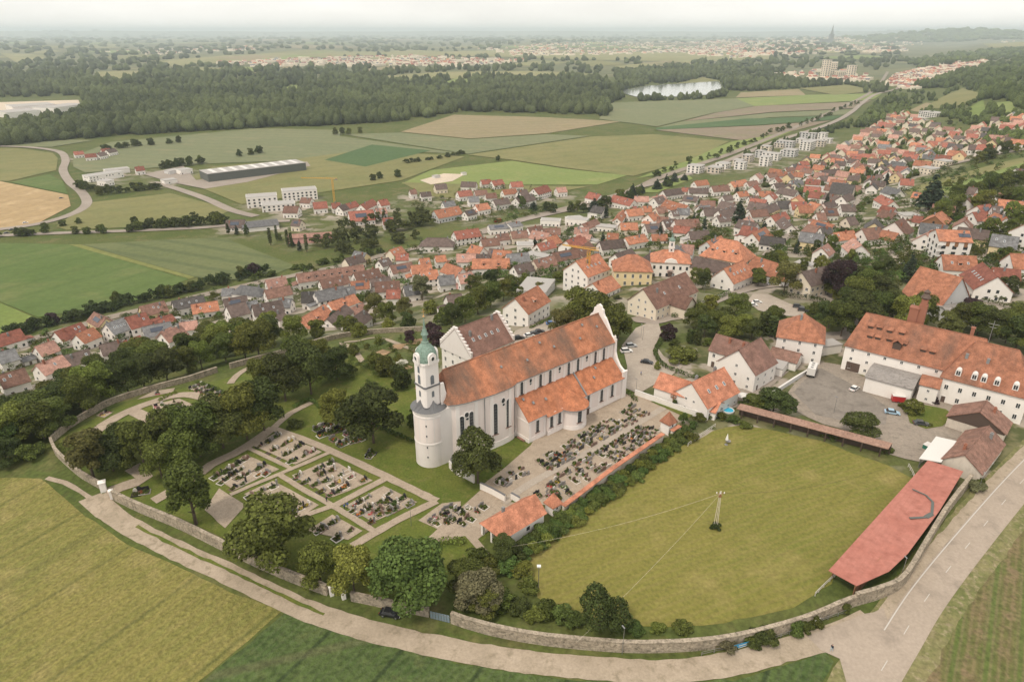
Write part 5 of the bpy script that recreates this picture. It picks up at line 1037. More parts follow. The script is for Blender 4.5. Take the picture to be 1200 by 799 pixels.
root, rf = ridge_house(1155.5, 471, 1149.5, 481, 'b', 14, 3.6, 4.2, 'o', label='old barn with dark timber gable beside the inn', name='timber_barn', cat='barn', chim=1, wins=0, addL=2)
L3, w3, e3, r3 = root['dims']; sx = 1 if facing(root, 1, 0) else -1
m = MB(); m.wallx([(-w3 / 2, e3 - .6), (w3 / 2, e3 - .6), (w3 / 2, e3), (0, e3 + r3), (-w3 / 2, e3)], sx * (L3 / 2 + .02), sx * (L3 / 2 + .08)); m.obj('timber_gable', 'wood_dark', root)
ridge_house(1159, 499, 1131, 533, 'b', 9, 3.2, 3.4, 'o', label='long low stable with brown roof beside the road', name='stable', cat='barn', chim=2, wins=.3, door=False)
def corners_roof(name, pts, h, t, mat, parent=None):
    W = [P(u, v, hh) for (u, v), hh in zip(pts, h)]; m = MB(); m.add([tuple(p) for p in W] + [(p.x, p.y, p.z - t) for p in W], [(0, 1, 2, 3), (7, 6, 5, 4), (0, 4, 5, 1), (1, 5, 6, 2), (2, 6, 7, 3), (3, 7, 4, 0)])
    return W, m.obj(name, mat, parent)
def shed(name, label, pts, h, mat, t=.18, posts=6, back=True, pm='wood_dark', cat='shed'):
    W = [P(u, v, hh) for (u, v), hh in zip(pts, h)]; c = sum(W, Vector()) / 4; root = empty(name, (c.x, c.y, G(c.x, c.y)))
    base = root.location; m = MB(); Q = [p - base for p in W]
    nrm = (Q[1] - Q[0]).cross(Q[3] - Q[0]).normalized()
    if nrm.z < 0: Q = Q[::-1]
    m.add([tuple(p) for p in Q] + [(p.x, p.y, p.z - t) for p in Q], [(0, 1, 2, 3), (7, 6, 5, 4), (0, 4, 5, 1), (1, 5, 6, 2), (2, 6, 7, 3), (3, 7, 4, 0)]); m.obj('roof', mat, root)
    Q = [p - base for p in W]
    for a, b_ in ((Q[0], Q[1]), (Q[3], Q[2])):
        for k in range(posts):
            p = a.lerp(b_, (k + .15) / (posts - .7)); c0 = (Q[0] + Q[1] + Q[2] + Q[3]) / 4; p = p + (c0 - p) * .05; m = MB(); zg = G(p.x + base.x, p.y + base.y) - base.z
            m.box(p.x - .13, p.x + .13, p.y - .13, p.y + .13, zg - .2, p.z - t - .03); m.obj('post', pm, root)
    if back:
        a, b_ = Q[0].lerp(Q[3], .06), Q[1].lerp(Q[2], .06); m = MB(); m.add([(a.x, a.y, -.6), (b_.x, b_.y, -.6), (b_.x, b_.y, b_.z - .15), (a.x, a.y, a.z - .15)], [(0, 1, 2, 3)])
        o = m.obj('back_wall', pm, root); so = o.modifiers.new('thick', 'SOLIDIFY'); so.thickness = .15
    return tag(root, label, cat)
sh = shed('open_shed', 'long narrow open shed with brown roof along the paddock', [(868, 472.5), (1046, 519), (1041, 526), (863, 478.5)], [3.8, 3.8, 3.0, 3.0], 'shed_tile', posts=9)
rs = shed('red_roofed_shed', 'long shed with flat red sheet roof along the road wall', [(1128, 551.5), (1004, 686), (971, 668), (1087.5, 539)], [3.9, 3.9, 3.3, 3.3], 'red_sheet', posts=7, pm='wood_brown')
for c in list(rs.children):
    if c.name.startswith('roof'): bpy.data.objects.remove(c)
RP = [P(u, v, h) - rs.location for u, v, h in ((1087.5, 539, 3.3), (971, 668, 3.3), (1004, 686, 3.8), (1042, 669, 3.9), (1064, 648, 3.9), (1101, 598, 3.9), (1129, 552, 3.9))]
for k, (i0, i1, i2, i3) in enumerate(((1, 2, 3, 3), (1, 3, 4, 4), (1, 4, 5, 0), (0, 5, 6, 6))):
    f = [RP[i] for i in dict.fromkeys((i0, i1, i2, i3))]; m = MB(); n_ = len(f); m.add([tuple(q) for q in f] + [(q.x, q.y, q.z - .16) for q in f], [tuple(range(n_)), tuple(range(2 * n_ - 1, n_ - 1, -1))] + [(i, n_ + i, n_ + (i + 1) % n_, (i + 1) % n_) for i in range(n_)]); m.obj('roof_sheet', 'red_sheet', rs)
# dark wind-blown cover lying on the red roof, and small roof vents
def on_red(u, v, dz=.05): return P(u, v, 3.75 + dz)
m = MB(); pp = [on_red(*q, .06) for q in ((1069, 573), (1085, 580), (1093, 588), (1092, 602), (1085, 606), (1066, 607))]
for a, b_, w_ in zip(pp[:-1], pp[1:], (.35, .45, .6, 1.1, .6)):
    d = (b_ - a).normalized(); n = Vector((-d.y, d.x, 0)).normalized() * w_ * .5; zz = Vector((0, 0, .12)); m.add([a - n, b_ - n, b_ + n, a + n, a - n + zz, b_ - n + zz, b_ + n + zz, a + n + zz], [(4, 5, 6, 7), (0, 1, 5, 4), (1, 2, 6, 5), (2, 3, 7, 6), (3, 0, 4, 7)])
tag(m.obj('tarpaulin_strip', 'cladding_dark'), 'crumpled dark cover strip lying on the red sheet roof', 'tarpaulin')
shed('white_canopy', 'white flat canopy roof beside the red roofed shed', [(1097, 511), (1121, 516.5), (1103, 541.5), (1077, 537)], [3.2, 3.2, 3.0, 3.0], 'flat_light', posts=3, back=False, pm='steel', cat='canopy')

# ------------------------------------------------------------------ mortuary hall and the two little wall pavilions
def hall():
    Lc, Fc, Rc = P(555.5, 616, 3.3), P(588.8, 633.5, 3.3), P(641.5, 600.5, 3.3); d = (Rc - Fc); d.z = 0; L = d.length; d.normalize(); n = Vector((-d.y, d.x, 0)); w = (Lc - Fc).dot(n)
    z0 = G(Fc.x, Fc.y); root = empty('mortuary_hall', (Fc.x, Fc.y, z0), math.atan2(d.y, d.x)); zr = 3.3 + w * .42
    m = MB(); hp = w * .46
    slab(m, (0, 0, 3.3), (L, 0, 3.3), (L, w / 2, zr), (hp, w / 2, zr), .2); slab(m, (L, w, 3.3), (0, w, 3.3), (hp, w / 2, zr), (L, w / 2, zr), .2); m.add([(0, w, 3.3), (0, 0, 3.3), (hp, w / 2, zr)], [(0, 1, 2)]); m.obj('roof', 'tile_hall', root)
    m = MB(); m.box(3.2, L - .5, .6, w - .6, -1, 3.35); m.wallx([(.6, 3.3), (w - .6, 3.3), (w / 2, zr - .3)], L - 1.0, L - .5); m.obj('wall', 'plaster_white', root)
    for x, y in ((.6, .6), (.6, w - .6), (.6, w * .52)): m = MB(); m.box(x - .3, x + .3, y - .3, y + .3, -1, 3.2); m.obj('pillar', 'plaster_white', root)
    m = MB(); m.box(.4, 3.2, .35, .7, 2.75, 3.25); m.box(.4, .75, .7, w - .35, 2.75, 3.25); m.box(.4, 3.2, w - .7, w - .35, 2.75, 3.25); m.obj('lintel', 'plaster_white', root)
    put_window(root, 'gate', 2.6, 2.5, 3.2, w * .28, 0, math.pi, 'door'); put_window(root, 'plain', 1.0, 1.0, L * .6, .6, 1.2, -math.pi / 2)
    m = MB(); m.box(-.3, .3, -.3, .3, -.5, 1.0); m.obj('chimney', 'lead_grey', root, loc=(hp + .5, w / 2 + .4, zr))
    tag(root, 'white mortuary hall with smooth orange hipped roof and open porch', 'hall')
hall()
def pavilion(eL, eF, eR, eave, rise, roof, label):
    a, b_, c_ = P(*eL, eave), P(*eF, eave), P(*eR, eave); s = ((a - b_).length + (c_ - b_).length) / 2; ce = (a + c_) / 2; d = c_ - b_; root = empty('wall_pavilion', (ce.x, ce.y, G(ce.x, ce.y)), math.atan2(d.y, d.x))
    h = s / 2; m = MB(); m.box(-h + .35, h - .35, -h + .35, h - .35, -1, eave); m.obj('wall', 'plaster_white', root)
    m = MB(); m.add([(-h, -h, eave), (h, -h, eave), (h, h, eave), (-h, h, eave), (0, 0, eave + rise), (-h, -h, eave - .18), (h, -h, eave - .18), (h, h, eave - .18), (-h, h, eave - .18)], [(0, 1, 4), (1, 2, 4), (2, 3, 4), (3, 0, 4), (5, 6, 1, 0), (6, 7, 2, 1), (7, 8, 3, 2), (8, 5, 0, 3), (8, 7, 6, 5)]); m.obj('roof', roof, root)
    put_window(root, 'plain', .5, .6, 0, -h + .35, eave - 1.1, -math.pi / 2)
    tag(root, label, 'pavilion')
pavilion((636, 588.5), (648.8, 596), (660.6, 589), 2.6, 2.9, 'tile_hall', 'small pavilion with bright orange pyramid roof beside the mortuary hall')
pavilion((773, 493), (783.5, 499), (794, 493.5), 3.6, 3.2, 'tile_brewery', 'small white pavilion with weathered pyramid roof at the end of the coped wall')

# ------------------------------------------------------------------ walls, gates, fences
def wall(name, label, pts, h, th, mat, cop=None, copw=.3, copt=.14, h_at=0.0, jag=0.0):
    C = path([(u, v) for u, v in pts], step=3.0) if not h_at else None
    if C is None:
        W = [P(u, v, h_at) for u, v in pts]; C = path([(p.x, p.y) for p in W], True, 3.0)
    c0 = C[0]; root = empty(name, (c0.x, c0.y, G(c0.x, c0.y))); o = root.location
    def run(hb, ht, w, mt, nm):
        m = MB(); vs_ = []
        for i, p in enumerate(C):
            d = (C[min(i + 1, len(C) - 1)] - C[max(i - 1, 0)]).normalized(); n = Vector((-d.y, d.x, 0)) * w / 2; zg = G(p.x, p.y); j = random.uniform(-jag, jag)
            for q, z in ((p - n, zg + hb), (p + n, zg + hb), (p + n, zg + ht + j), (p - n, zg + ht + j)): vs_.append((q.x - o.x, q.y - o.y, z - o.z))
        fs = []
        for i in range(len(C) - 1):
            a = i * 4; b_ = a + 4
            for k in range(4): fs.append((a + k, a + (k + 1) % 4, b_ + (k + 1) % 4, b_ + k))
        fs += [(3, 2, 1, 0), tuple(range(len(vs_) - 4, len(vs_)))]
        m.add(vs_, fs); return m.obj(nm, mt, root)
    run(-1.0, h, th, mat, 'wall_body')
    if cop: run(h + .003, h + copt, th + copw, cop, 'coping')
    return tag(root, label, 'wall')
wall('stone_wall', 'weathered stone wall along the track from the churchyard gate to the white posts', [(134, 585), (165, 600), (215, 621), (300, 663), (384, 697)], 2.6, .6, 'stone_wall', 'stone_wall', .2, .2, jag=.07)
wall('stone_wall', 'short stone wall between the white posts and the blue gate', [(412, 703), (450, 711), (503, 722)], 2.0, .6, 'stone_wall', 'stone_wall', .2, .2, jag=.08)
wall('stone_wall', 'long weathered stone wall around the paddock corner', [(529, 729), (570, 742), (640, 755), (730, 763), (800, 762), (860, 755), (920, 740), (955, 728), (980, 717), (1001, 709)], 2.5, .6, 'stone_wall', 'stone_wall', .25, .2, jag=.06)
wall('stone_wall', 'overgrown stone wall behind the red roofed shed', [(1000, 709), (1040, 697), (1059, 683), (1081, 647), (1107, 604), (1135, 568)], 3.1, .7, 'stone_wall', 'stone_wall', .2, .2, jag=.12)
wall('stone_wall', 'curved stone wall on the slope left of the churchyard gate', [(61, 519), (66, 532), (80, 546), (97, 560), (118, 572)], 2.0, .6, 'stone_wall', 'stone_wall', .2, .15, jag=.06)
wall('stone_wall', 'old stone wall between the upper graves and the wood', [(62, 518), (80, 503), (104, 488), (135, 472), (180, 458), (225, 446), (255, 436)], 2.0, .6, 'stone_wall', 'stone_wall', .2, .15, jag=.05)
wall('stone_wall', 'garden terrace wall above the row houses', [(270, 432), (310, 421), (345, 412), (390, 398), (430, 392), (500, 388)], 2.0, .6, 'stone_wall', 'stone_wall', .2, .15, jag=.05)
wall('coped_wall', 'churchyard wall capped with orange tiles between the two pavilions', [(660, 592.5), (690, 570), (717.5, 549), (745, 530), (777, 508)], 2.3, .55, 'plaster_old', 'tile_hall', .75, .22, h_at=2.4)
wall('coped_wall', 'short tile capped wall beyond the weathered pavilion', [(787, 505), (797, 499)], 2.4, .55, 'plaster_old', 'tile_hall', .7, .22, h_at=2.4)
wall('white_wall', 'white rendered wall along the lane behind the graves', [(744, 463), (775, 474), (800, 483), (828, 492)], 1.9, .4, 'plaster_white', 'flat_light', .1, .08)
wall('white_wall', 'short white wall beside the dark choir tree', [(563, 573), (578, 580), (592, 588)], 2.0, .4, 'plaster_white', 'slate', .12, .1)
wall('white_wall', 'short white wall stub beside the mortuary hall', [(599, 584.5), (609, 590)], 1.9, .4, 'plaster_white', 'slate', .12, .1)
wall('white_wall', 'curved white wall around the tower foot', [(527, 548), (535, 556), (545, 560), (556, 566)], 2.2, .4, 'plaster_church', 'flat_light', .12, .1)
wall('retaining_wall', 'grey retaining wall along the ramp by the brewery yard', [(893, 470), (910, 460), (930, 447), (955, 432)], 1.4, .5, 'plaster_grey', 'flat_light', .1, .1)
wall('stone_wall', 'low garden wall below the farmhouse', [(744, 352), (752, 345), (762, 340)], 1.2, .4, 'stone_wall')
def post(u, v, w, h, label, mat='plaster_white'):
    p = P(u, v); r_ = empty('gate_post', (p.x, p.y, p.z), .5); m = MB(); m.box(-w / 2, w / 2, -w / 2, w / 2, -.5, h); m.obj('shaft', mat, r_); m = MB(); m.add([(-w * .65, -w * .65, h), (w * .65, -w * .65, h), (w * .65, w * .65, h), (-w * .65, w * .65, h), (0, 0, h + .5)], [(0, 1, 4), (1, 2, 4), (2, 3, 4), (3, 0, 4), (3, 2, 1, 0)]); m.obj('cap', mat, r_); tag(r_, label, 'gate post', 'white gate posts')
post(122, 575, 1.4, 2.8, 'broad white gate post beside the churchyard entrance drive'); post(132, 584, .9, 2.5, 'slim white gate post at the end of the stone wall'); post(389, 697, .8, 2.3, 'white gate posts by the track near the pale trees'); post(403, 701, .8, 2.3, 'white gate posts by the track near the pale trees')
a, b_ = P(504, 724), P(528, 730); d = b_ - a; gt = empty('metal_gate', a, math.atan2(d.y, d.x)); n_b = 7
plain('gate_blue', (.20, .26, .30), .5)
for k in range(n_b): m = MB(); m.box(.1 + k * (d.length - .2) / n_b, (k + 1) * (d.length - .2) / n_b, -.04, .04, .1, 1.9); m.obj('board', 'gate_blue', gt)
m = MB(); m.box(0, d.length, -.07, -.045, .4, .5); m.box(0, d.length, -.07, -.045, 1.5, 1.6); m.obj('rail', 'steel', gt); tag(gt, 'blue grey board gate in the stone wall', 'gate')

# ------------------------------------------------------------------ graves
plain('granite_black', (.03, .03, .033), .25, 0, .5); plain('granite_grey', (.24, .225, .215), .5); plain('granite_brown', (.19, .125, .10), .4); plain('stone_pale', (.58, .54, .49), .8); plain('soil_dark', (.075, .055, .04), .95)
for nm, c in (('bloom_red', (.50, .06, .06)), ('bloom_yellow', (.60, .42, .06)), ('bloom_pink', (.55, .22, .25)), ('bloom_orange', (.6, .2, .05)), ('bloom_white', (.7, .66, .58))): leafy(nm, c, .7, .1, .005, 0)
def stone_me(kind, mat):
    m = MB()
    if kind == 0: m.box(-.42, .42, -.09, .09, 0, 1.15)
    elif kind == 1: pts = arch_pts(.9, 1.2); nn = len(pts); m.add([(x, -.1, z) for x, z in pts] + [(x, .1, z) for x, z in pts], [tuple(range(nn)), tuple(range(2 * nn - 1, nn - 1, -1))] + [(i, (i + 1) % nn, nn + (i + 1) % nn, nn + i) for i in range(nn)])
    elif kind == 2: m.box(-.75, .75, -.1, .1, 0, .95); m.box(-.2, .2, -.12, .12, .95, 1.15)
    elif kind == 3: m.box(-.22, .22, -.16, .16, 0, 1.5); m.box(-.32, .32, -.2, .2, 0, .25)
    else: m.box(-.08, .08, -.06, .06, 0, 1.6); m.box(-.38, .38, -.06, .06, 1.05, 1.2); m.box(-.3, .3, -.18, .18, 0, .3)
    return m.me('headstone', mat)
STONES = [(stone_me(k, mt), wd) for mt, wd in (('granite_black', 'black polished'), ('granite_grey', 'grey'), ('granite_brown', 'brown'), ('stone_pale', 'pale')) for k in range(5)]
m = MB(); m.box(-.75, .75, -.08, .08, 0, .16); m.box(-.75, .75, -1.92, -1.76, 0, .16); m.box(-.75, -.62, -1.76, -.08, 0, .16); m.box(.62, .75, -1.76, -.08, 0, .16); KERB = [m.me('kerb', q) for q in ('granite_grey', 'stone_pale', 'granite_black', 'granite_brown')]
m = MB(); m.box(-.62, .62, -1.76, -.08, 0, .1); BED = m.me('soil_bed', 'soil_dark')
def tuft(mat, n, s): return leaf_mesh('planting', [(-.25, -.5, .2, .33, .4, .25), (.25, -.9, .2, .33, .4, .22), (0, -1.35, .18, .45, .35, .2)], n, s, mat, 3, inner=.6)
PLANT = [(tuft('leaf_hedge', 190, .14), 'green plants'), (tuft('leaf_broad', 190, .13), 'dark shrubs')]
BLOOM = [(tuft('bloom_' + c, 90, .13), c + ' flowers') for c in ('red', 'yellow', 'pink', 'orange', 'white')]
SHRUB = leaf_mesh('shrub', [(.0, -.8, .45, .4, .4, .5), (.05, -.8, .85, .22, .22, .35)], 110, .1, 'leaf_dark', 5, inner=.6)
def grave(p, rz, place):
    s_, wd = STONES[random.choices(range(20), [2.6, 2, 1.5, .6, .4, 4, 4, 2.5, 1.2, 1, 2.6, 2.6, 1.4, .8, .3, 1.6, 1.8, .7, .9, .9])[0]]
    root = empty('grave', (p.x, p.y, G(p.x, p.y) + .04), rz); o = obj('headstone', s_, root); o.scale = (random.uniform(.85, 1.2), 1, random.uniform(.8, 1.15))
    g_s = random.uniform(.92, 1.2); root.scale = (g_s * random.choice((1, 1, 1.35)), g_s, g_s); obj('kerb', random.choice(KERB), root); bed = obj('soil_bed', BED, root); words = []
    if random.random() < .92: q, w_ = random.choice(PLANT); o = obj('planting', q, bed); o.scale = (1, 1, random.uniform(.7, 1.6))
    fl = ''
    if random.random() < .6: q, fl = random.choice(BLOOM); o = obj('flowers', q, bed, (random.uniform(-.1, .1), 0, .12)); o.scale = (random.uniform(.5, .95),) * 3
    if random.random() < .28: o = obj('shrub', SHRUB, root); o.scale = (1, 1, random.uniform(.8, 1.7))
    lab = f'grave with {wd} headstone' + (f' and {fl}' if fl else ' without flowers') + f' {place}'
    tag(root, lab, 'grave', f'graves {place}')
def grave_quad(corners, rows, cols, place, fill=.75, face=None, jit=.35):
    """corners in pixels: first row left, first row right, last row right, last row left"""
    W = [P(*c) for c in corners]
    for i in range(rows):
        for j in range(cols):
            if random.random() > fill: continue
            a = (i + .5) / rows; b_ = (j + .5) / cols; p = W[0].lerp(W[1], b_).lerp(W[3].lerp(W[2], b_), a); d = (W[1] - W[0]) if face is None else face
            p = p + Vector((random.gauss(0, jit), random.gauss(0, jit), 0)); grave(p, math.atan2(d.y, d.x) + random.gauss(0, .05), place)
cy_pl = 'in the gravel yard'
AX = Vector((math.cos(CROT), math.sin(CROT), 0))
strip('churchyard_path', [(590, 590), (620, 568), (690, 530), (762, 488), (790, 470)], 2.2, 'paving', 4.2)
drape('gravel_yard', [(566, 568), (592, 548), (622, 522), (630, 508), (665, 490), (700, 474), (733, 462), (750, 462), (800, 486), (788, 503), (745, 532), (717, 551), (690, 572), (662, 594), (612, 590)], 'gravel', 3)
drape('hall_forecourt', [(500, 632), (528, 606), (566, 572), (592, 588), (614, 590), (560, 632), (575, 650), (560, 645), (545, 628), (515, 636)], 'gravel', 2.6)
grave_quad([(578, 566), (612, 548), (625, 556), (592, 574)], 2, 7, cy_pl, .7, -AX); grave_quad([(628, 543), (700, 500), (722, 510), (648, 555)], 4, 13, cy_pl, .78, -AX); grave_quad([(702, 500), (745, 477), (765, 487), (722, 511)], 4, 8, cy_pl, .82, -AX)
grave_quad([(620, 578), (650, 560), (676, 576), (646, 590)], 3, 6, cy_pl, .7, AX); grave_quad([(655, 558), (755, 499), (783, 507), (684, 571)], 5, 18, cy_pl, .78, -AX)
cm = 'in the cemetery blocks'
Z3 = lambda x, y: (240 + x / 3.993, 470 + y / 3.993)
# blocks: lawn ground with gravel fields
for i, (q, n_r, n_c, fl) in enumerate([([(55, 352), (190, 262), (330, 322), (145, 408)], 4, 8, .5), ([(245, 212), (345, 155), (530, 238), (420, 290)], 4, 9, .5), ([(430, 352), (590, 285), (765, 372), (600, 440)], 5, 9, .5),
                    ([(205, 440), (325, 385), (515, 485), (420, 545)], 4, 9, .5), ([(675, 492), (835, 408), (975, 475), (790, 558)], 5, 9, .5), ([(495, 605), (600, 540), (725, 607), (665, 645)], 2, 6, .7), ([(10, 510), (70, 420), (180, 490), (95, 585)], 2, 3, .0),
                    ([(1000, 560), (1110, 480), (1198, 470), (1198, 560), (1110, 610)], 0, 0, 0)]):
    cq = (sum(c[0] for c in q) / len(q), sum(c[1] for c in q) / len(q)); q = [(cq[0] + (x - cq[0]) * 1.13, cq[1] + (y - cq[1]) * 1.13) for x, y in q] if n_r else q; px_ = [Z3(*c) for c in q]; drape('gravel_field', px_, 'gravel', 3 + (i % 2) * .3, .08)
    if n_r: 
        e0 = P(*px_[1]) - P(*px_[0]); grave_quad(px_[:4], n_r, n_c, cm, fl, Vector((-e0.y, e0.x, 0)) * -1, .3)
for pts, w_ in (([(320, 130), (570, 225), (850, 355), (1085, 470)], 2.4), ([(120, 440), (360, 338), (590, 240)], 1.4), ([(590, 500), (850, 362)], 2.0), ([(690, 680), (900, 560), (1085, 470)], 2.2), ([(350, 345), (470, 420), (600, 492), (800, 615)], 1.6), ([(410, 560), (600, 490)], 1.6), ([(320, 128), (180, 225), (30, 300), (-60, 370), (-240, 470)], 3.2), ([(205, 222), (415, 322)], 1.3), ([(320, 130), (400, 60), (500, 10)], 2.2), ([(1060, 660), (1198, 560), (1290, 510)], 3.0)):
    strip('cemetery_path', [Z3(*p) for p in pts], w_, 'gravel', 3.8, .05)
grave_quad([Z3(470, 130), Z3(570, 90), Z3(750, 185), Z3(640, 215)], 4, 9, 'in the dense plot by the path', .8, None, .2); grave_quad([Z3(700, 225), Z3(715, 205), Z3(830, 280), Z3(810, 300)], 1, 6, 'in the dense plot by the path', .9, None, .1)
grave_quad([Z3(1020, 560), Z3(1150, 480), Z3(1210, 510), Z3(1110, 600)], 3, 5, 'in the plot before the choir tree', .8, None, .2); grave_quad([(520, 612), (556, 583), (572, 592), (540, 618)], 2, 4, 'in the plot before the choir tree', .5, None, .2)
Z2 = lambda x, y: (60 + x / 3.993, 440 + y / 3.993)
for pts, w_ in (([(200, 270), (260, 225), (370, 165), (480, 125), (560, 100), (640, 92), (700, 100), (760, 120)], 4.4), ([(370, 165), (420, 185), (470, 215)], 4.0), ([(380, 430), (440, 480), (340, 520), (260, 550)], 4.0)): strip('cemetery_path', [Z2(*p) for p in pts], w_, 'gravel', 3.6, .05)
for q, a_, b_, f_ in (([(470, 140), (600, 110), (670, 140), (520, 200)], 3, 5, .6), ([(640, 60), (700, 35), (810, 95), (740, 110)], 4, 7, .8), ([(400, 115), (480, 75), (580, 60), (570, 80)], 1, 6, .5), ([(210, 190), (250, 165), (290, 175), (250, 200)], 1, 2, .8)):
    drape('gravel_field', [Z2(*c) for c in q], 'gravel', 3, .08); grave_quad([Z2(*c) for c in q], a_, b_, 'in the upper cemetery by the wood', f_, None, .2)
grave_quad([Z2(360, 540), Z2(450, 520), Z2(465, 545), Z2(375, 565)], 1, 5, 'beside the churchyard gate', .9, None, .1)

# hedges: clipped, one mesh of leaf clumps around a core
def hedge(pts, w, h, label, leaf='leaf_hedge', h_at=None):
    C = path(pts, step=1.2); lob = []
    c0 = C[0]; o = Vector((c0.x, c0.y, G(c0.x, c0.y)))
    for p in C:
        lob.append((p.x - o.x, p.y - o.y, G(p.x, p.y) - o.z + h * .45, w * .6 + random.uniform(-.1, .1), w * .6 + random.uniform(-.1, .1), h * .58))
    root = empty('hedge', o); n = int(len(C) * 46); obj('foliage', leaf_mesh('foliage', lob, n, .26, leaf, len(C), inner=.2), root)
    m = MB()
    for p in C[::3]: q = p - o; zg = G(p.x, p.y) - o.z; m.tube((q.x, q.y, zg - .2), (q.x, q.y, zg + h * .6), .06)
    m.obj('stem', 'bark', root); tag(root, label, 'hedge')
hedge([(775, 400), (768, 412), (772, 424), (782, 432), (798, 438), (820, 446)], 1.4, 1.6, 'curved clipped hedge around the green on the church square')
hedge([(745, 470), (737, 462)], 1.5, 1.5, 'small hedge beside the west gable')
hedge([(790, 372), (812, 362), (835, 353), (852, 345)], 2.4, 2.0, 'long flowering hedge along the farmhouse lane')
hedge([(917, 347), (930, 350), (950, 352), (968, 357)], 2.6, 2.6, 'clipped dark hedge in front of the cream house', 'leaf_dark')
hedge([(405, 487), (440, 500), (470, 512), (492, 522)], 1.0, 1.2, 'low clipped hedge on the lawn beside the tower')
hedge([(346, 478), (362, 470), (375, 478)], 1.2, 1.4, 'short hedge at the garden path')
hedge([(232, 450), (255, 458), (272, 468)], 1.2, 1.3, 'clipped hedge at the upper graves')
hedge([(508, 640), (520, 636), (540, 636)], 2.0, 1.4, 'rounded yellow green hedge in front of the mortuary hall', 'leaf_light')
hedge([(1140, 350), (1160, 356), (1185, 362), (1200, 365)], 1.6, 2.2, 'dark hedge along the lane beside the red roofed house', 'leaf_dark')
hedge([(552, 262), (570, 258), (590, 252)], 4, 4, 'tall dark hedge beside the main street', 'leaf_dark'); hedge([(596, 248), (610, 245), (618, 243)], 4, 4, 'second tall hedge beside the main street', 'leaf_dark')
hedge([(622, 385), (634, 380), (645, 374)], 1.0, 1.2, 'low hedge in front of the white three storey house')
hedge([(668, 470), (676, 470)], .6, .5, 'tiny box hedge at the chapel wall')
hedge([(100, 545), (92, 538), (80, 530), (74, 524)], 2, 1.6, 'bushy hedge along the curved slope wall')
hedge([(205, 462), (195, 466), (188, 470)], 1.2, 1.2, 'round yellow shrubs beside the upper cemetery path', 'leaf_light')
# ------------------------------------------------------------------ cars, people, poles and small things
plain('tyre', (.02, .02, .02), .8); plain('car_glass', (.03, .035, .04), .1, 0, .6); plain('lamp_glass', (.7, .7, .65), .2); plain('tail_red', (.4, .02, .02), .4)
CARCOL = {'white': (.75, .74, .72), 'black': (.015, .015, .017), 'dark grey': (.07, .072, .075), 'silver': (.42, .43, .44), 'blue': (.05, .14, .33), 'red': (.42, .03, .03), 'light blue': (.35, .5, .62)}
for k, c in CARCOL.items(): plain('paint_' + k.replace(' ', '_'), c, .3, 0, .5)
CARM = {}
def car_parts(colour, suv=False):
    key = (colour, suv)
    if key in CARM: return CARM[key]
    pm = 'paint_' + colour.replace(' ', '_'); H_ = 1.72 if suv else 1.45; b0 = .95 if suv else .82
    lo = [(-2.15, .35), (-2.2, .6), (-2.12, b0), (-1.2, b0 + .02), (.95, b0 + .02), (1.75, b0 - .12), (2.12, b0 - .3), (2.15, .35)]
    m = MB(); n = len(lo); m.add([(x, -.88, z) for x, z in lo] + [(x, .88, z) for x, z in lo], [tuple(range(n)), tuple(range(2 * n - 1, n - 1, -1))] + [(i, (i + 1) % n, n + (i + 1) % n, n + i) for i in range(n)]); body = m.me('body', pm)
    m = MB(); b_, t_ = b0 + .02, H_
    B_ = [(-1.95 if suv else -1.7, -.82, b_), (1.05, -.82, b_), (1.05, .82, b_), (-1.95 if suv else -1.7, .82, b_)]; T_ = [(-1.7 if suv else -1.15, -.66, t_ - .06), (.3, -.66, t_ - .06), (.3, .66, t_ - .06), (-1.7 if suv else -1.15, .66, t_ - .06)]
    m.add(B_ + T_, [(0, 1, 5, 4), (1, 2, 6, 5), (2, 3, 7, 6), (3, 0, 4, 7), (4, 5, 6, 7)]); cab = m.me('cabin_glass', 'car_glass')
    m = MB(); m.box(T_[0][0] - .03, .34, -.69, .69, t_ - .058, t_); roof = m.me('roof_panel', pm)
    m = MB()
    n = 12; pts = [(.33 * math.cos(6.2832 * k / n), .33 * math.sin(6.2832 * k / n)) for k in range(n)]; m.add([(x, -.11, z) for x, z in pts] + [(x, .11, z) for x, z in pts], [tuple(range(n)), tuple(range(2 * n - 1, n - 1, -1))] + [(i, (i + 1) % n, n + (i + 1) % n, n + i) for i in range(n)]); m.box(-.17, .17, -.125, .125, -.17, .17, 1); wh = m.me('wheel', ['tyre', 'steel'])
    m = MB(); m.box(-.02, .03, -.22, .22, -.08, .08); hl = m.me('headlight', 'lamp_glass'); m = MB(); m.box(-.03, .02, -.2, .2, -.08, .08); tl = m.me('tail_light', 'tail_red')
    CARM[key] = (body, cab, roof, wh, hl, tl, b0); return CARM[key]
def car(u, v, ang, colour, label, suv=False, group=None):
    p = P(u, v); root = empty('car', (p.x, p.y, G(p.x, p.y) + .12), R(ang)); bd, cab, rf, wh, hl, tl, b0 = car_parts(colour, suv)
    obj('body', bd, root); c = obj('cabin_glass', cab, root); obj('roof_panel', rf, root)
    for x in (-1.35, 1.35):
        for y in (-.8, .8): obj('wheel', wh, root, (x, y, .33))
    for y in (-.6, .6): obj('headlight', hl, root, (2.13, y, b0 - .3)); obj('tail_light', tl, root, (-2.17, y, b0 - .12))
    tag(root, label, 'car', group)
car(458, 721, -12, 'black', 'black car parked on the gravel track by the stone wall')
car(758, 426, -22, 'black', 'black car on the church square beside the curved hedge')
car(734, 413, 10, 'white', 'white car parked beside the west gable', True, 'white cars by the west gable'); car(739.5, 407, 12, 'silver', 'silver car parked behind the white one at the west gable', True)
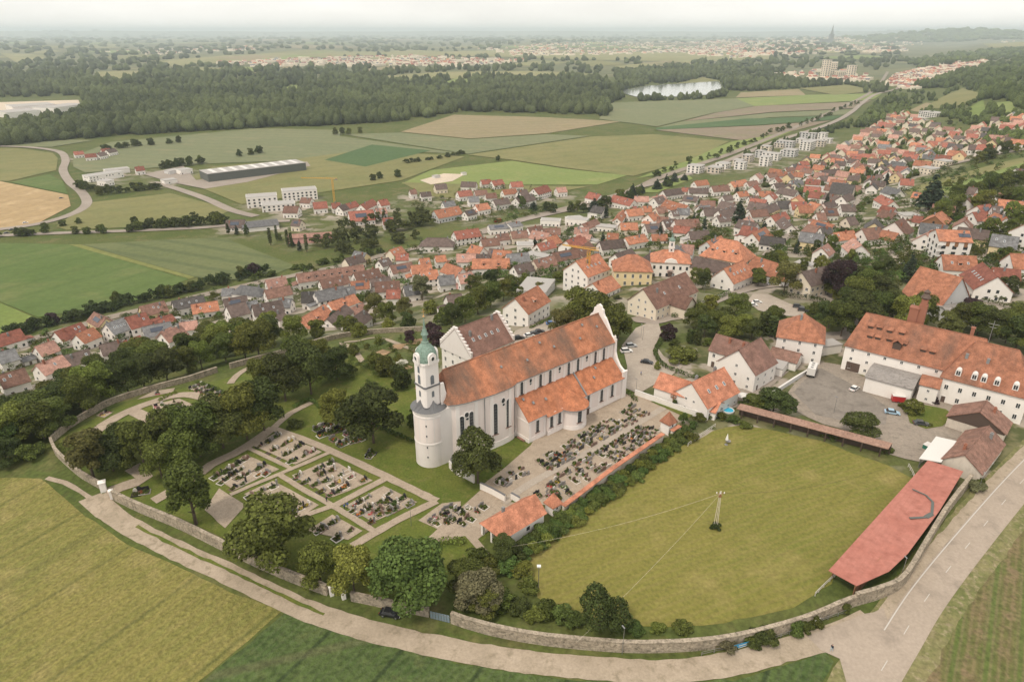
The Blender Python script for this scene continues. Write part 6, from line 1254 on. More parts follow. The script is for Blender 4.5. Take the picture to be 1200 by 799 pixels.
for i, (u, v, c) in enumerate(((608, 398, 'black'), (620, 394.5, 'white'), (626, 392.5, 'dark grey'), (632, 390, 'black'))): car(u, v, 20, c, f'{c} car in the row on the parking yard behind the church', i == 0, 'cars on the parking yard')
car(646, 380.5, 5, 'blue', 'blue car on the parking yard by the white house')
car(882, 359, 5, 'white', 'white cars parked in the bend of the village lane', False, 'cars in the lane bend'); car(887, 355.5, 5, 'white', 'white cars parked in the bend of the village lane', False, 'cars in the lane bend')
car(904, 334, 10, 'silver', 'silver car outside the long orange roofed house'); car(935, 361, -20, 'dark grey', 'dark grey cars behind the clipped hedge', True, 'cars behind the hedge'); car(941, 365, -20, 'dark grey', 'dark grey cars behind the clipped hedge', True, 'cars behind the hedge')
car(978, 376, 0, 'dark grey', 'dark grey car on the lane above the square house'); car(1001, 457, 40, 'white', 'white car in the asphalt yard beside the brewery shed')
car(1045, 485, -20, 'light blue', 'pale blue and white car at the edge of the brewery yard'); car(1079, 498, -15, 'dark grey', 'dark grey saloon beside the brewery garden'); car(1116, 498, 50, 'white', 'white off-roader next to the old timber barn', True)
car(852, 470, 60, 'black', 'black car in the courtyard of the sexton house'); car(1058, 309, 10, 'white', 'white car on the paved lane on the slope')
for i, (u, v) in enumerate(((72, 233), (30, 262), (14, 270), (8, 274))): car(u, v, 40, 'white' if i == 1 else 'dark grey', 'small car driving on the country road among the fields', False, 'cars on the country road')
# expedition truck
p = P(951, 438); tr = empty('camper_truck', (p.x, p.y, p.z + .05), R(60)); m = MB(); m.box(-4.2, 1.6, -1.25, 1.25, 1.25, 3.7); m.obj('living_box', 'flat_light', tr); m = MB(); m.box(1.75, 3.6, -1.2, 1.2, .9, 2.1); m.add([(1.75, -1.15, 2.1), (3.6, -1.15, 2.1), (3.6, 1.15, 2.1), (1.75, 1.15, 2.1), (1.75, -1.05, 3.0), (3.2, -1.05, 3.0), (3.2, 1.05, 3.0), (1.75, 1.05, 3.0)], [(0, 1, 5, 4), (1, 2, 6, 5), (2, 3, 7, 6), (3, 0, 4, 7), (4, 5, 6, 7)]); m.obj('cab', 'flat_light', tr)
m = MB(); m.add([(3.64, -1.0, 2.15), (3.64, 1.0, 2.15), (3.3, .95, 2.9), (3.3, -.95, 2.9)], [(0, 1, 2, 3)]); m.obj('windscreen', 'car_glass', tr); m = MB(); m.box(3.6, 3.75, -1.1, 1.1, .7, 1.3); m.obj('bumper', 'tyre', tr); m = MB(); m.box(-4.2, 3.5, -.5, .5, .75, 1.2); m.obj('chassis', 'tyre', tr)
for x in (-2.6, 2.5):
    for y in (-1.05, 1.05): o = obj('wheel', car_parts('white')[3], tr, (x, y, .55)); o.scale = (1.65, 1.8, 1.65)
for x in (-3, -1.2, .4): m = MB(); m.box(x - .35, x + .35, -.4, .4, 3.7, 3.85); m.obj('roof_hatch', 'steel', tr)
for x in (-2.8, -.6): m = MB(); m.box(x - .4, x + .4, -1.28, -1.25, 2.3, 2.9); m.obj('side_window', 'car_glass', tr)
tag(tr, 'white expedition camper truck in the asphalt yard', 'truck')
p = P(1051.5, 471); tl = empty('trailer', (p.x, p.y, p.z), R(-15)); m = MB(); m.box(-1.8, 1.8, -.9, .9, .5, 2.3); m.obj('box_body', 'paint_red', tl); m = MB(); m.box(-1.82, 1.82, -.92, .92, 2.3, 2.42); m.obj('cover', 'flat_light', tl)
for y in (-.95, .95): obj('wheel', car_parts('white')[3], tl, (0, y, .33))
m = MB(); m.tube((1.8, 0, .5), (3.0, 0, .5), .06); m.obj('drawbar', 'steel', tl); tag(tl, 'red box trailer against the white shed wall', 'trailer')
# people: one skinned body each
for nm, c in (('skin', (.5, .3, .22)), ('cloth_blue', (.08, .13, .30)), ('cloth_dark', (.03, .035, .05)), ('cloth_pale', (.35, .45, .5))): plain(nm, c, .8)
def person(u, v, ang, top, legs, label):
    p = P(u, v); root = empty('person', (p.x, p.y, G(p.x, p.y) + .12), R(ang))
    J = [(0, 0, .95), (0, 0, 1.2), (0, .01, 1.42), (0, .02, 1.52), (0, .02, 1.62), (0, .02, 1.74), (.1, 0, .88), (.12, .12, .5), (.12, .02, .06), (.12, .17, .04), (-.1, 0, .88), (-.12, -.08, .5), (-.12, -.25, .08), (-.12, -.1, .04), (.2, 0, 1.4), (.27, -.08, 1.12), (.27, .05, .88), (-.2, 0, 1.4), (-.27, .1, 1.12), (-.25, .2, .92)]
    E_ = [(0, 1), (1, 2), (2, 3), (3, 4), (4, 5), (0, 6), (6, 7), (7, 8), (8, 9), (0, 10), (10, 11), (11, 12), (12, 13), (2, 14), (14, 15), (15, 16), (2, 17), (17, 18), (18, 19)]
    rad = [.15, .14, .15, .06, .1, .08, .1, .07, .05, .04, .1, .07, .05, .04, .07, .055, .04, .07, .055, .04]
    me = bpy.data.meshes.new('body'); me.from_pydata(J, E_, []); o = bpy.data.objects.new('body', me); link(o, root)
    sk = o.modifiers.new('skin', 'SKIN'); 
    for i, sv in enumerate(me.skin_vertices[0].data): sv.radius = (rad[i], rad[i]); sv.use_root = i == 0
    o.modifiers.new('sub', 'SUBSURF').levels = 1
    m, nt, b = newmat('person_' + top + legs, .8, .2); tc = nd(nt, 'ShaderNodeTexCoord'); se = nd(nt, 'ShaderNodeSeparateXYZ'); nt.links.new(tc.outputs['Object'], se.inputs[0])
    def lt(z):
        q = nd(nt, 'ShaderNodeMath', operation='GREATER_THAN'); q.inputs[1].default_value = z; nt.links.new(se.outputs[2], q.inputs[0]); return q.outputs[0]
    def bc(n): return tuple(MATS[n].node_tree.nodes['Principled BSDF'].inputs['Base Color'].default_value)[:3]
    c = mixc(nt, lt(.95), bc(legs), bc(top)); c = mixc(nt, lt(1.48), c, bc('skin')); c = mixc(nt, lt(1.68), c, (.05, .035, .03)); nt.links.new(c, b.inputs['Base Color']); me.materials.append(m)
    tag(root, label, 'person')
if not hasattr(bpy.types.Mesh, 'skin_vertices'): pass
def try_person(*a):
    try: person(*a)
    except Exception as e: print('person', e)
person_list = [(383, 588, 40, 'cloth_dark', 'cloth_dark', 'person in dark clothes on the cemetery cross path'), (404, 597, 60, 'cloth_blue', 'cloth_dark', 'person in a blue jacket walking beside the grave block'), (407.5, 595, 200, 'cloth_blue', 'cloth_dark', 'second person in blue next to the grave block edge'), (751, 440, 90, 'cloth_blue', 'cloth_dark', 'person crossing the paved church square'), (974, 763, 120, 'cloth_dark', 'cloth_pale', 'person in dark top and pale trousers walking at the road junction')]
# power pole in the paddock with lines to the mast by the trees
def span(name, a, b_, sag, label, r=.035, mat='steel'):
    pts = [a.lerp(b_, k / 14) - Vector((0, 0, sag * 4 * (k / 14) * (1 - k / 14))) for k in range(15)]; m = MB()
    for p, q in zip(pts[:-1], pts[1:]): m.tube(p - a, q - a, r, r, 4)
    tag(m.obj(name, mat, None, loc=a), label, 'cable', 'power lines over the paddock')
pp = P(838, 619); pl = empty('power_pole', pp)
for x, y in ((-.45, 0), (.1, .1), (.45, -.1)): m = MB(); m.tube((x, y, -.5), (x * .35, y * .3, 10.6), .07, .05, 7); m.obj('pole_leg', 'plaster_old', pl)
m = MB(); m.tube((-.9, 0, 9.9), (.9, .2, 9.9), .08); m.tube((-.6, 0, 9.0), (.6, 0, 9.2), .06); m.box(-.25, .25, -.2, .2, 8.9, 9.7); m.obj('cross_arm', 'wood_brown', pl)
for x in (-.85, 0, .85): m = MB(); m.lathe([(.1, 9.95), (.14, 10.1), (.07, 10.3), (0, 10.4)], 8, 0, (x, 0)); m.obj('insulator', 'frame_white', pl)
tag(pl, 'wooden power pole standing in the mown paddock', 'power pole')
trees('around the foot of the power pole', '838 619 2.4 3.4 h d')
pm_ = P(631, 690); ml = empty('yard_mast', pm_); m = MB(); m.tube((0, 0, -.3), (0, 0, 6), .08); m.obj('mast', 'steel', ml); m = MB(); m.box(-.4, .4, -.3, .3, 6, 6.3); m.obj('lamp_head', 'frame_white', ml); tag(ml, 'slim mast with a lamp head among the paddock bushes', 'lamp')
topp = pp + Vector((0, 0, 9.95)); wire = 'plaster_old'
span('power_line', topp, P(676, 752, 4), 1.0, 'pale cable from the pole to the paddock wall', r=.016, mat=wire); span('power_line', topp, P(1040, 548, 4), 2.2, 'dark cable from the pole towards the long open shed', .02, 'wood_dark'); span('power_line', topp, P(600, 640, 4), 1.5, 'pale cable from the pole towards the mortuary hall', .016, wire)
def lamp(u, v, h, label='slim street lamp with a flat head', group='street lamps'):
    p = P(u, v); r_ = empty('street_lamp', p, random.uniform(0, 3)); m = MB(); m.tube((0, 0, -.3), (0, 0, h), .07, .05); m.obj('mast', 'steel', r_); m = MB(); m.box(-.1, .7, -.12, .12, h, h + .1); m.obj('lamp_head', 'lead_grey', r_); tag(r_, label, 'street lamp', group)
for u, v, lb in ((482, 616, 'slim lamp post on the lawn strip by the cemetery path'), (745, 462, 'lamp post beside the west gable corner'), (794, 447, 'lamp post at the sexton house hedge'), (751, 396, 'pair of lamp posts on the green by the church square'), (753, 399, 'pair of lamp posts on the green by the church square'), (1146, 575, 'pole beside the flowering bush on the road verge'), (1054, 682, 'metal pole at the corner of the overgrown wall'), (977, 484, 'thin wooden post in the asphalt yard'), (804, 482, 'lamp post along the white lane wall'), (825, 344, 'lamp post in front of the skylight house'), (729, 766, 'rusty pole against the paddock wall')): lamp(u, v, 5.5 if v < 600 else 6.5, lb, 'lamp posts')
# wooden crucifix, parasol group, pool, table
p = P(788, 476); cr = empty('wayside_cross', p, R(-30)); m = MB(); m.box(-.14, .14, -.1, .1, 0, 4.2); m.box(-.9, .9, -.1, .1, 2.9, 3.15); m.obj('beam', 'wood_brown', cr); m = MB(); slab(m, (-1.0, -.4, 3.6), (0, -.4, 4.4), (0, .4, 4.4), (-1.0, .4, 3.6), .08); slab(m, (0, -.4, 4.4), (1.0, -.4, 3.6), (1.0, .4, 3.6), (0, .4, 4.4), .08); m.obj('little_roof', 'tile_hall', cr); tag(cr, 'tall wooden wayside cross on the grass strip by the white wall', 'cross')
drape('grass_strip', [(762, 471), (775, 470), (812, 487), (806, 491)], 'lawn', 4.4)
p = P(851, 521); pa = empty('parasol', p); m = MB(); m.tube((0, 0, 0), (0, 0, 3.4), .05); m.lathe([(.5, 0), (.5, .12), (.05, .2)], 12); m.obj('pole', 'steel', pa); m = MB(); m.lathe([(.1, 1.5), (.42, 1.7), (.3, 2.4), (.12, 3.2), (.02, 3.6)], 12); m.obj('closed_canopy', 'frame_white', pa); tag(pa, 'closed white parasol in the paddock corner', 'parasol')
p = P(853, 519); tb = empty('garden_table', p, .4); m = MB(); m.lathe([(.75, .7), (.75, .76), (0, .77)], 14); m.obj('table_top', 'granite_grey', tb); m = MB(); m.tube((0, 0, 0), (0, 0, .7), .06); m.obj('leg', 'steel', tb); tag(tb, 'small round grey garden table beside the closed parasol', 'table')
p = P(853, 482); po = empty('paddling_pool', p); plain('pool_blue', (.05, .42, .62), .1, 0, .5); m = MB(); m.lathe([(1.75, 0), (1.9, .5), (1.75, .72), (1.6, .5)], 22); m.obj('rim', 'flat_light', po, smooth=True); m = MB(); m.lathe([(1.66, .5), (0, .52)], 22); m.obj('water_surface', 'pool_blue', po); tag(po, 'small bright blue paddling pool behind the orange lean-to', 'pool')
p = P(870, 470); uq = empty('garden_umbrella', p); m = MB(); m.tube((0, 0, 0), (0, 0, 2.6), .04); m.obj('pole', 'steel', uq); m = MB(); m.lathe([(2.0, 2.1), (1.0, 2.5), (.02, 2.8)], 10); m.obj('canopy', 'flat_light', uq); tag(uq, 'open white garden umbrella beside the open shed', 'umbrella')
def rail_fence(pts, label, h=1.1, mt='stone_pale'):
    C = path(pts, step=2.2); o = Vector((C[0].x, C[0].y, G(C[0].x, C[0].y))); r_ = empty('rail_fence', o)
    for p in C: q = p - o; z = G(p.x, p.y) - o.z; m = MB(); m.box(-.06, .06, -.06, .06, -.3, h); m.obj('post', mt, r_, loc=(q.x, q.y, z))
    for a, b_ in zip(C[:-1], C[1:]):
        for hh in (.5, 1.0): m = MB(); m.tube((a.x - o.x, a.y - o.y, G(a.x, a.y) - o.z + hh * h), (b_.x - o.x, b_.y - o.y, G(b_.x, b_.y) - o.z + hh * h), .05, .05, 4); m.obj('rail', mt, r_)
    tag(r_, label, 'fence')
rail_fence([(822, 768), (857, 760), (903, 750), (925, 743), (958, 730), (990, 719)], 'grey metal guard rail along the track below the paddock wall', .95, 'steel'); rail_fence([(806, 523), (815, 516), (828, 507), (838, 500)], 'pale rail fence at the upper paddock corner'); rail_fence([(955, 698), (965, 688), (978, 676)], 'pale rail fence at the end of the red roofed shed'); rail_fence([(1064, 547), (1069, 556), (1071, 562)], 'short white gate fence between paddock and yard'); rail_fence([(985, 515), (1010, 523), (1036, 530)], 'low rail fence inside the long open shed')
p = P(1086, 525); bn = empty('waste_container', p, .6); plain('bin_green', (.03, .16, .11), .5); m = MB(); m.box(-1.2, 1.2, -.7, .7, .15, 1.3); m.obj('body', 'bin_green', bn); m = MB(); m.box(-1.25, 1.25, -.75, .75, 1.3, 1.42); m.obj('lid', 'flat_light', bn); tag(bn, 'green waste container beside the white canopy', 'container')
plain('banner_blue', (.03, .25, .45), .6)
a, b_ = P(859, 762), P(882, 755.5); d = b_ - a; bn = empty('banner', a, math.atan2(d.y, d.x)); m = MB(); m.box(0, d.length, -.04, 0, .25, 1.35); m.obj('cloth', 'banner_blue', bn); m = MB(); m.add([(.0, -.055, .27), (d.length, -.055, .27), (d.length, -.055, .62), (d.length * .7, -.055, .5), (d.length * .3, -.055, .42), (0, -.055, .3)], [(0, 1, 2, 3, 4, 5)]); m.box(d.length * .25, d.length * .78, -.06, -.045, .78, .98); m.obj('pale_print', 'flat_light', bn)
for x in (0, d.length): m = MB(); m.tube((x, 0, -.2), (x, 0, 1.4), .04); m.obj('post', 'steel', bn)
tag(bn, 'blue and white advertising banner hung on the guard rail', 'banner')
p = P(957, 732); sg = empty('sign_board', p, .45); m = MB(); m.box(-.75, .75, -.03, .03, .5, 1.6); m.obj('board', 'flat_light', sg); m = MB(); m.tube((-.6, .05, -.2), (-.6, .05, 1.5), .04); m.tube((.6, .05, -.2), (.6, .05, 1.5), .04); m.obj('legs_frame', 'steel', sg); tag(sg, 'blank white sign board on the guard rail by the wall', 'sign')
# construction cranes
def crane(u, v, h, jib, ang, label):
    p = P(u, v); r_ = empty('tower_crane', p, R(ang)); plain('crane_yellow', (.6, .33, .05), .5) if 'crane_yellow' not in MATS else None; m = MB()
    for x in (-.6, .6):
        for y in (-.6, .6): m.tube((x, y, 0), (x, y, h), .14, .14, 4)
    for k in range(int(h / 1.6)): z = k * 1.6; s = 1 if k % 2 else -1; m.tube((-.6 * s, -.6, z), (.6 * s, -.6, z + 1.6), .08, .08, 4); m.tube((-.6, .6 * s, z), (-.6, -.6 * s, z + 1.6), .08, .08, 4); m.tube((.6, -.6 * s, z), (.6, .6 * s, z + 1.6), .08, .08, 4)
    m.obj('mast', 'crane_yellow', r_); m = MB(); m.tube((-5, 0, h + .6), (jib, 0, h + .6), .3, .2, 4); m.tube((-5, 0, h + 1.7), (jib, 0, h + .9), .15, .12, 4)
    for k in range(int(jib / 2)): m.tube((k * 2, 0, h + .6), (k * 2 + 1, 0, h + 1.5), .08, .08, 4); m.tube((k * 2 + 1, 0, h + 1.5), (k * 2 + 2, 0, h + .6), .08, .08, 4)
    m.obj('jib', 'crane_yellow', r_); m = MB(); m.box(-5, -3, -.6, .6, h - .6, h + .5); m.obj('counterweight', 'lead_grey', r_); tag(r_, label, 'crane')
crane(392, 237, 22, 30, 176, 'yellow tower crane at the building site by the meadows'); crane(688, 338, 19, 14, 150, 'yellow crane mast in front of the school building')

# ------------------------------------------------------------------ works hall, estate blocks, far buildings
h1, _ = ridge_house(238, 201.5, 352, 188.5, 'g', 30, 9, .5, 'd', flat=True, label='very long dark industrial hall with pale roof among the fields', name='industrial_hall', cat='hall', wins=0, door=False)
for k in range(9): m = MB(); m.box(-2.2, 2.2, -12, 12, 9.38, 9.7); m.obj('roof_light', 'flat_light', h1, loc=((k - 4) * h1['dims'][0] / 9.6, 0, 0))
WK = [(100, 206, 140, 200, 16, 6, 'w'), (118, 212, 128, 210, 14, 5, 'w'), (122, 199, 150, 196, 12, 5, 'w'), (190, 211, 205, 209, 12, 4, 'w'), (208, 199, 222, 197, 14, 5, 'w'), (195, 200, 208, 198, 12, 4, 'g')]
for a in WK: ridge_house(a[0], a[1], a[2], a[3], 'g', a[4], a[5], .4, a[6], flat=True, label='pale flat roofed works building beside the trees in the fields', group='works buildings in the fields', name='works_building', cat='building', wins=.5)
house_rows(0, 0, 1, 'in the hamlet among the fields', 'houses in the hamlet among the fields', '86 178 97 177 r;99 181 112 180 r;113 180 122 178 d;118 175 128 174 r;158 196 168 195 r w9;124 176 134 174 d')
house_rows(260, 200, 6, 'beside the estate blocks', 'houses beside the estate blocks', '640 225 735 218 r w11;440 250 540 252 b w11;500 345 560 350 d w9 Wc;770 230 830 225 r w9;870 235 940 215 r w9;975 240 1060 200 r w10;1100 210 1160 200 r w10;890 290 1060 275 r w16 e4;560 190 630 195 b w9;1130 335 1200 330 r w10;1080 270 1150 262 p w9 Wg;30 350 160 345 d w12 e3;820 250 870 235 d w9')
for a, lb in (((288, 229.5, 324, 227), 'white estate block with brown flat roof edge at the field edge'), ((330, 222.5, 370, 219.5), 'white estate block with balconies beside the crane'), ((306, 239, 345, 236), 'low white estate block in front of the taller ones')):
    e_, _ = ridge_house(*a, 'g', 15, 10 if 'low' not in lb else 6, .4, 'w', flat=True, label=lb, name='estate_block', cat='building', wkind='plain', ww=1.8, wh=1.6, spacing=4)
for a, lb in (((283, 262, 325, 258), 'white tent like storage hall beside the hedge trees'),): ridge_house(*a, 'g', 22, 3.5, 1.6, 'w', label=lb, name='storage_hall', cat='hall', wins=0, chim=0); MATS
ridge_house(337, 275, 388, 272, 'p', 12, 4.5, 1.6, 'p', label='red walled open barn with pale roof in the meadow', name='field_barn', cat='barn', wins=0, chim=0)
ridge_house(541, 202.5, 546, 202, 'g', 5, 3, .3, 'w', flat=True, label='white site cabin on the sandy ground', name='site_cabin', cat='cabin', wins=0, door=False); ridge_house(508, 206, 514, 205, 'g', 6, 3, .3, 'g', flat=True, label='grey site cabin on the sandy ground', name='site_cabin', cat='cabin', wins=0, door=False)
m = MB(); p = P(583, 260); r_ = empty('red_container', p, .2); m.box(-3, 3, -1.2, 1.2, 0, 2.6); m.obj('body', 'paint_red', r_); m = MB(); m.box(-3.05, 3.05, -1.25, 1.25, 2.6, 2.75); m.obj('roof', 'tile_red', r_); tag(r_, 'red site container beside the main street', 'container')
# new quarter: white flat blocks along the railway
for i, (u, v, l) in enumerate(((816, 203, 14), (838, 202, 14), (850, 197, 14), (862, 193, 12), (880, 190, 14), (888, 184, 14), (905, 187, 18), (900, 178, 14), (918, 181, 16), (925, 173, 18), (945, 176, 18), (940, 168, 16), (958, 171, 16), (960, 163, 16), (930, 184, 16), (975, 168, 14), (870, 199, 12), (910, 172, 16), (946, 162, 18), (892, 194, 14))):
    p = P(u, v); building((p.x + random.uniform(-6, 6), p.y + random.uniform(-6, 6), G(p.x, p.y)), R(52 + (90 if i % 3 == 0 else 0)), l * random.uniform(.8, 1.5), random.uniform(10, 15), random.choice((6, 8.5, 8.5, 11)), .4, 'g', random.choice('wwwcgo'), flat=True, wkind='plain', ww=2.2, wh=1.7, spacing=4.4, door=False, label='flat roofed apartment cube in the new quarter along the railway', group='apartment cubes in the new quarter', name='apartment_cube', cat='building')
e_, _ = ridge_house(1084, 131, 1106, 129, 'g', 24, 9, .4, 'w', flat=True, label='white stepped school centre below the orchard slope', name='school_centre', cat='building', wkind='plain', ww=3, wh=1.8, spacing=4.5); ridge_house(1070, 139, 1085, 138, 'g', 20, 5, .4, 'c', flat=True, label='low pale hall beside the stepped school centre', name='school_hall', cat='building', wkind='plain', ww=3)
for u, v, h, w, lb in ((966, 92, 60, 22, 'tall pale tower blocks beyond the far wood'), (973, 91, 52, 26, 'tall pale tower blocks beyond the far wood'), (996, 92, 42, 22, 'tall pale tower blocks beyond the far wood'), (986, 91, 22, 50, 'broad pale block between the far towers')):
    p = P(u, v); building((p.x, p.y, G(p.x, p.y)), .3, w, 22, h, .6, 'g', 'c', flat=True, wkind='plain', ww=5, wh=3, fh=6, spacing=8, door=False, label=lb, group='far tower blocks', name='tower_block', cat='building', chim=0)
p = P(973, 51); ms = empty('minster', (p.x, p.y, G(p.x, p.y))); k_ = math.hypot(p.x, p.y) / 9000; m = MB(); m.box(-22, 22, -22, 22, -20, 95); m.obj('tower_shaft', 'slate', ms); m = MB(); m.lathe([(22, 95), (14, 120), (8, 150), (3, 185), (0, 205)], 8); m.obj('spire', 'slate', ms); m = MB(); m.box(-120, 0, -25, 25, -20, 45); m.obj('nave', 'slate', ms); tag(ms, 'dark pointed minster spire on the hazy horizon', 'church'); ms.scale = (1.13,) * 3
# ------------------------------------------------------------------ more village houses in the distance, the farthest as one mass
HP = np.array(HOUSES)
def free(x, y, r):
    return ((HP[:, 0] - x) ** 2 + (HP[:, 1] - y) ** 2 > (HP[:, 2] + r) ** 2).all()
def sample_px(poly, n):
    P_ = np.array(poly, float); lo, hi = P_.min(0), P_.max(0); out = []
    while len(out) < n:
        q = rng.uniform(lo, hi, (n * 3, 2)); q = q[inpoly(q[:, 0], q[:, 1], poly)]; out += q.tolist()
    return out[:n]
VT2 = [(0, 440), (100, 415), (200, 392), (330, 365), (470, 340), (560, 330), (600, 320), (560, 270), (500, 285), (400, 310), (300, 335), (150, 372), (0, 410)]
VIL = [(880, 214), (905, 206), (950, 190), (1000, 168), (1030, 145), (1062, 128), (1090, 148), (1130, 160), (1165, 142), (1210, 134), (1210, 172), (1130, 186), (1090, 200), (1040, 220), (1010, 232), (960, 240), (930, 232)]
MIDV = [(560, 300), (640, 268), (700, 250), (800, 225), (880, 225), (960, 235), (1010, 240), (1000, 285), (930, 300), (860, 285), (800, 280), (740, 285), (700, 285), (620, 320)]
RIGHTV = [(1030, 250), (1080, 245), (1200, 240), (1200, 300), (1160, 330), (1060, 300), (1010, 290)]
rot0 = math.atan2(*(lambda a, b_: (b_.y - a.y, b_.x - a.x))(P(892, 216), P(985, 175)))
fills = []
for poly, n, place in ((VIL, 900, 'in the far village quarter'), (MIDV, 110, 'in the old village'), (RIGHTV, 150, 'on the slope'), (VT2, 60, 'below the wood')):
    for u, v in sample_px(poly, n):
        p = P(u, v)
        if not free(p.x, p.y, 11.5 if place in ('on the slope', 'in the old village') else 9.0): continue
        fills.append((math.hypot(p.x, p.y), p.x, p.y, place)); HP = np.vstack([HP, (p.x, p.y, 6.0)])
fills.sort()
far_b = MB()
rc = 'ooorrrppbbdddgk'
for i, (r_, x, y, place) in enumerate(fills):
    roof = random.choice(rc); a = rot0 + random.choice((0, math.pi / 2)) + random.gauss(0, .12); L = random.uniform(10, 15); w = random.uniform(8.5, 10.5); z = G(x, y)
    if i < 110:
        grp = {'in the far village quarter': 'houses in the far village quarter', 'in the old village': 'houses in the old village', 'on the slope': 'houses on the slope', 'below the wood': 'houses below the wood'}[place]
        wl_ = random.choice('wwwwcy'); building((x, y, z), a, L, w, random.uniform(3.6, 5.2), w * .42, roof, wl_, wins=.8, label=f'{WWORD[wl_]} gabled house under {RWORD[roof]} roof {place}', group=grp)
    else:
        M = Matrix.Translation((x, y, z)) @ Matrix.Rotation(a, 4, 'Z'); e = random.uniform(3.6, 5.2); ri = w * .42; X = L / 2 + .4; mi = 'orbdgpk'.index(roof)
        far_b.wallx([(-w / 2, -2), (w / 2, -2), (w / 2, e), (0, e + ri), (-w / 2, e)], -L / 2, L / 2, 7, M)
        for s in (-1, 1): far_b.add([(-X, s * (w / 2 + .5), e - .3), (X, s * (w / 2 + .5), e - .3), (X, 0, e + ri + .2), (-X, 0, e + ri + .2)], [(0, 1, 2, 3)], mi, M)
        for q in (-.3, 0, .3): far_b.box(q * L - .6, q * L + .6, -w / 2 - .05, -w / 2, 1, 2.4, 8, M); far_b.box(q * L - .6, q * L + .6, w / 2, w / 2 + .05, 1, 2.4, 8, M)
# far town masses
for poly, n, sc in (([(1038, 100), (1050, 88), (1075, 82), (1110, 72), (1150, 68), (1160, 76), (1110, 88), (1085, 100), (1070, 106)], 420, 1.0), ([(905, 88), (960, 84), (1010, 86), (1035, 98), (1015, 98), (940, 94)], 70, 1.3), ([(480, 70), (560, 64), (660, 66), (700, 74), (600, 78), (500, 80)], 0, 1.3), ([(560, 58), (640, 52), (740, 48), (860, 50), (900, 58), (820, 62), (700, 66), (600, 66)], 500, 1.6), ([(250, 75), (330, 70), (480, 66), (620, 72), (560, 79), (380, 78), (300, 79)], 380, 1.5), ([(780, 62), (860, 52), (960, 48), (1080, 46), (1090, 52), (980, 62), (860, 70)], 420, 1.8), ([(800, 51), (880, 45), (1010, 43), (1100, 44), (1000, 49), (880, 52)], 300, 2.4), ([(100, 62), (190, 58), (300, 55), (300, 60), (180, 66)], 60, 1.8), ([(1010, 58), (1060, 56), (1062, 61), (1015, 63)], 40, 2.2), ([(0, 118), (92, 117), (92, 122), (0, 132)], 0, 1.6), ([(1170, 50), (1190, 48), (1190, 51), (1172, 52)], 5, 2), ([(40, 98), (90, 95), (60, 104), (0, 106)], 0, 1.6)):
    for u, v in sample_px(poly, n) if n else []:
        p = P(u, v); roof = random.choice('orrbbpwwg'); big = roof == 'w'; a = random.uniform(0, 3.14); L = random.uniform(9, 16) * sc * (2.2 if big else 1); w = random.uniform(8, 11) * sc * (1.6 if big else 1); e = random.uniform(4, 6) * sc * (1.5 if big else 1); M = Matrix.Translation((p.x, p.y, G(p.x, p.y))) @ Matrix.Rotation(a, 4, 'Z')
        if big: far_b.box(-L / 2, L / 2, -w / 2, w / 2, -2, e, 7, M)
        else:
            ri = w * .4; mi = 'orbdgpk'.index(roof); far_b.wallx([(-w / 2, -2), (w / 2, -2), (w / 2, e), (0, e + ri), (-w / 2, e)], -L / 2, L / 2, 7, M)
            for s in (-1, 1): far_b.add([(-L / 2, s * w / 2, e), (L / 2, s * w / 2, e), (L / 2, 0, e + ri + .3), (-L / 2, 0, e + ri + .3)], [(0, 1, 2, 3)], mi, M)
o = far_b.obj('distant_town', [ROOF[q] for q in 'orbdgpk'] + ['plaster_cream', 'glass_dark'])
tag(o, 'distant town houses too far to tell apart', 'town', None, 'stuff')
for u1, v1, u2, v2, h, w in ((10, 124, 60, 121, 14, 60), (50, 126, 92, 121, 12, 50), (0, 131, 40, 128, 10, 60)):
    ridge_house(u1, v1, u2, v2, 'g', w, h, .5, 'w', flat=True, label='vast pale factory halls in front of the distant wood', group='factory halls by the wood', name='factory_hall', cat='hall', wins=0, door=False)

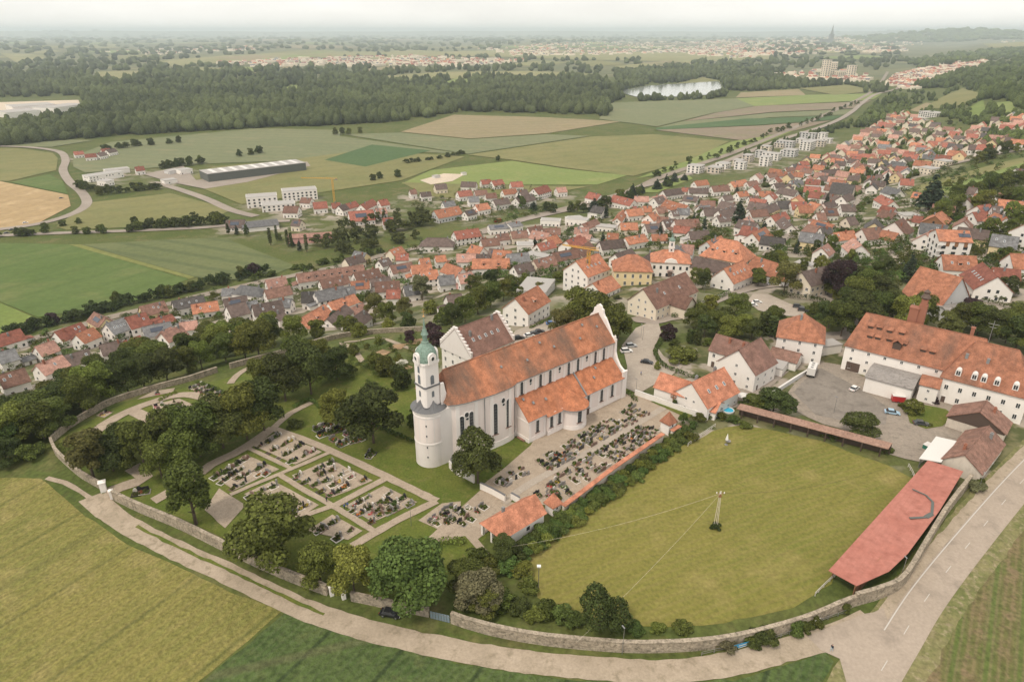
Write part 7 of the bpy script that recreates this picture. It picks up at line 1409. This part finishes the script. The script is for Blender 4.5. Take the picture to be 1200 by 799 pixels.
# ------------------------------------------------------------------ village trees
HP = np.array(HOUSES)
VT = [(560, 330), (640, 275), (720, 245), (800, 228), (900, 215), (1010, 170), (1060, 140), (1200, 150), (1205, 330), (1120, 350), (1000, 330), (930, 300), (860, 300), (790, 290), (740, 300), (690, 330), (600, 345)]
VT2 = [(0, 440), (100, 415), (200, 392), (330, 365), (470, 340), (560, 330), (600, 320), (560, 270), (500, 285), (400, 310), (300, 335), (150, 372), (0, 410)]
VT3 = [(480, 240), (540, 220), (640, 222), (660, 245), (600, 262), (500, 262)]
def thicket(name, spots, label, mat, n=420, size=.5):
    lob = []; cnt = []
    V = []; r = np.random.default_rng(len(spots))
    src = [lobes_round(s + 201, 6) for s in range(4)]
    for i, (p, h, w) in enumerate(spots):
        z = G(p.x, p.y); L = np.array(src[i % 4]); a = r.uniform(0, 6.28); ca, sa = math.cos(a), math.sin(a); ws = w / .92
        L2 = np.stack([(L[:, 0] * ca - L[:, 1] * sa) * ws + p.x, (L[:, 0] * sa + L[:, 1] * ca) * ws + p.y, L[:, 2] * h * 1.05 - .12 * h + z, L[:, 3] * ws, L[:, 4] * ws, L[:, 5] * h * 1.1], 1)
        d = r.normal(size=(n, 3)); d /= np.linalg.norm(d, axis=1)[:, None]; d[:, 2] = np.where(d[:, 2] < -.3, -d[:, 2] * .5, d[:, 2]); k = r.choice(len(L2), n, p=(lambda q: q / q.sum())((L2[:, 3] * L2[:, 5])))
        q = L2[k, :3] + d * L2[k, 3:6] * (1 - .25 * r.random((n, 1))); nr = d + r.normal(0, .45, (n, 3)); nr[:, 2] += .25; nr /= np.linalg.norm(nr, axis=1)[:, None]; t = np.cross(nr, r.normal(size=nr.shape)); t /= np.linalg.norm(t, axis=1)[:, None]; bb = np.cross(nr, t); s_ = (size * max(.5, w / 8) * r.uniform(.6, 1.25, n))[:, None]
        V.append(np.stack([q + t * s_, q + bb * s_ * .7, q - t * s_, q - bb * s_ * .7], 1).reshape(-1, 3))
    V = np.concatenate(V); Fq = np.arange(len(V)).reshape(-1, 4); tag(obj(name, mesh(name, V.tolist(), Fq.tolist(), mat)), label, 'greenery', None, 'stuff')
def house_free(p, k=.85, e=1.5): return not ((HP[:, 0] - p.x) ** 2 + (HP[:, 1] - p.y) ** 2 < (HP[:, 2] * k + e) ** 2).any()
for mat, lb, sd in (('leaf_broad', 'green garden shrubs filling the gaps between the village houses', 1), ('leaf_dark', 'dark garden shrubs and hedges between the village houses', 2), ('leaf_hedge', 'fresh green garden shrubs between the village houses', 3)):
    sp_ = []
    for poly, n in ((VT, 520), (VT2, 110), (VT3, 40)):
        for u, v in sample_px(poly, n):
            p = P(u, v)
            if house_free(p, .7, 1.0): sp_.append((p, random.uniform(2.2, 7.0), random.uniform(3.5, 8)))
    thicket('garden_greenery', sp_, lb, mat, 200, .42)
cnt = 0
for u, v in sample_px(VT, 300):
    p = P(u, v)
    if not house_free(p) or cnt >= 62: continue
    cnt += 1; q = random.random()
    if q < .2: tree(0, 0, random.uniform(8, 13), random.uniform(3.5, 5), 'conifer', 'leaf_conifer', 'between the village gardens', at=p)
    elif q < .75: tree(0, 0, random.uniform(6, 10), random.uniform(5, 8.5), 'small', random.choice(('leaf_broad', 'leaf_broad', 'leaf_dark', 'leaf_light')), 'between the village gardens', at=p)
    else: tree(0, 0, random.uniform(2.5, 4.5), random.uniform(4, 7), 'bush', random.choice(('leaf_broad', 'leaf_hedge', 'leaf_dark')), 'between the village gardens', at=p)
def row(pts, n, place, h=(6, 10), w=(6, 9), kinds='sb', leaves=('leaf_broad', 'leaf_dark', 'leaf_broad'), jit=3.0):
    C = path(pts)
    for k in range(n):
        c = C[min(len(C) - 1, int((k + random.random()) / n * len(C)))]; p = c + Vector((random.gauss(0, jit), random.gauss(0, jit), 0)); kd = random.choice(kinds)
        tree(0, 0, random.uniform(*h), random.uniform(*w), {'s': 'small', 'b': 'broad', 'h': 'bush', 'x': 'conifer', 'c': 'column'}[kd], 'leaf_conifer' if kd == 'x' else random.choice(leaves), place, at=p)
row([(15, 393), (60, 381), (110, 368)], 3, 'in the hedgerow along the railway', (7, 9), (7, 10), 's', ('leaf_dark', 'leaf_purple')); row([(125, 363), (190, 348), (260, 330), (300, 323)], 6, 'in the hedgerow along the railway', (7, 10), (7, 10), 's', ('leaf_dark', 'leaf_broad', 'leaf_purple'))
row([(20, 277), (120, 272), (160, 271)], 10, 'along the lane between the fields', (6, 9), (6, 9), 's', ('leaf_dark', 'leaf_broad')); row([(170, 268), (215, 266), (262, 262)], 3, 'in the grove on the field lane', (9, 13), (8, 12), 's', ('leaf_broad',)); row([(265, 275), (330, 282), (350, 295)], 7, 'in the rough meadow beside the barn', (5, 11), (3, 5), 'xs')
row([(320, 285), (345, 292), (358, 298)], 5, 'in the poplar row by the barn', (12, 15), (3, 4), 'c', ('leaf_dark',))
def along(pts, n, h, w, jit=3.0):
    C = path(pts); return [(C[min(len(C) - 1, int((k + random.random()) / n * len(C)))] + Vector((random.gauss(0, jit), random.gauss(0, jit), 0)), random.uniform(*h), random.uniform(*w)) for k in range(n)]
thicket('street_thicket', along([(380, 288), (420, 282), (470, 268), (500, 262)], 24, (8, 14), (8, 13), 5) + along([(395, 298), (430, 292), (480, 282)], 14, (6, 10), (7, 11)) + along([(405, 270), (440, 262), (500, 255)], 12, (8, 14), (6, 10)), 'dense dark thicket of trees beside the main street', 'leaf_dark', 600, .55)
thicket('field_hedgerow', along([(12, 394), (60, 382), (112, 368)], 26, (3.5, 8), (6, 10), 2) + along([(125, 364), (190, 349), (260, 331), (305, 322)], 46, (3.5, 8.5), (6, 10), 2), 'dense dark hedgerow between the meadows and the railway', 'leaf_dark', 420, .5)
thicket('field_grove', along([(165, 268), (215, 265), (262, 261)], 26, (6, 12), (8, 12), 3) + along([(95, 221), (130, 227), (182, 221)], 26, (5, 10), (7, 11), 4) + along([(478, 191), (505, 188), (540, 181)], 18, (4, 7), (7, 10), 2) + along([(130, 177), (165, 171)], 9, (6, 11), (8, 12), 3) + along([(195, 197), (235, 192)], 9, (6, 11), (8, 12), 3) + along([(-10, 278), (40, 276)], 4, (4, 7), (6, 9), 2), 'groves and hedges of dark trees standing in the fields', 'leaf_dark', 420, .6)
thicket('garden_shrubs', [(P(u, v), random.uniform(1.2, 4.5), random.uniform(2.5, 5.5)) for u, v in sample_px([(330, 440), (345, 424), (400, 408), (440, 399), (505, 392), (515, 400), (500, 425), (470, 445), (440, 450), (400, 450), (360, 452)], 75)], 'dense mixed shrubs of the monastery garden', 'leaf_hedge', 260, .3)
thicket('railway_thicket', along([(300, 326), (340, 318), (400, 305), (440, 298)], 16, (3, 6), (6, 9)) + along([(770, 207), (800, 195), (850, 180), (900, 160), (960, 140), (1005, 122)], 44, (6, 12), (7, 11), 4), 'line of trees and scrub along the railway embankment', 'leaf_broad', 420, .6)
row([(610, 243), (650, 250), (700, 246), (740, 236)], 18, 'in the grove beyond the main street', (8, 15), (7, 11), 'sbx', ('leaf_dark', 'leaf_broad')); row([(740, 230), (770, 222), (800, 212)], 9, 'in the grove beyond the main street', (7, 13), (7, 10), 'sx')
row([(95, 222), (130, 228), (180, 222)], 3, 'around the works yard in the fields', (9, 11), (7, 10), 's', ('leaf_broad',)); row([(125, 178), (160, 172), (210, 168)], 9, 'by the hamlet in the fields', (8, 13), (8, 12), 's', ('leaf_dark',)); row([(195, 198), (235, 192)], 7, 'around the works yard in the fields', (8, 13), (7, 10), 's');  row([(436, 211), (463, 208)], 4, 'in the field copse', (7, 9), (7, 9), 's', ('leaf_dark',)); row([(285, 183), (302, 180)], 4, 'in the field copse', (9, 12), (8, 11), 's', ('leaf_dark',)); row([(398, 158), (420, 157)], 4, 'in the field copse', (9, 13), (9, 12), 's')
row([(578, 189), (588, 188)], 2, 'standing alone in the fields', (6, 8), (5, 6), 's', ('leaf_dark',), 1); row([(92, 262), (60, 266), (48, 268)], 3, 'along the lane between the fields', (5, 8), (6, 8), 's')
row([(1095, 262), (1130, 250), (1180, 250)], 14, 'on the wooded slope above the houses', (9, 15), (9, 14), 'sb', ('leaf_broad', 'leaf_light', 'leaf_olive')); row([(1130, 235), (1160, 225), (1200, 215)], 12, 'on the wooded slope above the houses', (9, 15), (9, 14), 'sb', ('leaf_dark', 'leaf_broad')); row([(1165, 290), (1195, 275), (1200, 250)], 10, 'on the wooded slope above the houses', (8, 13), (8, 12), 'sb', ('leaf_light', 'leaf_broad')); row([(1150, 190), (1180, 178), (1205, 170)], 8, 'beside the upper meadow strip', (9, 14), (9, 13), 's', ('leaf_dark', 'leaf_broad'))
row([(955, 345), (985, 335), (1010, 325), (1040, 320)], 9, 'below the slope houses', (6, 10), (7, 10), 'sb'); row([(890, 335), (905, 315), (930, 312), (945, 322)], 9, 'around the yellow green tree', (6, 12), (6, 10), 'sb', ('leaf_broad', 'leaf_dark', 'leaf_light'))
row([(810, 342), (822, 332), (830, 320)], 6, 'beside the farmhouse', (5, 9), (6, 8), 'sb'); row([(770, 318), (800, 300), (830, 288)], 8, 'behind the town hall', (5, 9), (6, 8), 's', ('leaf_broad', 'leaf_light')); row([(745, 358), (755, 360), (765, 356)], 4, 'in front of the farmhouse gable', (3, 4.5), (3, 5), 'h')

# ------------------------------------------------------------------ distant woods: one mass, every crown modelled
def ico(sub):
    bm = bmesh.new(); bmesh.ops.create_icosphere(bm, subdivisions=sub, radius=1); v = np.array([q.co[:] for q in bm.verts]); f = np.array([[w.index for w in q.verts] for q in bm.faces]); bm.free(); return v, f
IV, IF = ico(2)
TPL = []
for s in range(5):
    r = np.random.default_rng(s); k = np.ones(len(IV))
    for _ in range(26):
        d = r.normal(size=3); d /= np.linalg.norm(d); c = IV @ d; k += np.where(c > .72, (c - .72) * r.uniform(.5, 1.3), 0)
    t = IV * (k * r.uniform(.86, 1.08, len(IV)))[:, None] * .85; TPL.append(t)
def wood(name, polys, label, mat, exclude=()):
    V = []; Fc = []; tint = []; base = 0
    for poly, n, h, flatz in polys:
        pts = np.array(sample_px(poly, n))
        for e in exclude:
            pts = pts[~inpoly(pts[:, 0], pts[:, 1], e)]
        for u, v in pts:
            p = Vector((*flat(u, v, -45), -45)) if flatz else P(u, v); r = math.hypot(p.x, p.y)
            if r > 38000: continue
            z = G(p.x, p.y); s = max(1.0, r / 2300); hh = h * random.uniform(.55, 1.2) * (s ** .35); w = h * random.uniform(.22, .44) * s
            t = TPL[random.randrange(5)]; a = random.uniform(0, 6.28); ca, sa = math.cos(a), math.sin(a)
            q = np.empty_like(t); q[:, 0] = (t[:, 0] * ca - t[:, 1] * sa) * w + p.x; q[:, 1] = (t[:, 0] * sa + t[:, 1] * ca) * w + p.y; q[:, 2] = t[:, 2] * hh * .5 + z + hh * .5
            V.append(q); Fc.append(IF + base); base += len(t); tint.append(np.full(len(t), min(1, max(0, .45 * random.random() + .28 + .3 * math.sin(p.x * .011 + 1.7 * math.sin(p.y * .007)) * math.sin(p.y * .013 + p.x * .004)))))
    V = np.concatenate(V); Fc = np.concatenate(Fc); me = bpy.data.meshes.new(name); me.vertices.add(len(V)); me.vertices.foreach_set('co', V.ravel()); me.loops.add(Fc.size); me.loops.foreach_set('vertex_index', Fc.ravel().astype(np.int32)); me.polygons.add(len(Fc)); me.polygons.foreach_set('loop_start', np.arange(0, Fc.size, 3, dtype=np.int32))
    me.update(calc_edges=True); at = me.attributes.new('tint', 'FLOAT', 'POINT'); at.data.foreach_set('value', np.concatenate(tint).astype(np.float32)); me.materials.append(MATS[mat]); me.validate()
    tag(obj(name, me), label, 'wood', None, 'stuff')
CLR = [[(430, 91), (520, 85), (620, 84), (702, 87), (690, 91), (560, 91), (470, 97)], [(112, 85), (165, 84), (162, 93), (112, 94)], [(-40, 116), (98, 112), (102, 134), (50, 148), (-40, 152)], [(720, 110), (760, 100), (844, 94), (850, 106), (838, 113), (800, 116), (745, 117)], [(190, 71), (330, 62), (420, 61), (700, 60), (905, 63), (900, 70), (820, 73), (700, 71), (560, 67), (420, 66), (300, 72), (230, 76)], [(720, 78), (800, 71), (820, 75), (770, 80), (728, 83)], [(900, 86), (1012, 83), (1040, 100), (1020, 101), (930, 96)], [(-10, 62), (50, 65), (55, 72), (20, 75), (-10, 75)],
       [(250, 75), (330, 70), (480, 66), (620, 72), (560, 80), (380, 79), (300, 80)], [(560, 60), (640, 54), (740, 50), (860, 52), (900, 58), (820, 64), (700, 66), (600, 66)]]
wood('distant_wood', [([(-60, 172), (0, 172), (60, 166), (130, 160), (300, 150), (400, 147), (480, 142), (540, 131), (640, 133), (712, 137), (714, 122), (728, 116), (735, 104), (700, 92), (480, 96), (300, 100), (-60, 118)], 5200, 19, True),
                      ([(-80, 118), (300, 100), (480, 96), (700, 92), (700, 84), (480, 82), (280, 82), (-80, 92)], 1500, 19, True),
                      ([(735, 104), (722, 96), (720, 84), (860, 78), (920, 84), (960, 95), (1040, 106), (1035, 110), (940, 104), (880, 107), (845, 106), (838, 96), (780, 98)], 1300, 17, True), ([(745, 116), (800, 115), (850, 107), (858, 112), (830, 117), (750, 119)], 90, 14, True),
                      ([(-80, 92), (280, 82), (480, 82), (720, 84), (860, 78), (1040, 84), (1060, 72), (900, 64), (480, 60), (-80, 62)], 1300, 18, True), ([(-80, 62), (480, 60), (900, 62), (1060, 70), (1050, 50), (880, 46), (-80, 46)], 1000, 18, True), ([(-80, 48), (1000, 47), (1000, 42), (-80, 42)], 500, 17, True)],
     'vast distant wood fading into the haze behind the fields', 'wood_canopy', CLR + FARF)
HC = [q for m_, q in F if q[0][0] >= 1060]
wood('hillside_wood', [([(1150, 120), (1130, 100), (1150, 88), (1210, 80), (1320, 80), (1320, 140), (1210, 132), (1195, 128), (1178, 116)], 800, 15, False), ([(1040, 112), (1060, 104), (1100, 112), (1130, 98), (1150, 120), (1200, 140), (1180, 148), (1130, 146), (1100, 138), (1060, 135), (1040, 140)], 330, 9, False),
                      ([(1060, 104), (1110, 90), (1160, 76), (1210, 68), (1210, 80), (1150, 90), (1110, 104)], 420, 14, False), ([(1000, 150), (1030, 118), (1048, 112), (1060, 122), (1040, 140), (1015, 152)], 130, 10, False), ([(1060, 72), (1150, 60), (1215, 56), (1215, 68), (1150, 72), (1080, 82)], 350, 15, False), ([(860, 186), (910, 170), (980, 148), (1015, 138), (1010, 146), (960, 160), (890, 182)], 60, 8, False), ([(1160, 160), (1205, 158), (1205, 172), (1150, 172)], 30, 10, False), ([(985, 45), (1050, 36), (1110, 31), (1205, 32), (1205, 46), (1100, 50), (1030, 50)], 620, 22, False)],
     'wooded orchard hillside above the village', 'bush_canopy', HC)
wood('village_greenery', [(VIL, 420, 5.5, False)], 'garden bushes and small trees between the far houses', 'bush_canopy')

for a in person_list: person(*a)
HP = np.array(HOUSES); tme = bpy.data.objects['terrain'].data; tx = tv[:, :2]; near = (np.hypot(tx[:, 0], tx[:, 1]) < 1400) & (np.hypot(tx[:, 0], tx[:, 1]) > 120); urb = np.zeros(len(tx), np.float32); ix = np.nonzero(near)[0]
for i in range(0, len(ix), 4000):
    j = ix[i:i + 4000]; d2 = ((tx[j, None, :] - HP[None, :, :2]) ** 2).sum(2); urb[j] = np.clip(np.exp(-d2 / (17.0 ** 2)).sum(1) * 1.1, 0, 1)
tme.attributes.new('urban', 'FLOAT', 'POINT').data.foreach_set('value', urb)

# ------------------------------------------------------------------ haze: a closed box of thin even air round everything, sky outside
m = bpy.data.materials.new('haze'); m.use_nodes = True; nt = m.node_tree; nt.nodes.remove(nt.nodes['Principled BSDF'])
pv = nt.nodes.new('ShaderNodeVolumePrincipled'); pv.inputs['Color'].default_value = (.82, .92, 1, 1); pv.inputs['Density'].default_value = 0.000075; pv.inputs['Anisotropy'].default_value = .35
nt.links.new(pv.outputs[0], nt.nodes['Material Output'].inputs['Volume']); MATS['haze'] = m
mb = MB(); mb.box(-44000, 44000, -44000, 44000, -46.5, 235); tag(mb.obj('haze', 'haze'), 'thin pale summer haze over the whole valley', 'haze', None, 'stuff')
print('objects', len(bpy.data.objects), 'houses', len(HOUSES), 'trees', TREE_N)
